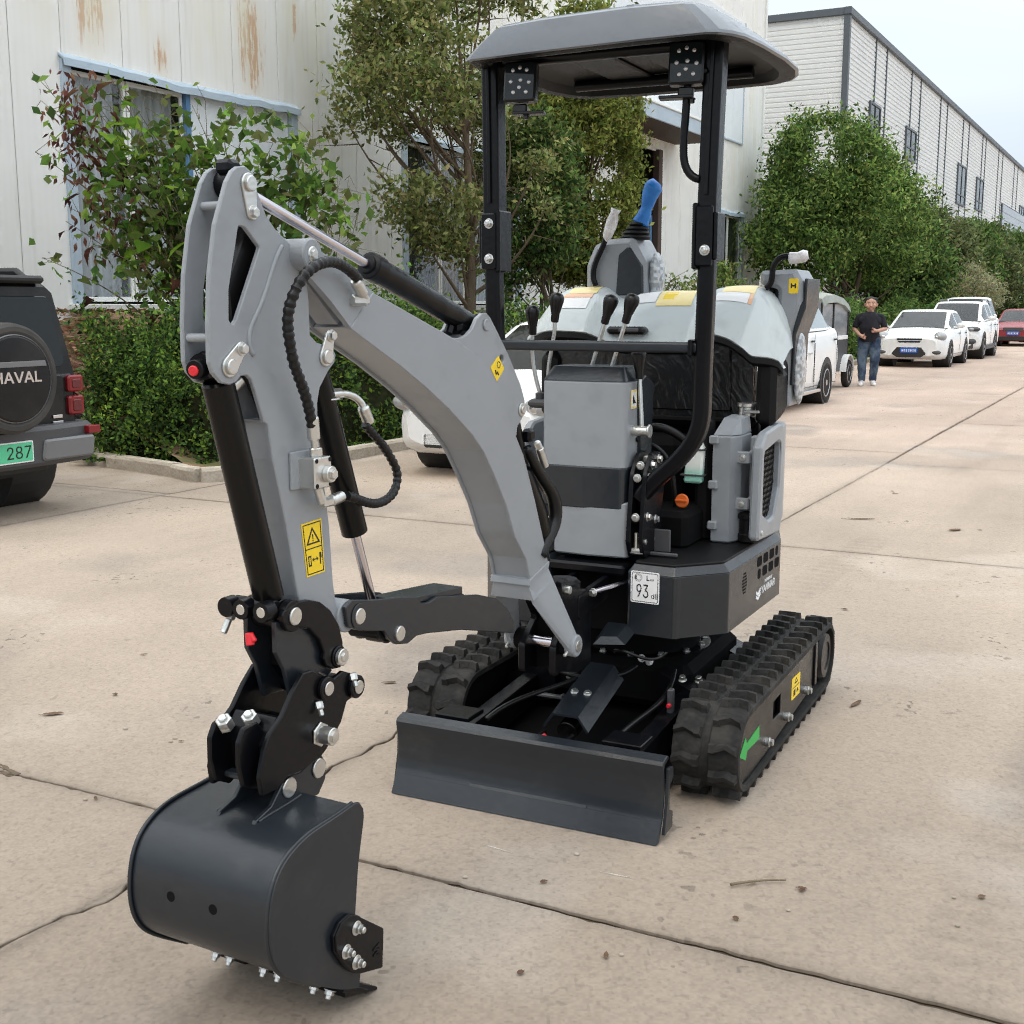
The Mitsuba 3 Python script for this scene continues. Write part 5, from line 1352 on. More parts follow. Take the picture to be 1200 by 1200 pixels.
ex('canopy_roof', stack([ringat(0.010, 0.010, 2.404), ringat(0.0, 0.0, 2.408), ringat(0.004, 0.002, 2.418), ringat(0.045, 0.012, 2.455, 0.006), ringat(0.105, 0.030, 2.500, 0.012), ringat(0.125, 0.05, 2.510, 0.016), ringat(0.17, 0.12, 2.522, 0.02), ringat(0.30, 0.26, 2.532, 0.025)]), 'mat_canopy', 18)
ex('canopy_underside', stack([ringat(0.010, 0.010, 2.4035), ringat(0.03, 0.03, 2.398), ringat(0.06, 0.06, 2.402), ringat(0.08, 0.08, 2.43), ringat(0.12, 0.12, 2.445), ringat(0.20, 0.20, 2.448)]), 'mat_soft_black', 25)
for m_ in [rbox((x, 0.92, 2.442), (0.16, 0.62, 0.014), 0.006) for x in (-0.13, 0.13)]:
    ex('canopy_rib', m_, 'mat_soft_black', 30)
ex('canopy_cross_tube', cat(rod((-0.39, 0.64, 2.425), (0.36, 0.64, 2.425), 0.022, 14)), BP, 30)
ex('canopy_cross_tube', rod((-0.36, 1.2, 2.425), (0.33, 1.2, 2.425), 0.020, 14), BP, 30)
ex('canopy_crease', sweep([(0.135, 0.432, 2.43), (0.135, 0.447, 2.485), (0.133, 0.468, 2.520), (0.13, 0.53, 2.534)], [(-0.016, -0.006), (0.016, -0.006), (0.010, 0.004), (-0.010, 0.004)], [0, -1, 1]), 'mat_canopy', 30)
for s, ctr in ((-1, (609, 96)), (1, (804, 74))):
    k = num(M + '__work_lamp')
    c0 = [(-0.293,0.56,2.342),(0.289,0.56,2.355)][0 if s < 0 else 1]
    c0 = np.array(c0)
    LF_ = EX.sub(c0, [0.985, 0.17, 0], [0, 0.10, 0.995], np.cross([0.985, 0.17, 0], [0, 0.10, 0.995]))
    put(k, LF_(plate(rounded([(-0.056, -0.066), (0.056, -0.066), (0.056, 0.066), (-0.056, 0.066)], 0.012), -0.045, 0.0, 0.006)), 'mat_bezel', 30)
    put(k + '__fin', LF_(cat(*[rbox((x, 0, -0.055), (0.006, 0.11, 0.024), 0.001) for x in np.linspace(-0.045, 0.045, 8)])), 'mat_bezel')
    put(k + '__lens', LF_(plate(rounded([(-0.05, -0.06), (0.05, -0.06), (0.05, 0.06), (-0.05, 0.06)], 0.01), -0.001, 0.0015, 0.0005)), 'mat_dark_glass')
    spots = [(-0.024, 0.036), (0.024, 0.036), (0, 0.044), (-0.03, 0.0), (0.004, 0.004), (0.033, -0.004), (-0.02, -0.036), (0.024, -0.036), (0.0, -0.02)]
    for (a, b) in spots:
        put(k + '__led', LF_(lathe([(0.0065, 0.0015), (0.0065, 0.003), (0.004, 0.0045), (0.002, 0.005)], (a, b, 0), (a, b, 1), 12)), 'mat_led', 30)
    put(k + '__bracket', LF_(cat(rbox((0, -0.085, -0.03), (0.05, 0.03, 0.03), 0.005), rbox((-s * 0.03, -0.10, -0.03), (0.11, 0.010, 0.035), 0.002), hexbolt((0.02, -0.105, -0.03), (0, -1, 0), 0.009, 0.012))), 'mat_bezel')

# ------------------------------------------------ engine bay and raised engine hood
ex('engine_bay_back', rbox((-0.02, 1.45, 0.98), (0.80, 0.06, 0.49), 0.01), 'mat_matt_black')
ex('engine_block', cat(rbox((-0.05, 1.22, 0.88), (0.36, 0.30, 0.28), 0.03), rbox((0.02, 1.18, 1.06), (0.22, 0.20, 0.10), 0.03), rod((-0.1, 0.98, 0.95), (-0.1, 1.08, 0.95), 0.10, 24)), 'mat_matt_black', 30)
ex('engine_cover_step', rbox((0.06, 0.98, 0.80), (0.36, 0.30, 0.14), 0.02), 'mat_matt_black')
ex('engine_hose', tube(spline([(-0.02, 0.92, 1.02), (0.02, 0.90, 1.10), (0.10, 0.90, 1.09), (0.15, 0.92, 1.0), (0.16, 0.95, 0.86)], 30), 0.010, 10), 'mat_hose', True)
ex('engine_hose', tube(spline([(0.0, 1.0, 1.10), (0.07, 0.96, 1.16), (0.16, 1.0, 1.12), (0.2, 1.05, 0.95)], 30), 0.016, 10), 'mat_hose', True)
ex('engine_plate', cat(*[rbox((x, 0.99, z), (0.05, 0.006, 0.018), 0.001) for x, z in ((0.065, 0.975), (0.06, 0.945))]), 'mat_grey_plastic')
ex('fuel_cap', cat(lathe([(0.024, 0), (0.026, 0.006), (0.022, 0.014)], (0.195, 0.915, 0.900), (0.195, 0.5, 0.95), 24), rbox((0.195, 0.899, 0.903), (0.045, 0.012, 0.008), 0.002)), 'mat_orange', 30)
bo = num(M + '__coolant_bottle')
put(bo, EX(plate(fillet([(-0.035, 0), (0.035, 0), (0.040, 0.13), (0.02, 0.17), (-0.02, 0.17)], 0.01), -0.03, 0.03, 0.008).apply_transform(np.array([[1, 0, 0, 0.205], [0, 0, -1, 1.02], [0, 1, 0, 0.955], [0, 0, 0, 1]]))), 'mat_bottle', 30)
put(bo + '__strap', EX(cat(rbox((0.205, 1.02, 0.985), (0.09, 0.07, 0.006), 0.001), rbox((0.205, 1.02, 1.08), (0.09, 0.07, 0.006), 0.001))), 'mat_grey_plastic')
ex('pedal', cat(rbox((0.165, 0.70, 0.79), (0.12, 0.012, 0.08), 0.003), rod((0.12, 0.66, 0.745), (0.165, 0.70, 0.80), 0.01, 10), rbox((0.21, 0.66, 0.75), (0.11, 0.014, 0.012), 0.003)), 'mat_grey_plastic')
ex('pedal_linkage', cat(rod((0.135, 0.60, 0.755), (0.135, 0.60, 0.83), 0.008, 10), rod((0.115, 0.60, 0.765), (0.165, 0.60, 0.765), 0.012, 12), hexbolt((0.16, 0.60, 0.80), (1, 0, 0), 0.010, 0.01), rod((0.15, 0.62, 0.77), (0.15, 0.62, 0.81), 0.006, 8)), 'mat_zinc')
# air duct, radiator tower, filter
ex('air_duct', cat(rbox((0.235, 1.05, 0.965), (0.062, 0.06, 0.46), 0.015)), 'mat_soft_black')
ex('radiator_tower', plate([(0.28, 0.995), (0.345, 0.995), (0.372, 1.05), (0.372, 1.18), (0.28, 1.18)], 0.742, 1.135, 0.006), GP, 25)
ex('radiator_cap', trimesh.convex.convex_hull(np.array([[0.28, 1.0, 1.137], [0.345, 1.0, 1.137], [0.37, 1.05, 1.137], [0.37, 1.18, 1.137], [0.28, 1.18, 1.137], [0.30, 1.06, 1.195], [0.36, 1.07, 1.19], [0.365, 1.17, 1.195], [0.30, 1.17, 1.20]])), GP, 20)
for z in (0.805, 0.955, 1.12):
    ex('radiator_clip', rbox((0.285, 0.99, z), (0.035, 0.02, 0.032), 0.005), GP)
ex('hinge_post', rbox((0.412, 1.10, 0.98), (0.035, 0.045, 0.30), 0.006), GP)
for z in (0.885, 1.055):
    k = num(M + '__door_hinge')
    put(k, EX(cat(rbox((0.375, 1.035, z), (0.07, 0.014, 0.045), 0.005), rbox((0.412, 1.062, z), (0.03, 0.03, 0.05), 0.005))), GP)
    put(k + '__bolt', EX(cat(hexbolt((0.345, 1.028, z + 0.01), (0, -1, 0), 0.009, 0.009), hexbolt((0.382, 1.028, z), (0, -1, 0), 0.009, 0.009))), 'mat_zinc')
ex('fuel_filter', lathe([(0.03, 0), (0.034, 0.006), (0.034, 0.03), (0.030, 0.034), (0.030, 0.085), (0.036, 0.09), (0.036, 0.105), (0.02, 0.112)], (0.402, 1.05, 0.742), (0.402, 1.05, 1), 22), 'mat_soft_black', 30)
ex('radiator_neck', cat(rod((0.34, 1.22, 1.19), (0.34, 1.22, 1.225), 0.03, 20), rod((0.34, 1.22, 1.225), (0.34, 1.22, 1.24), 0.036, 20), rbox((0.37, 1.18, 1.21), (0.06, 0.02, 0.012), 0.003)), 'mat_zinc', 30)
# louvred side cover
GLP = fillet([(0.975, 0.760), (1.30, 0.744), (1.325, 0.80), (1.325, 1.135), (1.27, 1.165), (1.06, 1.148), (0.995, 1.10)], 0.018)
GLH = fillet([(1.03, 0.855), (1.13, 0.815), (1.20, 0.82), (1.265, 0.92), (1.275, 1.085), (1.235, 1.10), (1.03, 1.075)], 0.012)
gk = num(M + '__side_cover')
put(gk, YZ(plate(GLP, 0.425, 0.462, 0.008, [GLH[::-1]])), GP, 25)
put(gk + '__mesh_backing', YZ(plate(GLH, 0.430, 0.436, 0.0)), 'mat_matt_black')
hx = []
for r_ in range(14):
    for c_ in range(13):
        y_, z_ = 1.035 + c_ * 0.02 + (r_ % 2) * 0.01, 0.825 + r_ * 0.02
        if Polygon(GLH).buffer(-0.008).contains(trimesh.path.polygons.Point(y_, z_) if False else __import__('shapely.geometry', fromlist=['Point']).Point(y_, z_)):
            hx.append(rod((y_, z_, 0.4365), (y_, z_, 0.440), 0.0065, 6, b=0.0005))
put(gk + '__mesh', YZ(cat(*hx)), 'mat_bezel')
labels[gk + '__mesh'] = {'kind': 'stuff'}
put(gk + '__screw', YZ(cat(rod((1.02, 0.785, 0.46), (1.02, 0.785, 0.467), 0.010, 14))), 'mat_zinc', 30)
put(gk + '__rear_panel', EX(plate(fillet([(0.44, 1.345), (0.40, 1.60), (0.20, 1.70), (-0.24, 1.70), (-0.44, 1.60), (-0.48, 1.345), (-0.44, 1.345), (-0.40, 1.56), (-0.22, 1.65), (0.18, 1.65), (0.36, 1.56), (0.40, 1.345)], 0.012), 0.745, 1.14, 0.01)), GP, 25)
put(gk + '__left_panel', YZ(plate(GLP, -0.502, -0.465, 0.008)), GP, 25)
# hood: front lip, sloping face, top; stations across the machine: x, lip z, top z, lip y, top y
HS = [(-0.585, 1.455, 1.505, 1.24, 1.34), (-0.54, 1.475, 1.575, 1.20, 1.33), (-0.475, 1.495, 1.650, 1.16, 1.34), (-0.435, 1.50, 1.668, 1.15, 1.35), (-0.30, 1.495, 1.672, 1.15, 1.36), (-0.265, 1.485, 1.655, 1.155, 1.36), (-0.215, 1.462, 1.625, 1.17, 1.36),
      (-0.17, 1.452, 1.640, 1.18, 1.37), (0.0, 1.450, 1.655, 1.18, 1.38), (0.10, 1.452, 1.655, 1.18, 1.38), (0.14, 1.470, 1.655, 1.175, 1.37), (0.19, 1.495, 1.668, 1.16, 1.36), (0.27, 1.480, 1.672, 1.15, 1.36), (0.335, 1.445, 1.668, 1.14, 1.35), (0.375, 1.415, 1.650, 1.14, 1.345), (0.425, 1.41, 1.595, 1.16, 1.345), (0.455, 1.40, 1.52, 1.19, 1.345), (0.470, 1.375, 1.44, 1.22, 1.345)]
xs_ = np.array([h[0] for h in HS])
xi = np.linspace(xs_[0], xs_[-1], 90)
from scipy.interpolate import PchipInterpolator
Hh = np.stack([PchipInterpolator(xs_, np.array([h[k] for h in HS]))(xi) for k in range(1, 5)], 1)
rows = []
for x, (lz, tz, ly, ty) in zip(xi, Hh):
    d = tz - lz
    rows.append([(x, ly + 0.05, lz - 0.004), (x, ly + 0.012, lz - 0.006), (x, ly, lz + 0.004), (x, ly + 0.008, lz + 0.018), (x, ly + 0.25 * (ty - ly), lz + 0.42 * d), (x, ly + 0.62 * (ty - ly), lz + 0.80 * d), (x, ly + 0.85 * (ty - ly), lz + 0.95 * d), (x, ty, tz), (x, ty + 0.10, tz + 0.004), (x, ty + 0.12, tz - 0.02)])
V = np.array(rows).reshape(-1, 3)
q, _, _ = grid_faces(len(xi), 10)
hd_ = num(M + '__engine_hood')
put(hd_, EX(quads(V, q)), 'mat_hood_paint', 35)
def hood_pt(x, t):
    lz, tz, ly, ty = [np.interp(x, xi, Hh[:, k]) for k in range(4)]
    ys = [ly + 0.008, ly + 0.25 * (ty - ly), ly + 0.62 * (ty - ly), ly + 0.85 * (ty - ly), ty, ty + 0.10]
    d = tz - lz
    zs_ = [lz + 0.018, lz + 0.42 * d, lz + 0.80 * d, lz + 0.95 * d, tz, tz + 0.004]
    return x, float(np.interp(t, [0, 0.42, 0.80, 0.95, 1, 1.4], ys)), float(np.interp(t, [0, 0.42, 0.80, 0.95, 1, 1.4], zs_))
def hood_decal(x0, x1, t0, t1, mt, name):
    X, Tt = np.meshgrid(np.linspace(x0, x1, 10), np.linspace(t0, t1, 8), indexing='ij')
    V = np.array([hood_pt(a, b) for a, b in zip(X.ravel(), Tt.ravel())]) + np.array([0, -0.0016, 0.0022])
    put(hd_ + '__' + name, EX(quads(V, grid_faces(10, 8)[0])), mt, True)
hood_decal(-0.425, -0.305, 0.86, 1.25, 'mat_pale_yellow', 'yellow_decal')
hood_decal(-0.435, -0.315, 0.76, 0.855, 'mat_pale_orange', 'orange_decal')
hood_decal(-0.44, -0.32, 0.52, 0.755, 'mat_print_white', 'white_decal')
hood_decal(-0.15, -0.06, 0.80, 1.05, 'mat_print_white', 'white_decal')
hood_decal(-0.055, 0.09, 0.72, 1.05, 'mat_pale_yellow', 'yellow_decal')
hood_decal(-0.035, 0.02, 0.84, 0.98, 'mat_yellow', 'warning_mark')
hood_decal(0.205, 0.335, 0.88, 1.3, 'mat_pale_yellow', 'yellow_decal')
hood_decal(0.19, 0.32, 0.70, 0.875, 'mat_print_white', 'white_decal')
hood_decal(0.321, 0.336, 0.70, 0.875, 'mat_pale_orange', 'orange_decal')
put(hd_ + '__latch', EX(cat(rbox((-0.13, 1.185, 1.505), (0.16, 0.05, 0.03), 0.010))), 'mat_bezel', 30)
put(hd_ + '__latch_key', EX(rbox((-0.115, 1.156, 1.507), (0.08, 0.014, 0.016), 0.004)), 'mat_grey_plastic', 30)
# black lip under the hood edge, insulation, side cheek
rows = []
for x, (lz, tz, ly, ty) in zip(xi, Hh):
    rows.append([(x, ly + 0.003, lz - 0.002), (x, ly + 0.001, lz - 0.022), (x, ly + 0.02, lz - 0.035), (x, ly + 0.08, lz - 0.03)])
put(hd_ + '__rubber_lip', EX(quads(np.array(rows).reshape(-1, 3), grid_faces(len(xi), 4)[0])), 'mat_soft_black', 35)
put(hd_ + '__insulation', EX(lumpy(trimesh.creation.box((0.80, 0.05, 0.30)).subdivide().subdivide().subdivide().subdivide(), 0.004, 5.0).apply_translation((-0.04, 1.25, 1.32))), 'mat_foil', True)
put(hd_ + '__insulation_panel', EX(lumpy(plate([(-0.30, -0.135), (0.16, -0.135), (0.15, 0.12), (-0.30, 0.13)], 0, 0.012, 0.004).subdivide().subdivide().subdivide(), 0.003, 6.0).apply_transform(np.array([[1, 0, 0, 0.12], [0, 0, -1, 1.225], [0, 1, 0, 1.34], [0, 0, 0, 1]]))), 'mat_foil', True)
ck = fillet([(1.18, 1.40), (1.26, 1.445), (1.37, 1.40), (1.42, 1.30), (1.40, 1.22), (1.34, 1.185), (1.27, 1.165), (1.18, 1.15)], 0.03)
put(hd_ + '__side_cheek', YZ(plate(ck, 0.38, 0.455, 0.02)), 'mat_soft_black', 30)
put(hd_ + '__side_cheek', YZ(plate(ck, -0.50, -0.43, 0.02)), 'mat_soft_black', 30)
put(hd_ + '__lower_trim', EX(rbox((-0.02, 1.30, 1.17), (0.78, 0.16, 0.05), 0.02)), 'mat_soft_black', 30)
put(hd_ + '__stay', EX(cat(rbox((0.345, 1.30, 1.05), (0.05, 0.05, 0.26), 0.01))), 'mat_soft_black', 30)
# armrest consoles beyond the hood
for s in (-1,):
    k = num(M + '__control_console')
    cp_ = fillet([(-0.39, 1.60), (-0.39, 1.76), (-0.355, 1.84), (-0.30, 1.862), (-0.19, 1.868), (-0.135, 1.77), (-0.125, 1.60)], 0.02)
    put(k, XZ(plate(cp_, -1.62, -1.38, 0.022)), GP, 25)
    put(k + '__bezel', XZ(plate(fillet([(-0.255, 1.64), (-0.245, 1.80), (-0.20, 1.835), (-0.145, 1.755), (-0.14, 1.64)], 0.012), -1.40, -1.3745, 0.004)), SPt, 25)
    for i_ in range(4):
        put(k + '__bellows_fold', EX(lathe([(0.055 - i_ * 0.007, 0), (0.062 - i_ * 0.007, 0.008), (0.055 - i_ * 0.007, 0.017)], (-0.205 + i_ * 0.004, 1.46, 1.862 + i_ * 0.017), (-0.2 + i_ * 0.004, 1.46, 2.2), 24)), 'mat_soft_black', 30)
    jp = spline([(-0.185, 1.46, 1.925), (-0.168, 1.46, 1.965), (-0.150, 1.46, 2.02), (-0.135, 1.46, 2.06), (-0.118, 1.46, 2.085)], 24)
    rr_ = np.interp(np.linspace(0, 1, 24), [0, 0.12, 0.35, 0.7, 0.88, 1], [0.036, 0.03, 0.024, 0.034, 0.038, 0.022])
    put(k + '__joystick', EX(lumpy(tube(jp, rr_, 18), 0.004, 40)), 'mat_blue_wrap', True)
    put(k + '__lock_lever', EX(tube(spline([(-0.335, 1.36, 1.68), (-0.345, 1.36, 1.74), (-0.318, 1.36, 1.81), (-0.292, 1.36, 1.875)], 20), 0.011, 10)), BP, True)
    bag = lathe([(0.008, 0), (0.020, 0.02), (0.024, 0.06), (0.022, 0.09), (0.016, 0.115), (0.022, 0.13)], (-0.296, 1.36, 1.855), (-0.255, 1.36, 1.97), 16)
    put(k + '__plastic_bag', EX(lumpy(bag, 0.008, 45)), 'mat_bag', True)
    put(k + '__lever_grip', EX(rod((-0.290, 1.36, 1.88), (-0.268, 1.36, 1.945), 0.012, 12)), 'mat_red', True)
    put(k + '__bubble_wrap', EX(lumpy(ell((-0.118, 1.48, 1.71), (0.026, 0.07, 0.10), 4), 0.006, 40)), 'mat_bubble', True)
k = num(M + '__control_console')
rc = fillet([(0.335, 1.73), (0.47, 1.735), (0.497, 1.69), (0.500, 1.60), (0.465, 1.50), (0.462, 1.22), (0.43, 1.21), (0.405, 1.45), (0.405, 1.66), (0.335, 1.68)], 0.012)
put(k, XZ(plate(rc, -1.60, -1.36, 0.018)), GP, 25)
put(k + '__inner_mechanism', EX(cat(rbox((0.385, 1.50, 1.58), (0.07, 0.16, 0.22), 0.01), rod((0.36, 1.40, 1.48), (0.375, 1.40, 1.66), 0.012, 10), rod((0.39, 1.39, 1.46), (0.40, 1.39, 1.66), 0.010, 10))), 'mat_soft_black', 30)
put(k + '__edge_trim', XZ(plate(fillet([(0.486, 1.60), (0.504, 1.62), (0.504, 1.70), (0.515, 1.70), (0.512, 1.59), (0.478, 1.49), (0.474, 1.30), (0.462, 1.30), (0.466, 1.50)], 0.003), -1.59, -1.37, 0.004)), SPt, 30)
put(k + '__yellow_decal', XZ(plate(rounded([(0.447, 1.645), (0.483, 1.645), (0.483, 1.70), (0.447, 1.70)], 0.004), -1.361, -1.3588, 0.0005)), 'mat_yellow')
put(k + '__decal_print', XZ(cat(plate([(0.455, 1.67), (0.475, 1.67), (0.475, 1.676), (0.455, 1.676)], -1.3585, -1.358), plate([(0.455, 1.664), (0.460, 1.664), (0.460, 1.682), (0.455, 1.682)], -1.3585, -1.358), plate([(0.470, 1.664), (0.475, 1.664), (0.475, 1.682), (0.470, 1.682)], -1.3585, -1.358))), 'mat_print_black')
put(k + '__lock_lever', EX(tube(spline([(0.365, 1.34, 1.665), (0.385, 1.34, 1.69), (0.392, 1.34, 1.745), (0.410, 1.34, 1.772), (0.455, 1.34, 1.778)], 24), 0.011, 10)), BP, True)
bag = lathe([(0.010, 0), (0.022, 0.012), (0.020, 0.04), (0.024, 0.06), (0.014, 0.075)], (0.445, 1.34, 1.772), (0.52, 1.34, 1.785), 16)
put(k + '__plastic_bag', EX(lumpy(bag, 0.008, 45)), 'mat_bag', True)
put(k + '__bubble_wrap', EX(lumpy(ell((0.478, 1.46, 1.36), (0.018, 0.07, 0.14), 4), 0.006, 40)), 'mat_bubble', True)
# ---------------------------------------------------------------- boom, dipper, thumb, bucket
def arm(name, mesh, mat, smooth=30, parent=M, label=None):
    return put(parent + '__' + name, ARM(mesh), mat, smooth, label)


def pinlock(root, c, a, d, length=0.058, r=0.018):
    """A pin head with its keeper plate and bolt on the right face. d = direction of the keeper in (s, z)."""
    c = np.array(c, float)
    d = np.array(d, float) / np.linalg.norm(d)
    e = c + d * length
    k = num(root + '__pin_keeper')
    h = Polygon(np.vstack([circle(c, 0.022, 24), circle(e, 0.015, 20)])).convex_hull
    put(k, ARM(plate(np.array(h.exterior.coords)[:-1], a, a + 0.006, 0.0015)), 'mat_zinc', 30)
    put(k + '__pin', ARM(rod((c[0], c[1], a + 0.006), (c[0], c[1], a + 0.014), r * 0.9, 24)), 'mat_zinc', 30)
    put(k + '__bolt', ARM(hexbolt((e[0], e[1], a + 0.006), (0, 0, 1), 0.011, 0.009)), 'mat_zinc', False)


# ---- boom
BOOM_R = [(1.1,1.63),(1.006,1.601),(0.886,1.562),(0.779,1.528),(0.711,1.505),(0.641,1.476),(0.58,1.441),(0.53,1.401),(0.486,1.358),(0.446,1.303),(0.412,1.242),(0.354,1.166),(0.281,1.02),(0.215,0.869),(0.191,0.807),(0.307,0.771),(0.334,0.846),(0.405,0.928),(0.457,1.028),(0.522,1.119),(0.585,1.198),(0.646,1.251),(0.76,1.327),(0.868,1.39),(0.99,1.453),(1.085,1.497),(1.157,1.531),(1.192,1.548)]
bo_ = Polygon(BOOM_R).buffer(0)
bo_out = np.array(bo_.buffer(-0.004).buffer(0.008).buffer(-0.004).exterior.coords)[:-1]
bo_in = np.array(bo_.buffer(-0.007).exterior.coords)[:-1]
arm('boom', plate(bo_in, -0.058, 0.058, 0.001), GP, 25)
arm('boom_side_plate', plate(bo_out, 0.057, 0.067, 0.002), GP, 25)
arm('boom_side_plate', plate(bo_out, -0.067, -0.057, 0.002), GP, 25)
PIV = [(1.338,1.71)][0]
nose = [(1.185,1.548),(1.26,1.611),(1.331,1.666),(1.092,1.63),(1.213,1.688),(1.298,1.726)]
for s in (1, -1):
    pts_ = []
    for (a_, zz) in nose[:2] + nose[3:5]:
        pts_ += [(a_, zz, s * 0.050), (a_, zz, s * 0.064)]
    c = circle(PIV, 0.030, 16)
    pts_ += [(x, y, s * 0.042) for x, y in c] + [(x, y, s * 0.054) for x, y in c]
    arm('boom_nose_plate', trimesh.convex.convex_hull(np.array(pts_)), GP, 25)
arm('boom_nose_tube', rod((PIV[0], PIV[1], -0.078), (PIV[0], PIV[1], 0.078), 0.034, 32, b=0.003), GP, 30)
arm('pivot_pin', cat(rod((PIV[0], PIV[1], 0.07), (PIV[0], PIV[1], 0.081), 0.017, 24), hexbolt((PIV[0], PIV[1], 0.081), (0, 0, 1), 0.010, 0.004, False)), 'mat_zinc', 30)
nl_ = [(1.133,1.616),(1.192,1.557)]
arm('nose_gusset', trimesh.convex.convex_hull(np.array([(nl_[0][0], nl_[0][1], -0.03), (nl_[0][0], nl_[0][1], 0.03), (nl_[1][0], nl_[1][1], -0.03), (nl_[1][0], nl_[1][1], 0.03), (PIV[0] - 0.02, PIV[1] - 0.02, -0.03), (PIV[0] - 0.02, PIV[1] - 0.02, 0.03), (PIV[0], PIV[1] - 0.03, 0.03), (PIV[0], PIV[1] - 0.03, -0.03)])), GP, 25)
BRK = [(0.76,1.525),(0.723,1.516),(0.678,1.514),(0.647,1.521),(0.615,1.538),(0.591,1.566),(0.563,1.579),(0.538,1.579),(0.518,1.568),(0.476,1.526),(0.416,1.463),(0.344,1.374),(0.316,1.324),(0.314,1.289),(0.344,1.261),(0.362,1.249),(0.367,1.22),(0.446,1.257),(0.533,1.379),(0.656,1.471)]
BP1, BP2, BHOLE = [(0.546,1.547),(0.338,1.298),(0.455,1.45)]
for s in (1, -1):
    arm('cylinder_bracket', plate(fillet(BRK, 0.006), s * 0.050 if s > 0 else -0.050, 0.038 if s > 0 else -0.038, 0.002, [circle(BHOLE, 0.013, 20)[::-1]]) if False else plate(fillet(BRK, 0.006), *sorted((s * 0.050, s * 0.038)), 0.002, [circle(BHOLE, 0.013, 20)[::-1]]), GP, 25)
    arm('bracket_pin_head', rod((BP1[0], BP1[1], s * 0.050), (BP1[0], BP1[1], s * 0.056), 0.016, 24), GP, 30)
    arm('bracket_pin_head', cat(rod((BP2[0], BP2[1], s * 0.050), (BP2[0], BP2[1], s * 0.055), 0.020, 24), rod((BP2[0], BP2[1], s * 0.055), (BP2[0], BP2[1], s * 0.060), 0.012, 24)), 'mat_zinc', 30)
arm('bracket_tube', rod((BP1[0], BP1[1], -0.04), (BP1[0], BP1[1], 0.04), 0.024, 24), GP, 30)
dm = [(0.476,1.46),(0.442,1.422),(0.485,1.388),(0.521,1.429)]
arm('warning_decal', plate(rounded(dm, 0.004), 0.0504, 0.0512), 'mat_yellow', False)
dc = np.mean(dm, 0)
arm('warning_decal_print', cat(plate(circle(dc + [-0.006, 0.010], 0.010, 16), 0.0513, 0.0517, 0, [circle(dc + [-0.006, 0.010], 0.007, 16)[::-1]]), tube([(dc[0] + 0.014, dc[1] - 0.004, 0.0516), (dc[0] + 0.009, dc[1] - 0.016, 0.0516), (dc[0] + 0.002, dc[1] - 0.010, 0.0516), (dc[0] - 0.004, dc[1] - 0.018, 0.0516)], 0.0022, 6)), 'mat_print_black', False)
# weld seam ring and forked boom foot
FT = [(0.099,0.531)][0]
wr = [(0.195,0.808),(0.311,0.772)]
arm('boom_collar', plate(fillet([(wr[0][0] - 0.008, wr[0][1] + 0.012), (wr[1][0] + 0.004, wr[1][1] + 0.012), (wr[1][0] + 0.010, wr[1][1] - 0.010), (wr[0][0] - 0.002, wr[0][1] - 0.010)], 0.003), -0.0695, 0.0695, 0.002), GP, 30)
for s in (1, -1):
    c = circle(FT, 0.034, 24)
    c2 = circle(FT, 0.030, 24)
    top_ = [(wr[0][0], wr[0][1] - 0.004), (wr[1][0], wr[1][1] - 0.004), (wr[1][0] - 0.02, wr[1][1] - 0.07)]
    hull = trimesh.convex.convex_hull(np.array([(x, y, s * 0.064) for x, y in top_] + [(wr[0][0], wr[0][1] - 0.004, s * 0.045), (wr[1][0], wr[1][1] - 0.004, s * 0.045)] + [(x, y, s * 0.116) for x, y in c2] + [(x, y, s * 0.100) for x, y in c2]))
    arm('boom_foot_lug', hull, GP, 20)
    arm('boom_foot_boss', rod((FT[0], FT[1], s * 0.092), (FT[0], FT[1], s * 0.126), 0.036, 28, b=0.004), GP, 30)
    arm('boom_foot_pin_head', rod((FT[0], FT[1], s * 0.126), (FT[0], FT[1], s * 0.130), 0.018, 24), 'mat_zinc', 30)
    arm('grease_nipple', rod((FT[0] + 0.036, FT[1] - 0.012, s * 0.105), (FT[0] + 0.055, FT[1] - 0.022, s * 0.105), 0.006, 10), 'mat_zinc', 30)
fr_top = trimesh.convex.convex_hull(np.array([(wr[1][0] + 0.002, wr[1][1] - 0.004, -0.06), (wr[1][0] + 0.002, wr[1][1] - 0.004, 0.06), (wr[0][0], wr[0][1] - 0.004, 0.06), (wr[0][0], wr[0][1] - 0.004, -0.06), (wr[1][0] - 0.005, wr[1][1] - 0.055, -0.075), (wr[1][0] - 0.005, wr[1][1] - 0.055, 0.075), (wr[0][0] + 0.01, wr[0][1] - 0.06, 0.075), (wr[0][0] + 0.01, wr[0][1] - 0.06, -0.075)]))
arm('boom_foot_web', fr_top, GP, 20)
arm('boom_foot_pin', rod((FT[0], FT[1], -0.10), (FT[0], FT[1], 0.10), 0.019, 24), 'mat_chrome', 30)
arm('foot_bushing', rod((FT[0], FT[1], -0.092), (FT[0], FT[1], -0.052), 0.034, 24), 'mat_matt_black', 30)
arm('foot_bushing', rod((FT[0], FT[1], 0.045), (FT[0], FT[1], 0.092), 0.034, 24), 'mat_matt_black', 30)
arm('swing_casting', trimesh.convex.convex_hull(np.array([(FT[0] - 0.03, FT[1] - 0.10, -0.07), (FT[0] - 0.03, FT[1] - 0.10, 0.07), (FT[0] - 0.03, FT[1] + 0.05, -0.06), (FT[0] - 0.03, FT[1] + 0.05, 0.06), (FT[0] - 0.20, FT[1] - 0.10, -0.06), (FT[0] - 0.20, FT[1] - 0.10, 0.06), (FT[0] - 0.20, FT[1] + 0.14, -0.06), (FT[0] - 0.20, FT[1] + 0.14, 0.06)])), 'mat_matt_black', 20)


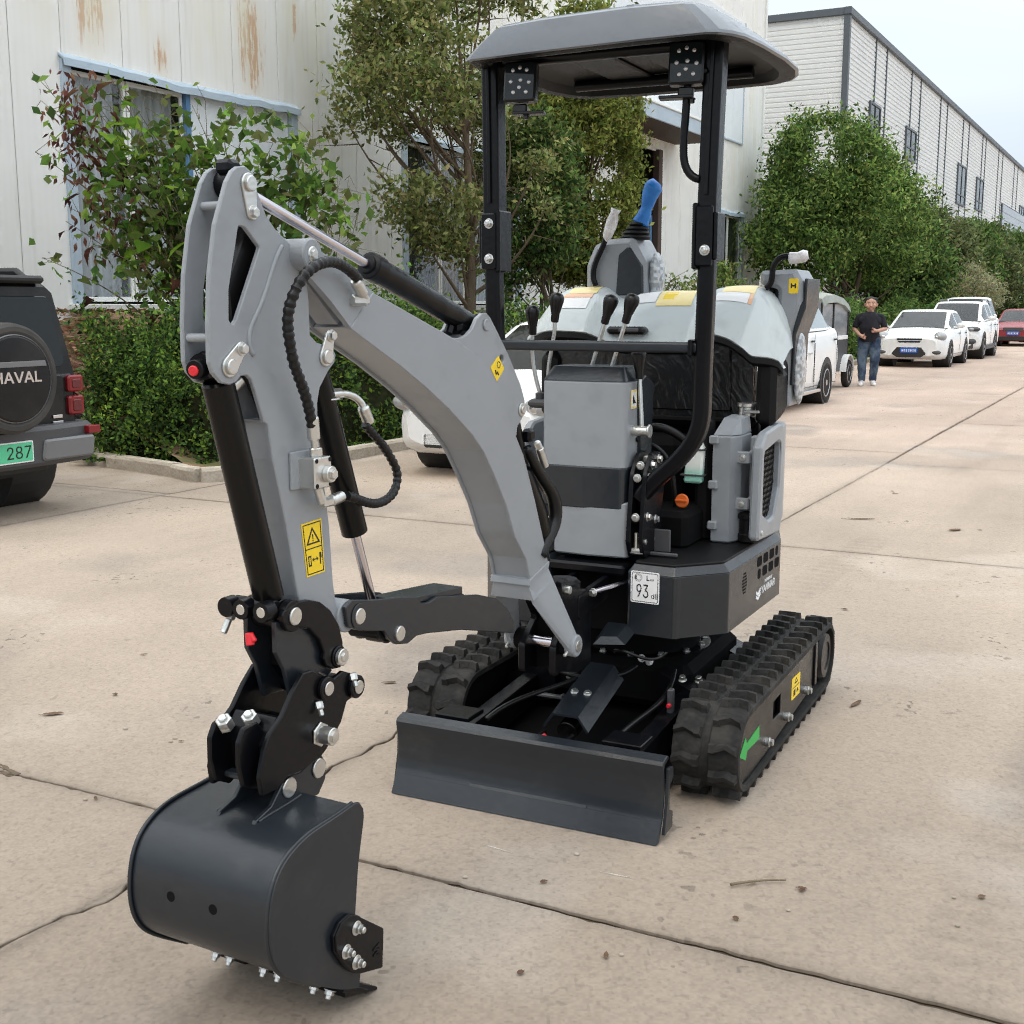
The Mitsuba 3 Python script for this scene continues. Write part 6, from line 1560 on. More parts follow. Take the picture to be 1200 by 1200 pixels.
def cylinder(name, p, q, r_barrel, r_rod, split, barrel_mat='mat_film', eye=0.03, a=0.0, gland=True, flip=False):
    """Hydraulic ram from pin p (barrel end) to pin q (rod end), both (s, z); split = barrel's share of the length."""
    k = num(M + '__' + name)
    P, Q = np.array([p[0], p[1], a]), np.array([q[0], q[1], a])
    d = (Q - P) / np.linalg.norm(Q - P)
    L = np.linalg.norm(Q - P)
    B0, B1 = P + d * (r_barrel * 0.9), P + d * L * split
    put(k, ARM(lathe([(r_barrel * 0.85, 0), (r_barrel, 0.006), (r_barrel, np.linalg.norm(B1 - B0))], B0, B1, 32)), barrel_mat, 30)
    if gland:
        put(k + '__gland', ARM(lathe([(r_barrel * 1.0, -0.045), (r_barrel * 1.10, -0.042), (r_barrel * 1.10, -0.004), (r_barrel * 1.02, 0.0), (r_barrel * 0.75, 0.002), (r_barrel * 0.7, 0.012), (r_rod * 1.3, 0.013)], B1, B1 + d, 32)), BP, 30)
    put(k + '__rod', ARM(rod(B1, Q - d * eye * 0.6, r_rod, 24)), 'mat_chrome', 30)
    put(k + '__eye', ARM(cat(rod(P - [0, 0, 0.026], P + [0, 0, 0.026], eye, 24), rod(Q - [0, 0, 0.026], Q + [0, 0, 0.026], eye, 24))), BP, 30)
    return k, P, Q, d


TOPP, CYLP, THP, LB = [(1.499,1.847)][0], [(1.576,1.476)][0], [(1.255,1.485)][0], [(1.418,0.917)][0]
T1, T2 = [(1.176,0.863),(1.007,0.78)]
k, P, Q, d = cylinder('arm_cylinder', BP1, TOPP, 0.0315, 0.0125, 0.50)
put(k + '__port_block', ARM(cat(rod(P + d * 0.09 + np.array([0.018, -0.028, 0.0]), P + d * 0.09 + np.array([0.03, -0.05, 0.0]), 0.012, 12), rbox(P + d * 0.05 + np.array([0.01, -0.02, 0]), (0.07, 0.04, 0.05), 0.01))), BP, 30)
cylinder('bucket_cylinder', CYLP, LB, 0.0345, 0.024, 0.93, eye=0.032, gland=False)
cylinder('thumb_cylinder', THP, T2, 0.0325, 0.0125, 0.615, eye=0.028, gland=False)
LUGP = EX.p([-0.02, 0.195, 0.705])
lp = (LUGP - ARM.o) @ ARM.M.T
cylinder('boom_cylinder', BP2, (lp[0], lp[1]), 0.032, 0.0125, 0.85)
arm('boom_cylinder_sleeve', lathe([(0.034, 0), (0.044, 0.02), (0.05, 0.16), (0.042, 0.27), (0.036, 0.30)], (BP2[0] - 0.115 * 0.2, BP2[1] - 0.18, 0.02), (lp[0], lp[1] + 0.03, 0.03), 24), 'mat_film', True)
arm('boom_hose', tube(spline([(x, y, 0.06) for x, y in [(0.319,1.183),(0.276,1.135),(0.209,1.072),(0.145,1.006),(0.133,0.947),(0.184,0.885),(0.229,0.839)]], 40), np.interp(np.linspace(0, 1, 40), [0, 0.2, 0.6, 1], [0.013, 0.016, 0.022, 0.018]), 14), 'mat_hose', True)
arm('hose_ferrule', cat(rod((0.238, 1.175, 0.058), (0.205, 1.115, 0.06), 0.013, 14), rod((0.25, 1.195, 0.055), (0.238, 1.175, 0.058), 0.011, 6)), 'mat_zinc', 30)
arm('cylinder_head_block', rbox((0.265, 1.215, 0.035), (0.04, 0.04, 0.03), 0.008), BP, 30)
# ---- dipper
DR = [(1.526,1.879),(1.504,1.882),(1.482,1.871),(1.467,1.833),(1.442,1.787),(1.409,1.756),(1.374,1.737),(1.334,1.707),(1.312,1.652),(1.307,1.61),(1.306,1.535),(1.281,1.517),(1.257,1.512),(1.225,1.505),(1.213,1.488),(1.219,1.47),(1.243,1.452),(1.276,1.415),(1.286,1.382),(1.287,1.338),(1.282,1.289),(1.254,1.096),(1.244,0.952),(1.227,0.865),(1.221,0.78),(1.312,0.782),(1.353,0.874),(1.374,0.948),(1.408,1.117),(1.429,1.2),(1.447,1.268),(1.46,1.348),(1.471,1.353),(1.495,1.418),(1.507,1.446),(1.52,1.456),(1.54,1.455),(1.553,1.444),(1.573,1.439),(1.598,1.444),(1.622,1.465),(1.631,1.487),(1.63,1.563),(1.62,1.664),(1.599,1.761),(1.561,1.846),(1.543,1.869)]
WINP = [(1.53,1.762),(1.542,1.717),(1.553,1.679),(1.566,1.631),(1.569,1.571),(1.559,1.559),(1.547,1.571),(1.466,1.72),(1.51,1.759)]
dpoly = Polygon(DR).buffer(0).buffer(-0.003).buffer(0.006).buffer(-0.003)
dpl = np.array(dpoly.exterior.coords)[:-1]
hole = rounded(WINP, 0.006)
for s in (1, -1):
    arm('dipper_plate', plate(dpl, *sorted((s * 0.028, s * 0.040)), 0.0022, [hole[::-1]]), GP, 25)
lowbox = np.array(dpoly.intersection(sbox(1.0, 0.5, 2.0, 1.36)).buffer(-0.004).exterior.coords)[:-1]
arm('dipper_box', plate(lowbox, -0.0285, 0.0285, 0.001), GP, 25)
iw = [(1.429,1.793),(1.347,1.735),(1.305,1.69),(1.33,1.483),(1.436,1.376),(1.528,1.535),(1.537,1.649),(1.47,1.77)]
arm('dipper_inner_web', plate(fillet(iw, 0.01), -0.012, 0.012, 0.003), 'mat_bezel', 30)
for p in [(1.559,1.8),(1.617,1.535)]:
    arm('spacer_bar', cat(rod((p[0], p[1], -0.029), (p[0], p[1], 0.029), 0.009, 16)), GP, 30)
arm('plate_weld', tube([(x, y, 0.0405) for x, y in spline([(1.396,1.726),(1.42,1.695),(1.448,1.641),(1.486,1.582),(1.51,1.544),(1.511,1.517),(1.499,1.497)], 40)], 0.0055, 8), GP, True)
arm('dipper_top_bushing', cat(rod((TOPP[0], TOPP[1], -0.027), (TOPP[0], TOPP[1], 0.027), 0.030, 24), rbox((TOPP[0] + 0.012, TOPP[1] + 0.034, 0), (0.04, 0.03, 0.045), 0.008)), BP, 30)
arm('cylinder_port_tube', cat(rod((CYLP[0] + 0.020, CYLP[1], -0.006), (CYLP[0] + 0.062, CYLP[1] - 0.004, 0.004), 0.020, 20), rod((CYLP[0], CYLP[1], -0.02), (CYLP[0] + 0.03, CYLP[1], -0.006), 0.028, 20)), BP, 30)
arm('port_cap', rod((CYLP[0] + 0.058, CYLP[1] - 0.006, 0.002), (CYLP[0] + 0.067, CYLP[1] - 0.0065, 0.004), 0.011, 14), 'mat_red', 30)
arm('cylinder_port', cat(rod((CYLP[0] - 0.045, CYLP[1] - 0.05, 0.0), (CYLP[0] - 0.07, CYLP[1] - 0.03, 0.01), 0.014, 16), rod((CYLP[0] - 0.06, CYLP[1] - 0.045, 0.0), (CYLP[0] - 0.06, CYLP[1] - 0.02, 0.0), 0.012, 6)), 'mat_zinc', 30)
pinlock(M, TOPP, 0.040, (-0.12, -1))
pinlock(M, CYLP, 0.040, (-1, 1.0), 0.05)
pinlock(M, THP, 0.040, (0.18, -1) if False else (-0.35, 1), 0.05)
# decal on the dipper: warning triangle above, keep-away pictogram below
dd = [(1.359,1.113),(1.286,1.117),(1.277,0.99),(1.343,0.988)]
arm('caution_decal', plate(dd, 0.0405, 0.0413), 'mat_yellow', False)
A_, B_, C_, D_ = [np.array(x) for x in dd]
def dq(u, v):
    return (A_ * (1 - u) + B_ * u) * (1 - v) + (D_ * (1 - u) + C_ * u) * v
def qd(uv, hole_=()):
    return plate([dq(*p) for p in uv], 0.0414, 0.0418, 0, [[dq(*p) for p in h] for h in hole_])
arm('caution_decal_print', cat(qd([(0.05, 0.03), (0.95, 0.03), (0.95, 0.97), (0.05, 0.97)], [[(0.09, 0.05), (0.09, 0.485), (0.91, 0.485), (0.91, 0.05)], [(0.09, 0.505), (0.09, 0.95), (0.91, 0.95), (0.91, 0.505)]]),
                               qd([(0.5, 0.10), (0.86, 0.42), (0.14, 0.42)], [[(0.5, 0.16), (0.25, 0.39), (0.75, 0.39)]]), qd([(0.47, 0.24), (0.53, 0.24), (0.52, 0.33), (0.48, 0.33)]), qd([(0.47, 0.345), (0.53, 0.345), (0.53, 0.37), (0.47, 0.37)]),
                               qd([(0.16, 0.62), (0.32, 0.62), (0.32, 0.82), (0.16, 0.82)], [[(0.21, 0.65), (0.21, 0.79), (0.28, 0.79), (0.28, 0.65)]]), qd([(0.36, 0.71), (0.45, 0.67), (0.45, 0.75)]), qd([(0.45, 0.70), (0.62, 0.70), (0.62, 0.72), (0.45, 0.72)]), qd([(0.70, 0.71), (0.60, 0.67), (0.60, 0.75)]),
                               qd([(0.76, 0.61), (0.86, 0.61), (0.88, 0.72), (0.82, 0.72), (0.82, 0.83), (0.77, 0.83)])), 'mat_print_black', False)
# valve block, fittings and the two hoses
vb = [(1.338,1.232)][0]
vk = arm('valve_block', rbox((vb[0], vb[1], 0.066), (0.062, 0.070, 0.052), 0.003), 'mat_zinc', False)
put(vk + '__base', ARM(rbox((vb[0] + 0.012, vb[1] + 0.006, 0.044), (0.09, 0.085, 0.008), 0.002)), 'mat_grey_plastic' if False else GP, 30)
put(vk + '__cap', ARM(cat(rod((vb[0] - 0.012, vb[1] - 0.004, 0.092), (vb[0] - 0.012, vb[1] - 0.004, 0.108), 0.019, 24), hexbolt((vb[0] - 0.012, vb[1] - 0.004, 0.108), (0, 0, 1), 0.012, 0.008, False))), 'mat_zinc', 30)
for ds, dz in ((-0.024, 0.028), (0.024, 0.028), (-0.024, -0.028), (0.024, -0.028)):
    put(vk + '__bolt_hole', ARM(cat(rod((vb[0] + ds, vb[1] + dz, 0.0918), (vb[0] + ds, vb[1] + dz, 0.0935), 0.0055, 10))), 'mat_soft_black', False)
hcon = [(1.346,1.272),(1.355,1.336)]
put(vk + '__fitting', ARM(cat(rod((vb[0] - 0.002, vb[1] + 0.035, 0.07), (vb[0] - 0.001, vb[1] + 0.055, 0.07), 0.015, 6), rod((vb[0], vb[1] + 0.055, 0.07), (vb[0] + 0.004, vb[1] + 0.075, 0.071), 0.009, 14), lathe([(0.012, 0), (0.0145, 0.004), (0.0145, 0.05), (0.012, 0.054)], (vb[0] + 0.004, vb[1] + 0.072, 0.071), (vb[0] + 0.010, vb[1] + 0.13, 0.072), 18))), 'mat_zinc', 30)


def spiral_hose(name, pts_, r=0.0115, pitch=0.017):
    p = spline(pts_, 130)
    L = np.r_[0, np.cumsum(np.linalg.norm(np.diff(p, axis=0), axis=1))]
    rr_ = r * (1 + 0.10 * np.sign(np.sin(L / pitch * 2 * math.pi)))
    k = arm(name, tube(p, rr_, 14), 'mat_hose', 40)
    return k


hs = [(1.349,1.335),(1.363,1.378),(1.39,1.428),(1.422,1.479),(1.44,1.525),(1.449,1.579),(1.441,1.623),(1.414,1.664),(1.361,1.689),(1.301,1.693),(1.239,1.679),(1.189,1.658)]
hh_ = [(s_, z_, a_) for (s_, z_), a_ in zip(hs, (0.072, 0.075, 0.08, 0.085, 0.09, 0.095, 0.105, 0.115, 0.118, 0.11, 0.10, 0.09))]
spiral_hose('arm_hose', hh_)
fe = [(1.202,1.657),(1.17,1.629),(1.144,1.612),(1.191,1.612)]
arm('hose_ferrule', cat(lathe([(0.011, 0), (0.014, 0.004), (0.014, 0.045), (0.011, 0.05)], (fe[0][0], fe[0][1], 0.09), (fe[1][0], fe[1][1], 0.085), 16), rod((fe[1][0], fe[1][1], 0.085), (fe[2][0], fe[2][1], 0.080), 0.009, 14), rod((fe[2][0], fe[2][1], 0.080), (fe[3][0], fe[3][1], 0.072), 0.013, 6), rod((fe[2][0] + 0.01, fe[2][1], 0.064), (fe[2][0] + 0.01, fe[2][1], 0.088), 0.012, 6)), 'mat_zinc', 30)
f2 = [(1.328,1.183),(1.317,1.158),(1.285,1.159),(1.23,1.166)]
arm('hose_fitting', cat(rod((vb[0] - 0.008, vb[1] - 0.035, 0.068), (f2[1][0], f2[1][1], 0.07), 0.011, 14), rod((f2[1][0] + 0.004, f2[1][1], 0.07), (f2[2][0], f2[2][1], 0.07), 0.012, 6), lathe([(0.011, 0), (0.0135, 0.004), (0.0135, 0.04), (0.011, 0.044)], (f2[2][0], f2[2][1], 0.07), (f2[3][0], f2[3][1], 0.07), 16)), 'mat_zinc', 30)
hs2 = [(1.223,1.162),(1.166,1.144),(1.097,1.126),(1.039,1.129),(0.997,1.149),(0.981,1.181),(1.003,1.224),(1.042,1.264),(1.081,1.295),(1.112,1.32)]
spiral_hose('thumb_hose', [(s_, z_, a_) for (s_, z_), a_ in zip(hs2, (0.07, 0.066, 0.06, 0.055, 0.05, 0.046, 0.044, 0.044, 0.044, 0.044))], 0.0105)
f3 = [(1.094,1.32),(1.114,1.355),(1.124,1.376),(1.144,1.389),(1.171,1.395),(1.204,1.395)]
arm('hose_elbow', cat(tube(spline([(x, y, 0.044 - 0.006 * i_) for i_, (x, y) in enumerate(f3[1:])], 20), 0.009, 14), lathe([(0.011, 0), (0.0145, 0.004), (0.0145, 0.045), (0.011, 0.05)], (f3[0][0], f3[0][1], 0.044), (f3[1][0], f3[1][1], 0.044), 16), rod((f3[4][0], f3[4][1], 0.022), (f3[5][0], f3[5][1], 0.012), 0.014, 6)), 'mat_zinc', 30)
arm('cable_tie', tube(circle((0, 0), 0.0345, 24) @ np.eye(2) if False else [(THP[0] - 0.045 + 0.034 * math.cos(t), THP[1] - 0.10, 0.034 * math.sin(t)) for t in np.linspace(0, 2 * math.pi, 24)], 0.002, 6), 'mat_bag', True)
# thumb
TH = [(1.229,0.895),(1.202,0.908),(1.122,0.891),(0.993,0.871),(0.923,0.856),(0.9,0.835),(0.867,0.83),(0.825,0.837),(0.611,0.798),(0.505,0.765),(0.444,0.724),(0.403,0.674),(0.398,0.636),(0.705,0.718),(0.877,0.749),(0.926,0.754),(0.966,0.743),(1.02,0.754),(1.053,0.778),(1.071,0.802),(1.177,0.827),(1.218,0.845)]
thp = fillet(TH, 0.006)
for s in (1, -1):
    arm('thumb_plate', plate(thp, *sorted((s * 0.050, s * 0.062)), 0.002), SPt, 25)
arm('thumb_link', cat(rod((T2[0] + 0.05, T2[1] + 0.015, -0.048), (T2[0] + 0.05, T2[1] + 0.015, 0.048), 0.022, 20), rod((T2[0], T2[1], -0.03), (T2[0], T2[1], 0.03), 0.03, 20), rbox((T2[0] + 0.03, T2[1] + 0.006, 0), (0.08, 0.02, 0.09), 0.004)), BP, 30)
arm('thumb_cross_plate', plate([(T1[0] - 0.5, T1[1] - 0.05), (T1[0] - 0.2, T1[1] - 0.02), (T1[0] - 0.2, T1[1] - 0.005), (T1[0] - 0.5, T1[1] - 0.03)], -0.049, 0.049, 0.002), SPt, 25)
for (p_, mt) in ((T1, 0), (T2, 0)):
    arm('thumb_pin', rod((p_[0], p_[1], -0.066), (p_[0], p_[1], 0.069), 0.020, 24), 'mat_zinc', 30)
arm('thumb_pivot_tube', cat(rod((T1[0] + 0.026, T1[1] + 0.004, -0.045), (T1[0] + 0.026, T1[1] + 0.004, 0.048), 0.040, 28, b=0.003)), GP, 30)
arm('thumb_pivot_boss', rod((T1[0], T1[1], 0.062), (T1[0], T1[1], 0.0655), 0.032, 24), SPt, 30)
# bucket linkage
def lp2(s_):
    return [(230 + 0.25 * x, 660 + 0.25 * y) for x, y in s_]
CPL = [(1.461,0.927),(1.452,0.936),(1.431,0.941),(1.401,0.947),(1.364,0.943),(1.325,0.93),(1.286,0.902),(1.255,0.859),(1.242,0.814),(1.243,0.774),(1.251,0.755),(1.284,0.759),(1.309,0.774),(1.318,0.793),(1.314,0.806),(1.329,0.841),(1.366,0.878),(1.412,0.89),(1.441,0.901),(1.459,0.913)]
DE = [(1.263,0.785)][0]
for s in (1, -1):
    arm('bell_crank', plate(fillet(CPL, 0.004), *sorted((s * 0.050, s * 0.063)), 0.0025), BP, 25)
    arm('bell_crank_boss', rod((LB[0], LB[1], s * 0.040), (LB[0], LB[1], s * 0.062), 0.036, 28), BP, 30)
    arm('bell_crank_boss', rod((DE[0], DE[1], s * 0.040), (DE[0], DE[1], s * 0.068), 0.026, 24), BP, 30)
    arm('linkage_pin', rod((LB[0], LB[1], s * 0.062), (LB[0], LB[1], s * 0.069), 0.0205, 28), 'mat_zinc', 30)
    arm('linkage_pin', cat(rod((DE[0], DE[1], s * 0.068), (DE[0], DE[1], s * 0.080), 0.0205, 28), hexbolt((DE[0], DE[1], s * 0.080), (0, 0, s), 0.011, 0.004, False)), 'mat_zinc', 30)
LKP = [(1.465,0.914),(1.465,0.842),(1.438,0.796),(1.415,0.715),(1.341,0.709),(1.321,0.734),(1.317,0.761),(1.285,0.739),(1.262,0.749),(1.29,0.771),(1.293,0.799),(1.307,0.833),(1.347,0.871),(1.392,0.883)]
for s in (1, -1):
    arm('bucket_link', plate(fillet(LKP, 0.004), *sorted((s * 0.034, s * 0.047)), 0.002), SPt, 25)
arm('bucket_link_web', plate([(1.39,0.857),(1.393,0.787),(1.349,0.735),(1.327,0.749),(1.344,0.846)], -0.034, 0.034, 0.003), BP, 25)
RE = np.array(LB)
arm('rod_end', cat(rod((RE[0], RE[1], -0.034), (RE[0], RE[1], 0.034), 0.036, 28), rod((RE[0] + 0.035, RE[1] + 0.02, -0.075), (RE[0] + 0.035, RE[1] + 0.02, 0.04), 0.020, 20)), BP, 30)
for a_ in (-0.072, -0.028, 0.030):
    arm('link_bushing', cat(lathe([(0.014, 0.0), (0.022, 0.0), (0.023, 0.004), (0.023, 0.03)], (RE[0] + 0.075, RE[1] + 0.02, a_), (RE[0] + 0.03, RE[1] + 0.02, a_), 22)), BP, 30)
    arm('link_bushing_bore', rod((RE[0] + 0.0755, RE[1] + 0.02, a_), (RE[0] + 0.07, RE[1] + 0.02, a_), 0.013, 18), 'mat_zinc' if a_ != -0.072 else 'mat_soft_black', 30)
arm('grease_nipple', cat(rod((RE[0] + 0.06, RE[1] - 0.01, -0.075), (RE[0] + 0.075, RE[1] - 0.04, -0.08), 0.008, 12), rod((RE[0] + 0.05, RE[1] + 0.005, -0.072), (RE[0] + 0.06, RE[1] - 0.01, -0.075), 0.012, 6)), 'mat_zinc', 30)
arm('grease_cap', cat(rod((RE[0] + 0.078, RE[1] - 0.028, -0.002), (RE[0] + 0.082, RE[1] - 0.055, 0.004), 0.010, 12), rod((RE[0] + 0.08, RE[1] - 0.03, 0.004), (RE[0] + 0.08, RE[1] - 0.045, 0.016), 0.006, 10)), 'mat_red', 30)
# quick hitch
HP = [(1.41,0.785),(1.379,0.783),(1.333,0.758),(1.302,0.741),(1.262,0.751),(1.215,0.73),(1.196,0.695),(1.217,0.678),(1.251,0.673),(1.273,0.631),(1.307,0.6),(1.337,0.578),(1.357,0.568),(1.42,0.56),(1.474,0.563),(1.51,0.546),(1.561,0.548),(1.568,0.591),(1.551,0.648),(1.532,0.677),(1.488,0.706),(1.45,0.75)]
hpp = fillet(HP, 0.005)
HB = [(1.358,0.626)][0]
for s in (1, -1):
    arm('hitch_plate', plate(hpp, *sorted((s * 0.064, s * 0.077)), 0.0025), BP, 25)
    for p_ in [(1.337,0.731),(1.222,0.703)]:
        arm('hitch_pin', cat(rod((p_[0], p_[1], s * 0.077), (p_[0], p_[1], s * 0.090), 0.028, 26, b=0.003)), BP, 30)
        arm('hitch_pin_end', rod((p_[0], p_[1], s * 0.090), (p_[0], p_[1], s * 0.094), 0.0165, 24), 'mat_zinc', 30)
    arm('hitch_lock_bolt', cat(rod((HB[0], HB[1], s * 0.077), (HB[0], HB[1], s * 0.083), 0.030, 6), rod((HB[0], HB[1], s * 0.083), (HB[0], HB[1], s * 0.118), 0.021, 24), hexbolt((HB[0], HB[1], s * 0.118), (0, 0, s), 0.014, 0.006, False)), 'mat_zinc', 30)
HP1, HP2 = [(1.337,0.731),(1.222,0.703)]
arm('hitch_cross_tube', cat(rod((HP1[0], HP1[1], -0.064), (HP1[0], HP1[1], 0.064), 0.022, 20), rod((HP2[0], HP2[1], -0.064), (HP2[0], HP2[1], 0.064), 0.022, 20), rod((HB[0], HB[1], -0.064), (HB[0], HB[1], 0.064), 0.03, 20)), BP, 30)
for p_ in [(1.364,0.706),(1.232,0.738)]:
    arm('grease_nipple', cat(rod((p_[0], p_[1], 0.08), (p_[0] + 0.004, p_[1] - 0.016, 0.088), 0.010, 6), rod((p_[0] + 0.004, p_[1] - 0.016, 0.088), (p_[0] + 0.006, p_[1] - 0.03, 0.094), 0.0065, 12)), 'mat_zinc', 30)
hcx = [(1.485,0.703),(1.531,0.648),(1.521,0.575),(1.441,0.547),(1.395,0.624),(1.428,0.68)]
arm('hitch_block', plate(fillet(hcx, 0.008), -0.063, 0.063, 0.005), BP, 25)
fx_ = [(1.593,0.671),(1.575,0.7),(1.531,0.703),(1.499,0.661),(1.493,0.565),(1.536,0.546),(1.582,0.57),(1.595,0.624)]
for a0_, a1_ in ((-0.050, -0.036), (0.030, 0.044)):
    arm('hitch_hook_plate', plate(fillet(fx_, 0.008), a0_, a1_, 0.003), BP, 25)
hkb = [(1.54,0.575),(1.564,0.697),(1.52,0.699)]
arm('hitch_hook_bar', rbox((hkb[0][0], hkb[0][1], -0.002), (0.03, 0.014, 0.075), 0.004), SPt, 30)
for (p_, a_) in ((hkb[1], -0.022), (hkb[2], 0.012)):
    arm('hitch_hook_bolt', cat(rod((p_[0] - 0.01, p_[1] - 0.012, a_), (p_[0] + 0.004, p_[1] + 0.012, a_), 0.019, 6), rod((p_[0] + 0.004, p_[1] + 0.012, a_), (p_[0] + 0.008, p_[1] + 0.018, a_), 0.010, 12)), 'mat_zinc', 30)
# ---- bucket
B = num(M + '__bucket')
shell_c = [(1.398, 0.493), (1.44, 0.489), (1.50, 0.486), (1.565, 0.481), (1.612, 0.468), (1.650, 0.446), (1.677, 0.410), (1.691, 0.365), (1.695, 0.315), (1.688, 0.268), (1.668, 0.228), (1.635, 0.196), (1.585, 0.160), (1.52, 0.117), (1.44, 0.068)]
sc_ = spline(shell_c, 60)
tn = np.gradient(sc_, axis=0)
tn /= np.linalg.norm(tn, axis=1, keepdims=True)
nrm = np.stack([tn[:, 1], -tn[:, 0]], 1)
shell_poly = np.vstack([sc_, (sc_ + nrm * 0.008)[::-1]])
BW = 0.192
put(B, ARM(plate(shell_poly, -BW, BW, 0.0015)), SPt, 30)
sp_ = np.vstack([sc_ - nrm * 0.004, [(1.395, 0.045), (1.388, 0.085), (1.408, 0.155), (1.403, 0.235), (1.388, 0.346), (1.362, 0.452), (1.364, 0.472), (1.378, 0.492)]])
spl = np.array(Polygon(sp_).buffer(0).exterior.coords)[:-1]
for s in (1, -1):
    put(num(B + '__side_plate'), ARM(plate(spl, *sorted((s * BW, s * (BW + 0.010))), 0.002)), SPt, 30)
    put(num(B + '__weld_bead'), ARM(tube([(x, y, s * (BW + 0.002)) for x, y in (sc_ - nrm * 0.004)[:52]], 0.0048, 8)), SPt, True)
put(B + '__cutting_edge', ARM(plate([(1.455, 0.064), (1.365, 0.016), (1.360, 0.024), (1.44, 0.080)], -BW - 0.009, BW + 0.009, 0.0015)), BP, False)
for a_ in (-0.148, 0.0, 0.148):
    tk = num(B + '__tooth')
    V = []
    for ds, wz, dh in ((1.445, 0.050, 0.028), (1.318, 0.048, 0.005)):
        zc = np.interp(ds, [1.318, 1.445], [0.003, 0.058])
        V += [(ds, zc + dh, a_ - wz), (ds, zc + dh, a_ + wz), (ds, zc - dh * 0.4, a_ - wz), (ds, zc - dh * 0.4, a_ + wz)]
    V += [(1.40, 0.062, a_ - 0.045), (1.40, 0.062, a_ + 0.045), (1.44, 0.045, a_ - 0.045), (1.44, 0.045, a_ + 0.045)]
    put(tk, ARM(trimesh.convex.convex_hull(np.array(V))), BP, False)
    for da in (-0.022, 0.022):
        p_ = np.array([1.462, 0.068, a_ + da])
        d_ = np.array([0.5, -0.86, 0])
        put(tk + '__bolt', ARM(cat(hexbolt(p_, d_, 0.011, 0.010), rod(p_ + d_ * 0.010, p_ + d_ * 0.022, 0.0065, 12))), 'mat_zinc', False)
SC = [(1.5,0.226),(1.477,0.249),(1.442,0.253),(1.407,0.234),(1.394,0.222),(1.308,0.156),(1.315,0.059),(1.399,0.087),(1.428,0.102),(1.465,0.139),(1.498,0.19)]
SCb = [(1.5,0.226),(1.477,0.249),(1.442,0.253),(1.407,0.234),(1.398,0.211),(1.402,0.095),(1.428,0.102),(1.465,0.139),(1.498,0.19)]
for s in (1, -1):
    ck_ = num(B + '__side_cutter')
    put(ck_, ARM(plate(fillet(SC, 0.004), *sorted((s * (BW + 0.0105), s * (BW + 0.020))), 0.002)), BP, 25)
    put(ck_ + '__pad', ARM(plate(fillet(SCb, 0.01), *sorted((s * (BW + 0.0205), s * (BW + 0.026))), 0.002)), BP, 25)
    for p_ in [(1.424,0.213),(1.464,0.175),(1.427,0.131)]:
        put(ck_ + '__bolt', ARM(cat(rod((p_[0], p_[1], s * (BW + 0.026)), (p_[0], p_[1], s * (BW + 0.029)), 0.017, 20), hexbolt((p_[0], p_[1], s * (BW + 0.029)), (0, 0, s), 0.012, 0.010, False), rod((p_[0], p_[1], s * (BW + 0.039)), (p_[0], p_[1], s * (BW + 0.050)), 0.0075, 12))), 'mat_zinc', False)
tx = meshkit.text_mesh('W', 0.024, 0.002, True)
cc = np.mean(np.array([(1.353,0.151),(1.354,0.114)]), 0)
put(B + '__cast_mark', Frame([0, 0, 0], [1, 0, 0], [0, 1, 0], [0, 0, 1])(ARM.sub([cc[0], cc[1], BW + 0.0202], [0, -1, 0], [-1, 0, 0], [0, 0, -1] if False else [0, 0, 1])(tx)), BP, False)
EAR = [(1.58,0.463),(1.562,0.488),(1.51,0.502),(1.473,0.539),(1.448,0.552),(1.412,0.546),(1.374,0.556),(1.355,0.568),(1.329,0.564),(1.311,0.538),(1.316,0.5),(1.343,0.469),(1.372,0.473),(1.431,0.466),(1.506,0.458)]
earp = fillet(EAR, 0.005)
EP1, EP2 = [(1.343,0.535),(1.451,0.526)]
for s in (1, -1):
    put(num(B + '__ear'), ARM(plate(earp, *sorted((s * 0.046, s * 0.058)), 0.002)), SPt, 25)
    for p_ in (EP1, EP2):
        put(num(B + '__ear_pin'), ARM(rod((p_[0], p_[1], s * 0.058), (p_[0], p_[1], s * 0.0635), 0.0235, 28)), 'mat_zinc', 30)
    put(num(B + '__ear_weld'), ARM(tube([(x, y + 0.001, s * 0.058) for x, y in sc_[1:13]], 0.005, 8)), SPt, True)
put(B + '__ear_pin_shaft', ARM(cat(rod((EP1[0], EP1[1], -0.058), (EP1[0], EP1[1], 0.058), 0.019, 20), rod((EP2[0], EP2[1], -0.058), (EP2[0], EP2[1], 0.058), 0.019, 20))), 'mat_matt_black', 30)
for (u_, a_) in ((9.0, 0), ):
    pass
for a_ in (-0.075, 0.045):
    i_ = int(np.argmin(np.abs(sc_[:, 1] - 0.335) + (sc_[:, 0] < 1.6)))
    p_ = np.array([sc_[i_][0], sc_[i_][1], a_])
    d_ = np.array([-nrm[i_][0], -nrm[i_][1], 0])
    put(num(B + '__drain_hole'), ARM(rod(p_ - d_ * 0.002, p_ + d_ * 0.0008, 0.0115, 20, b=0.0003)), 'mat_matt_black', False)
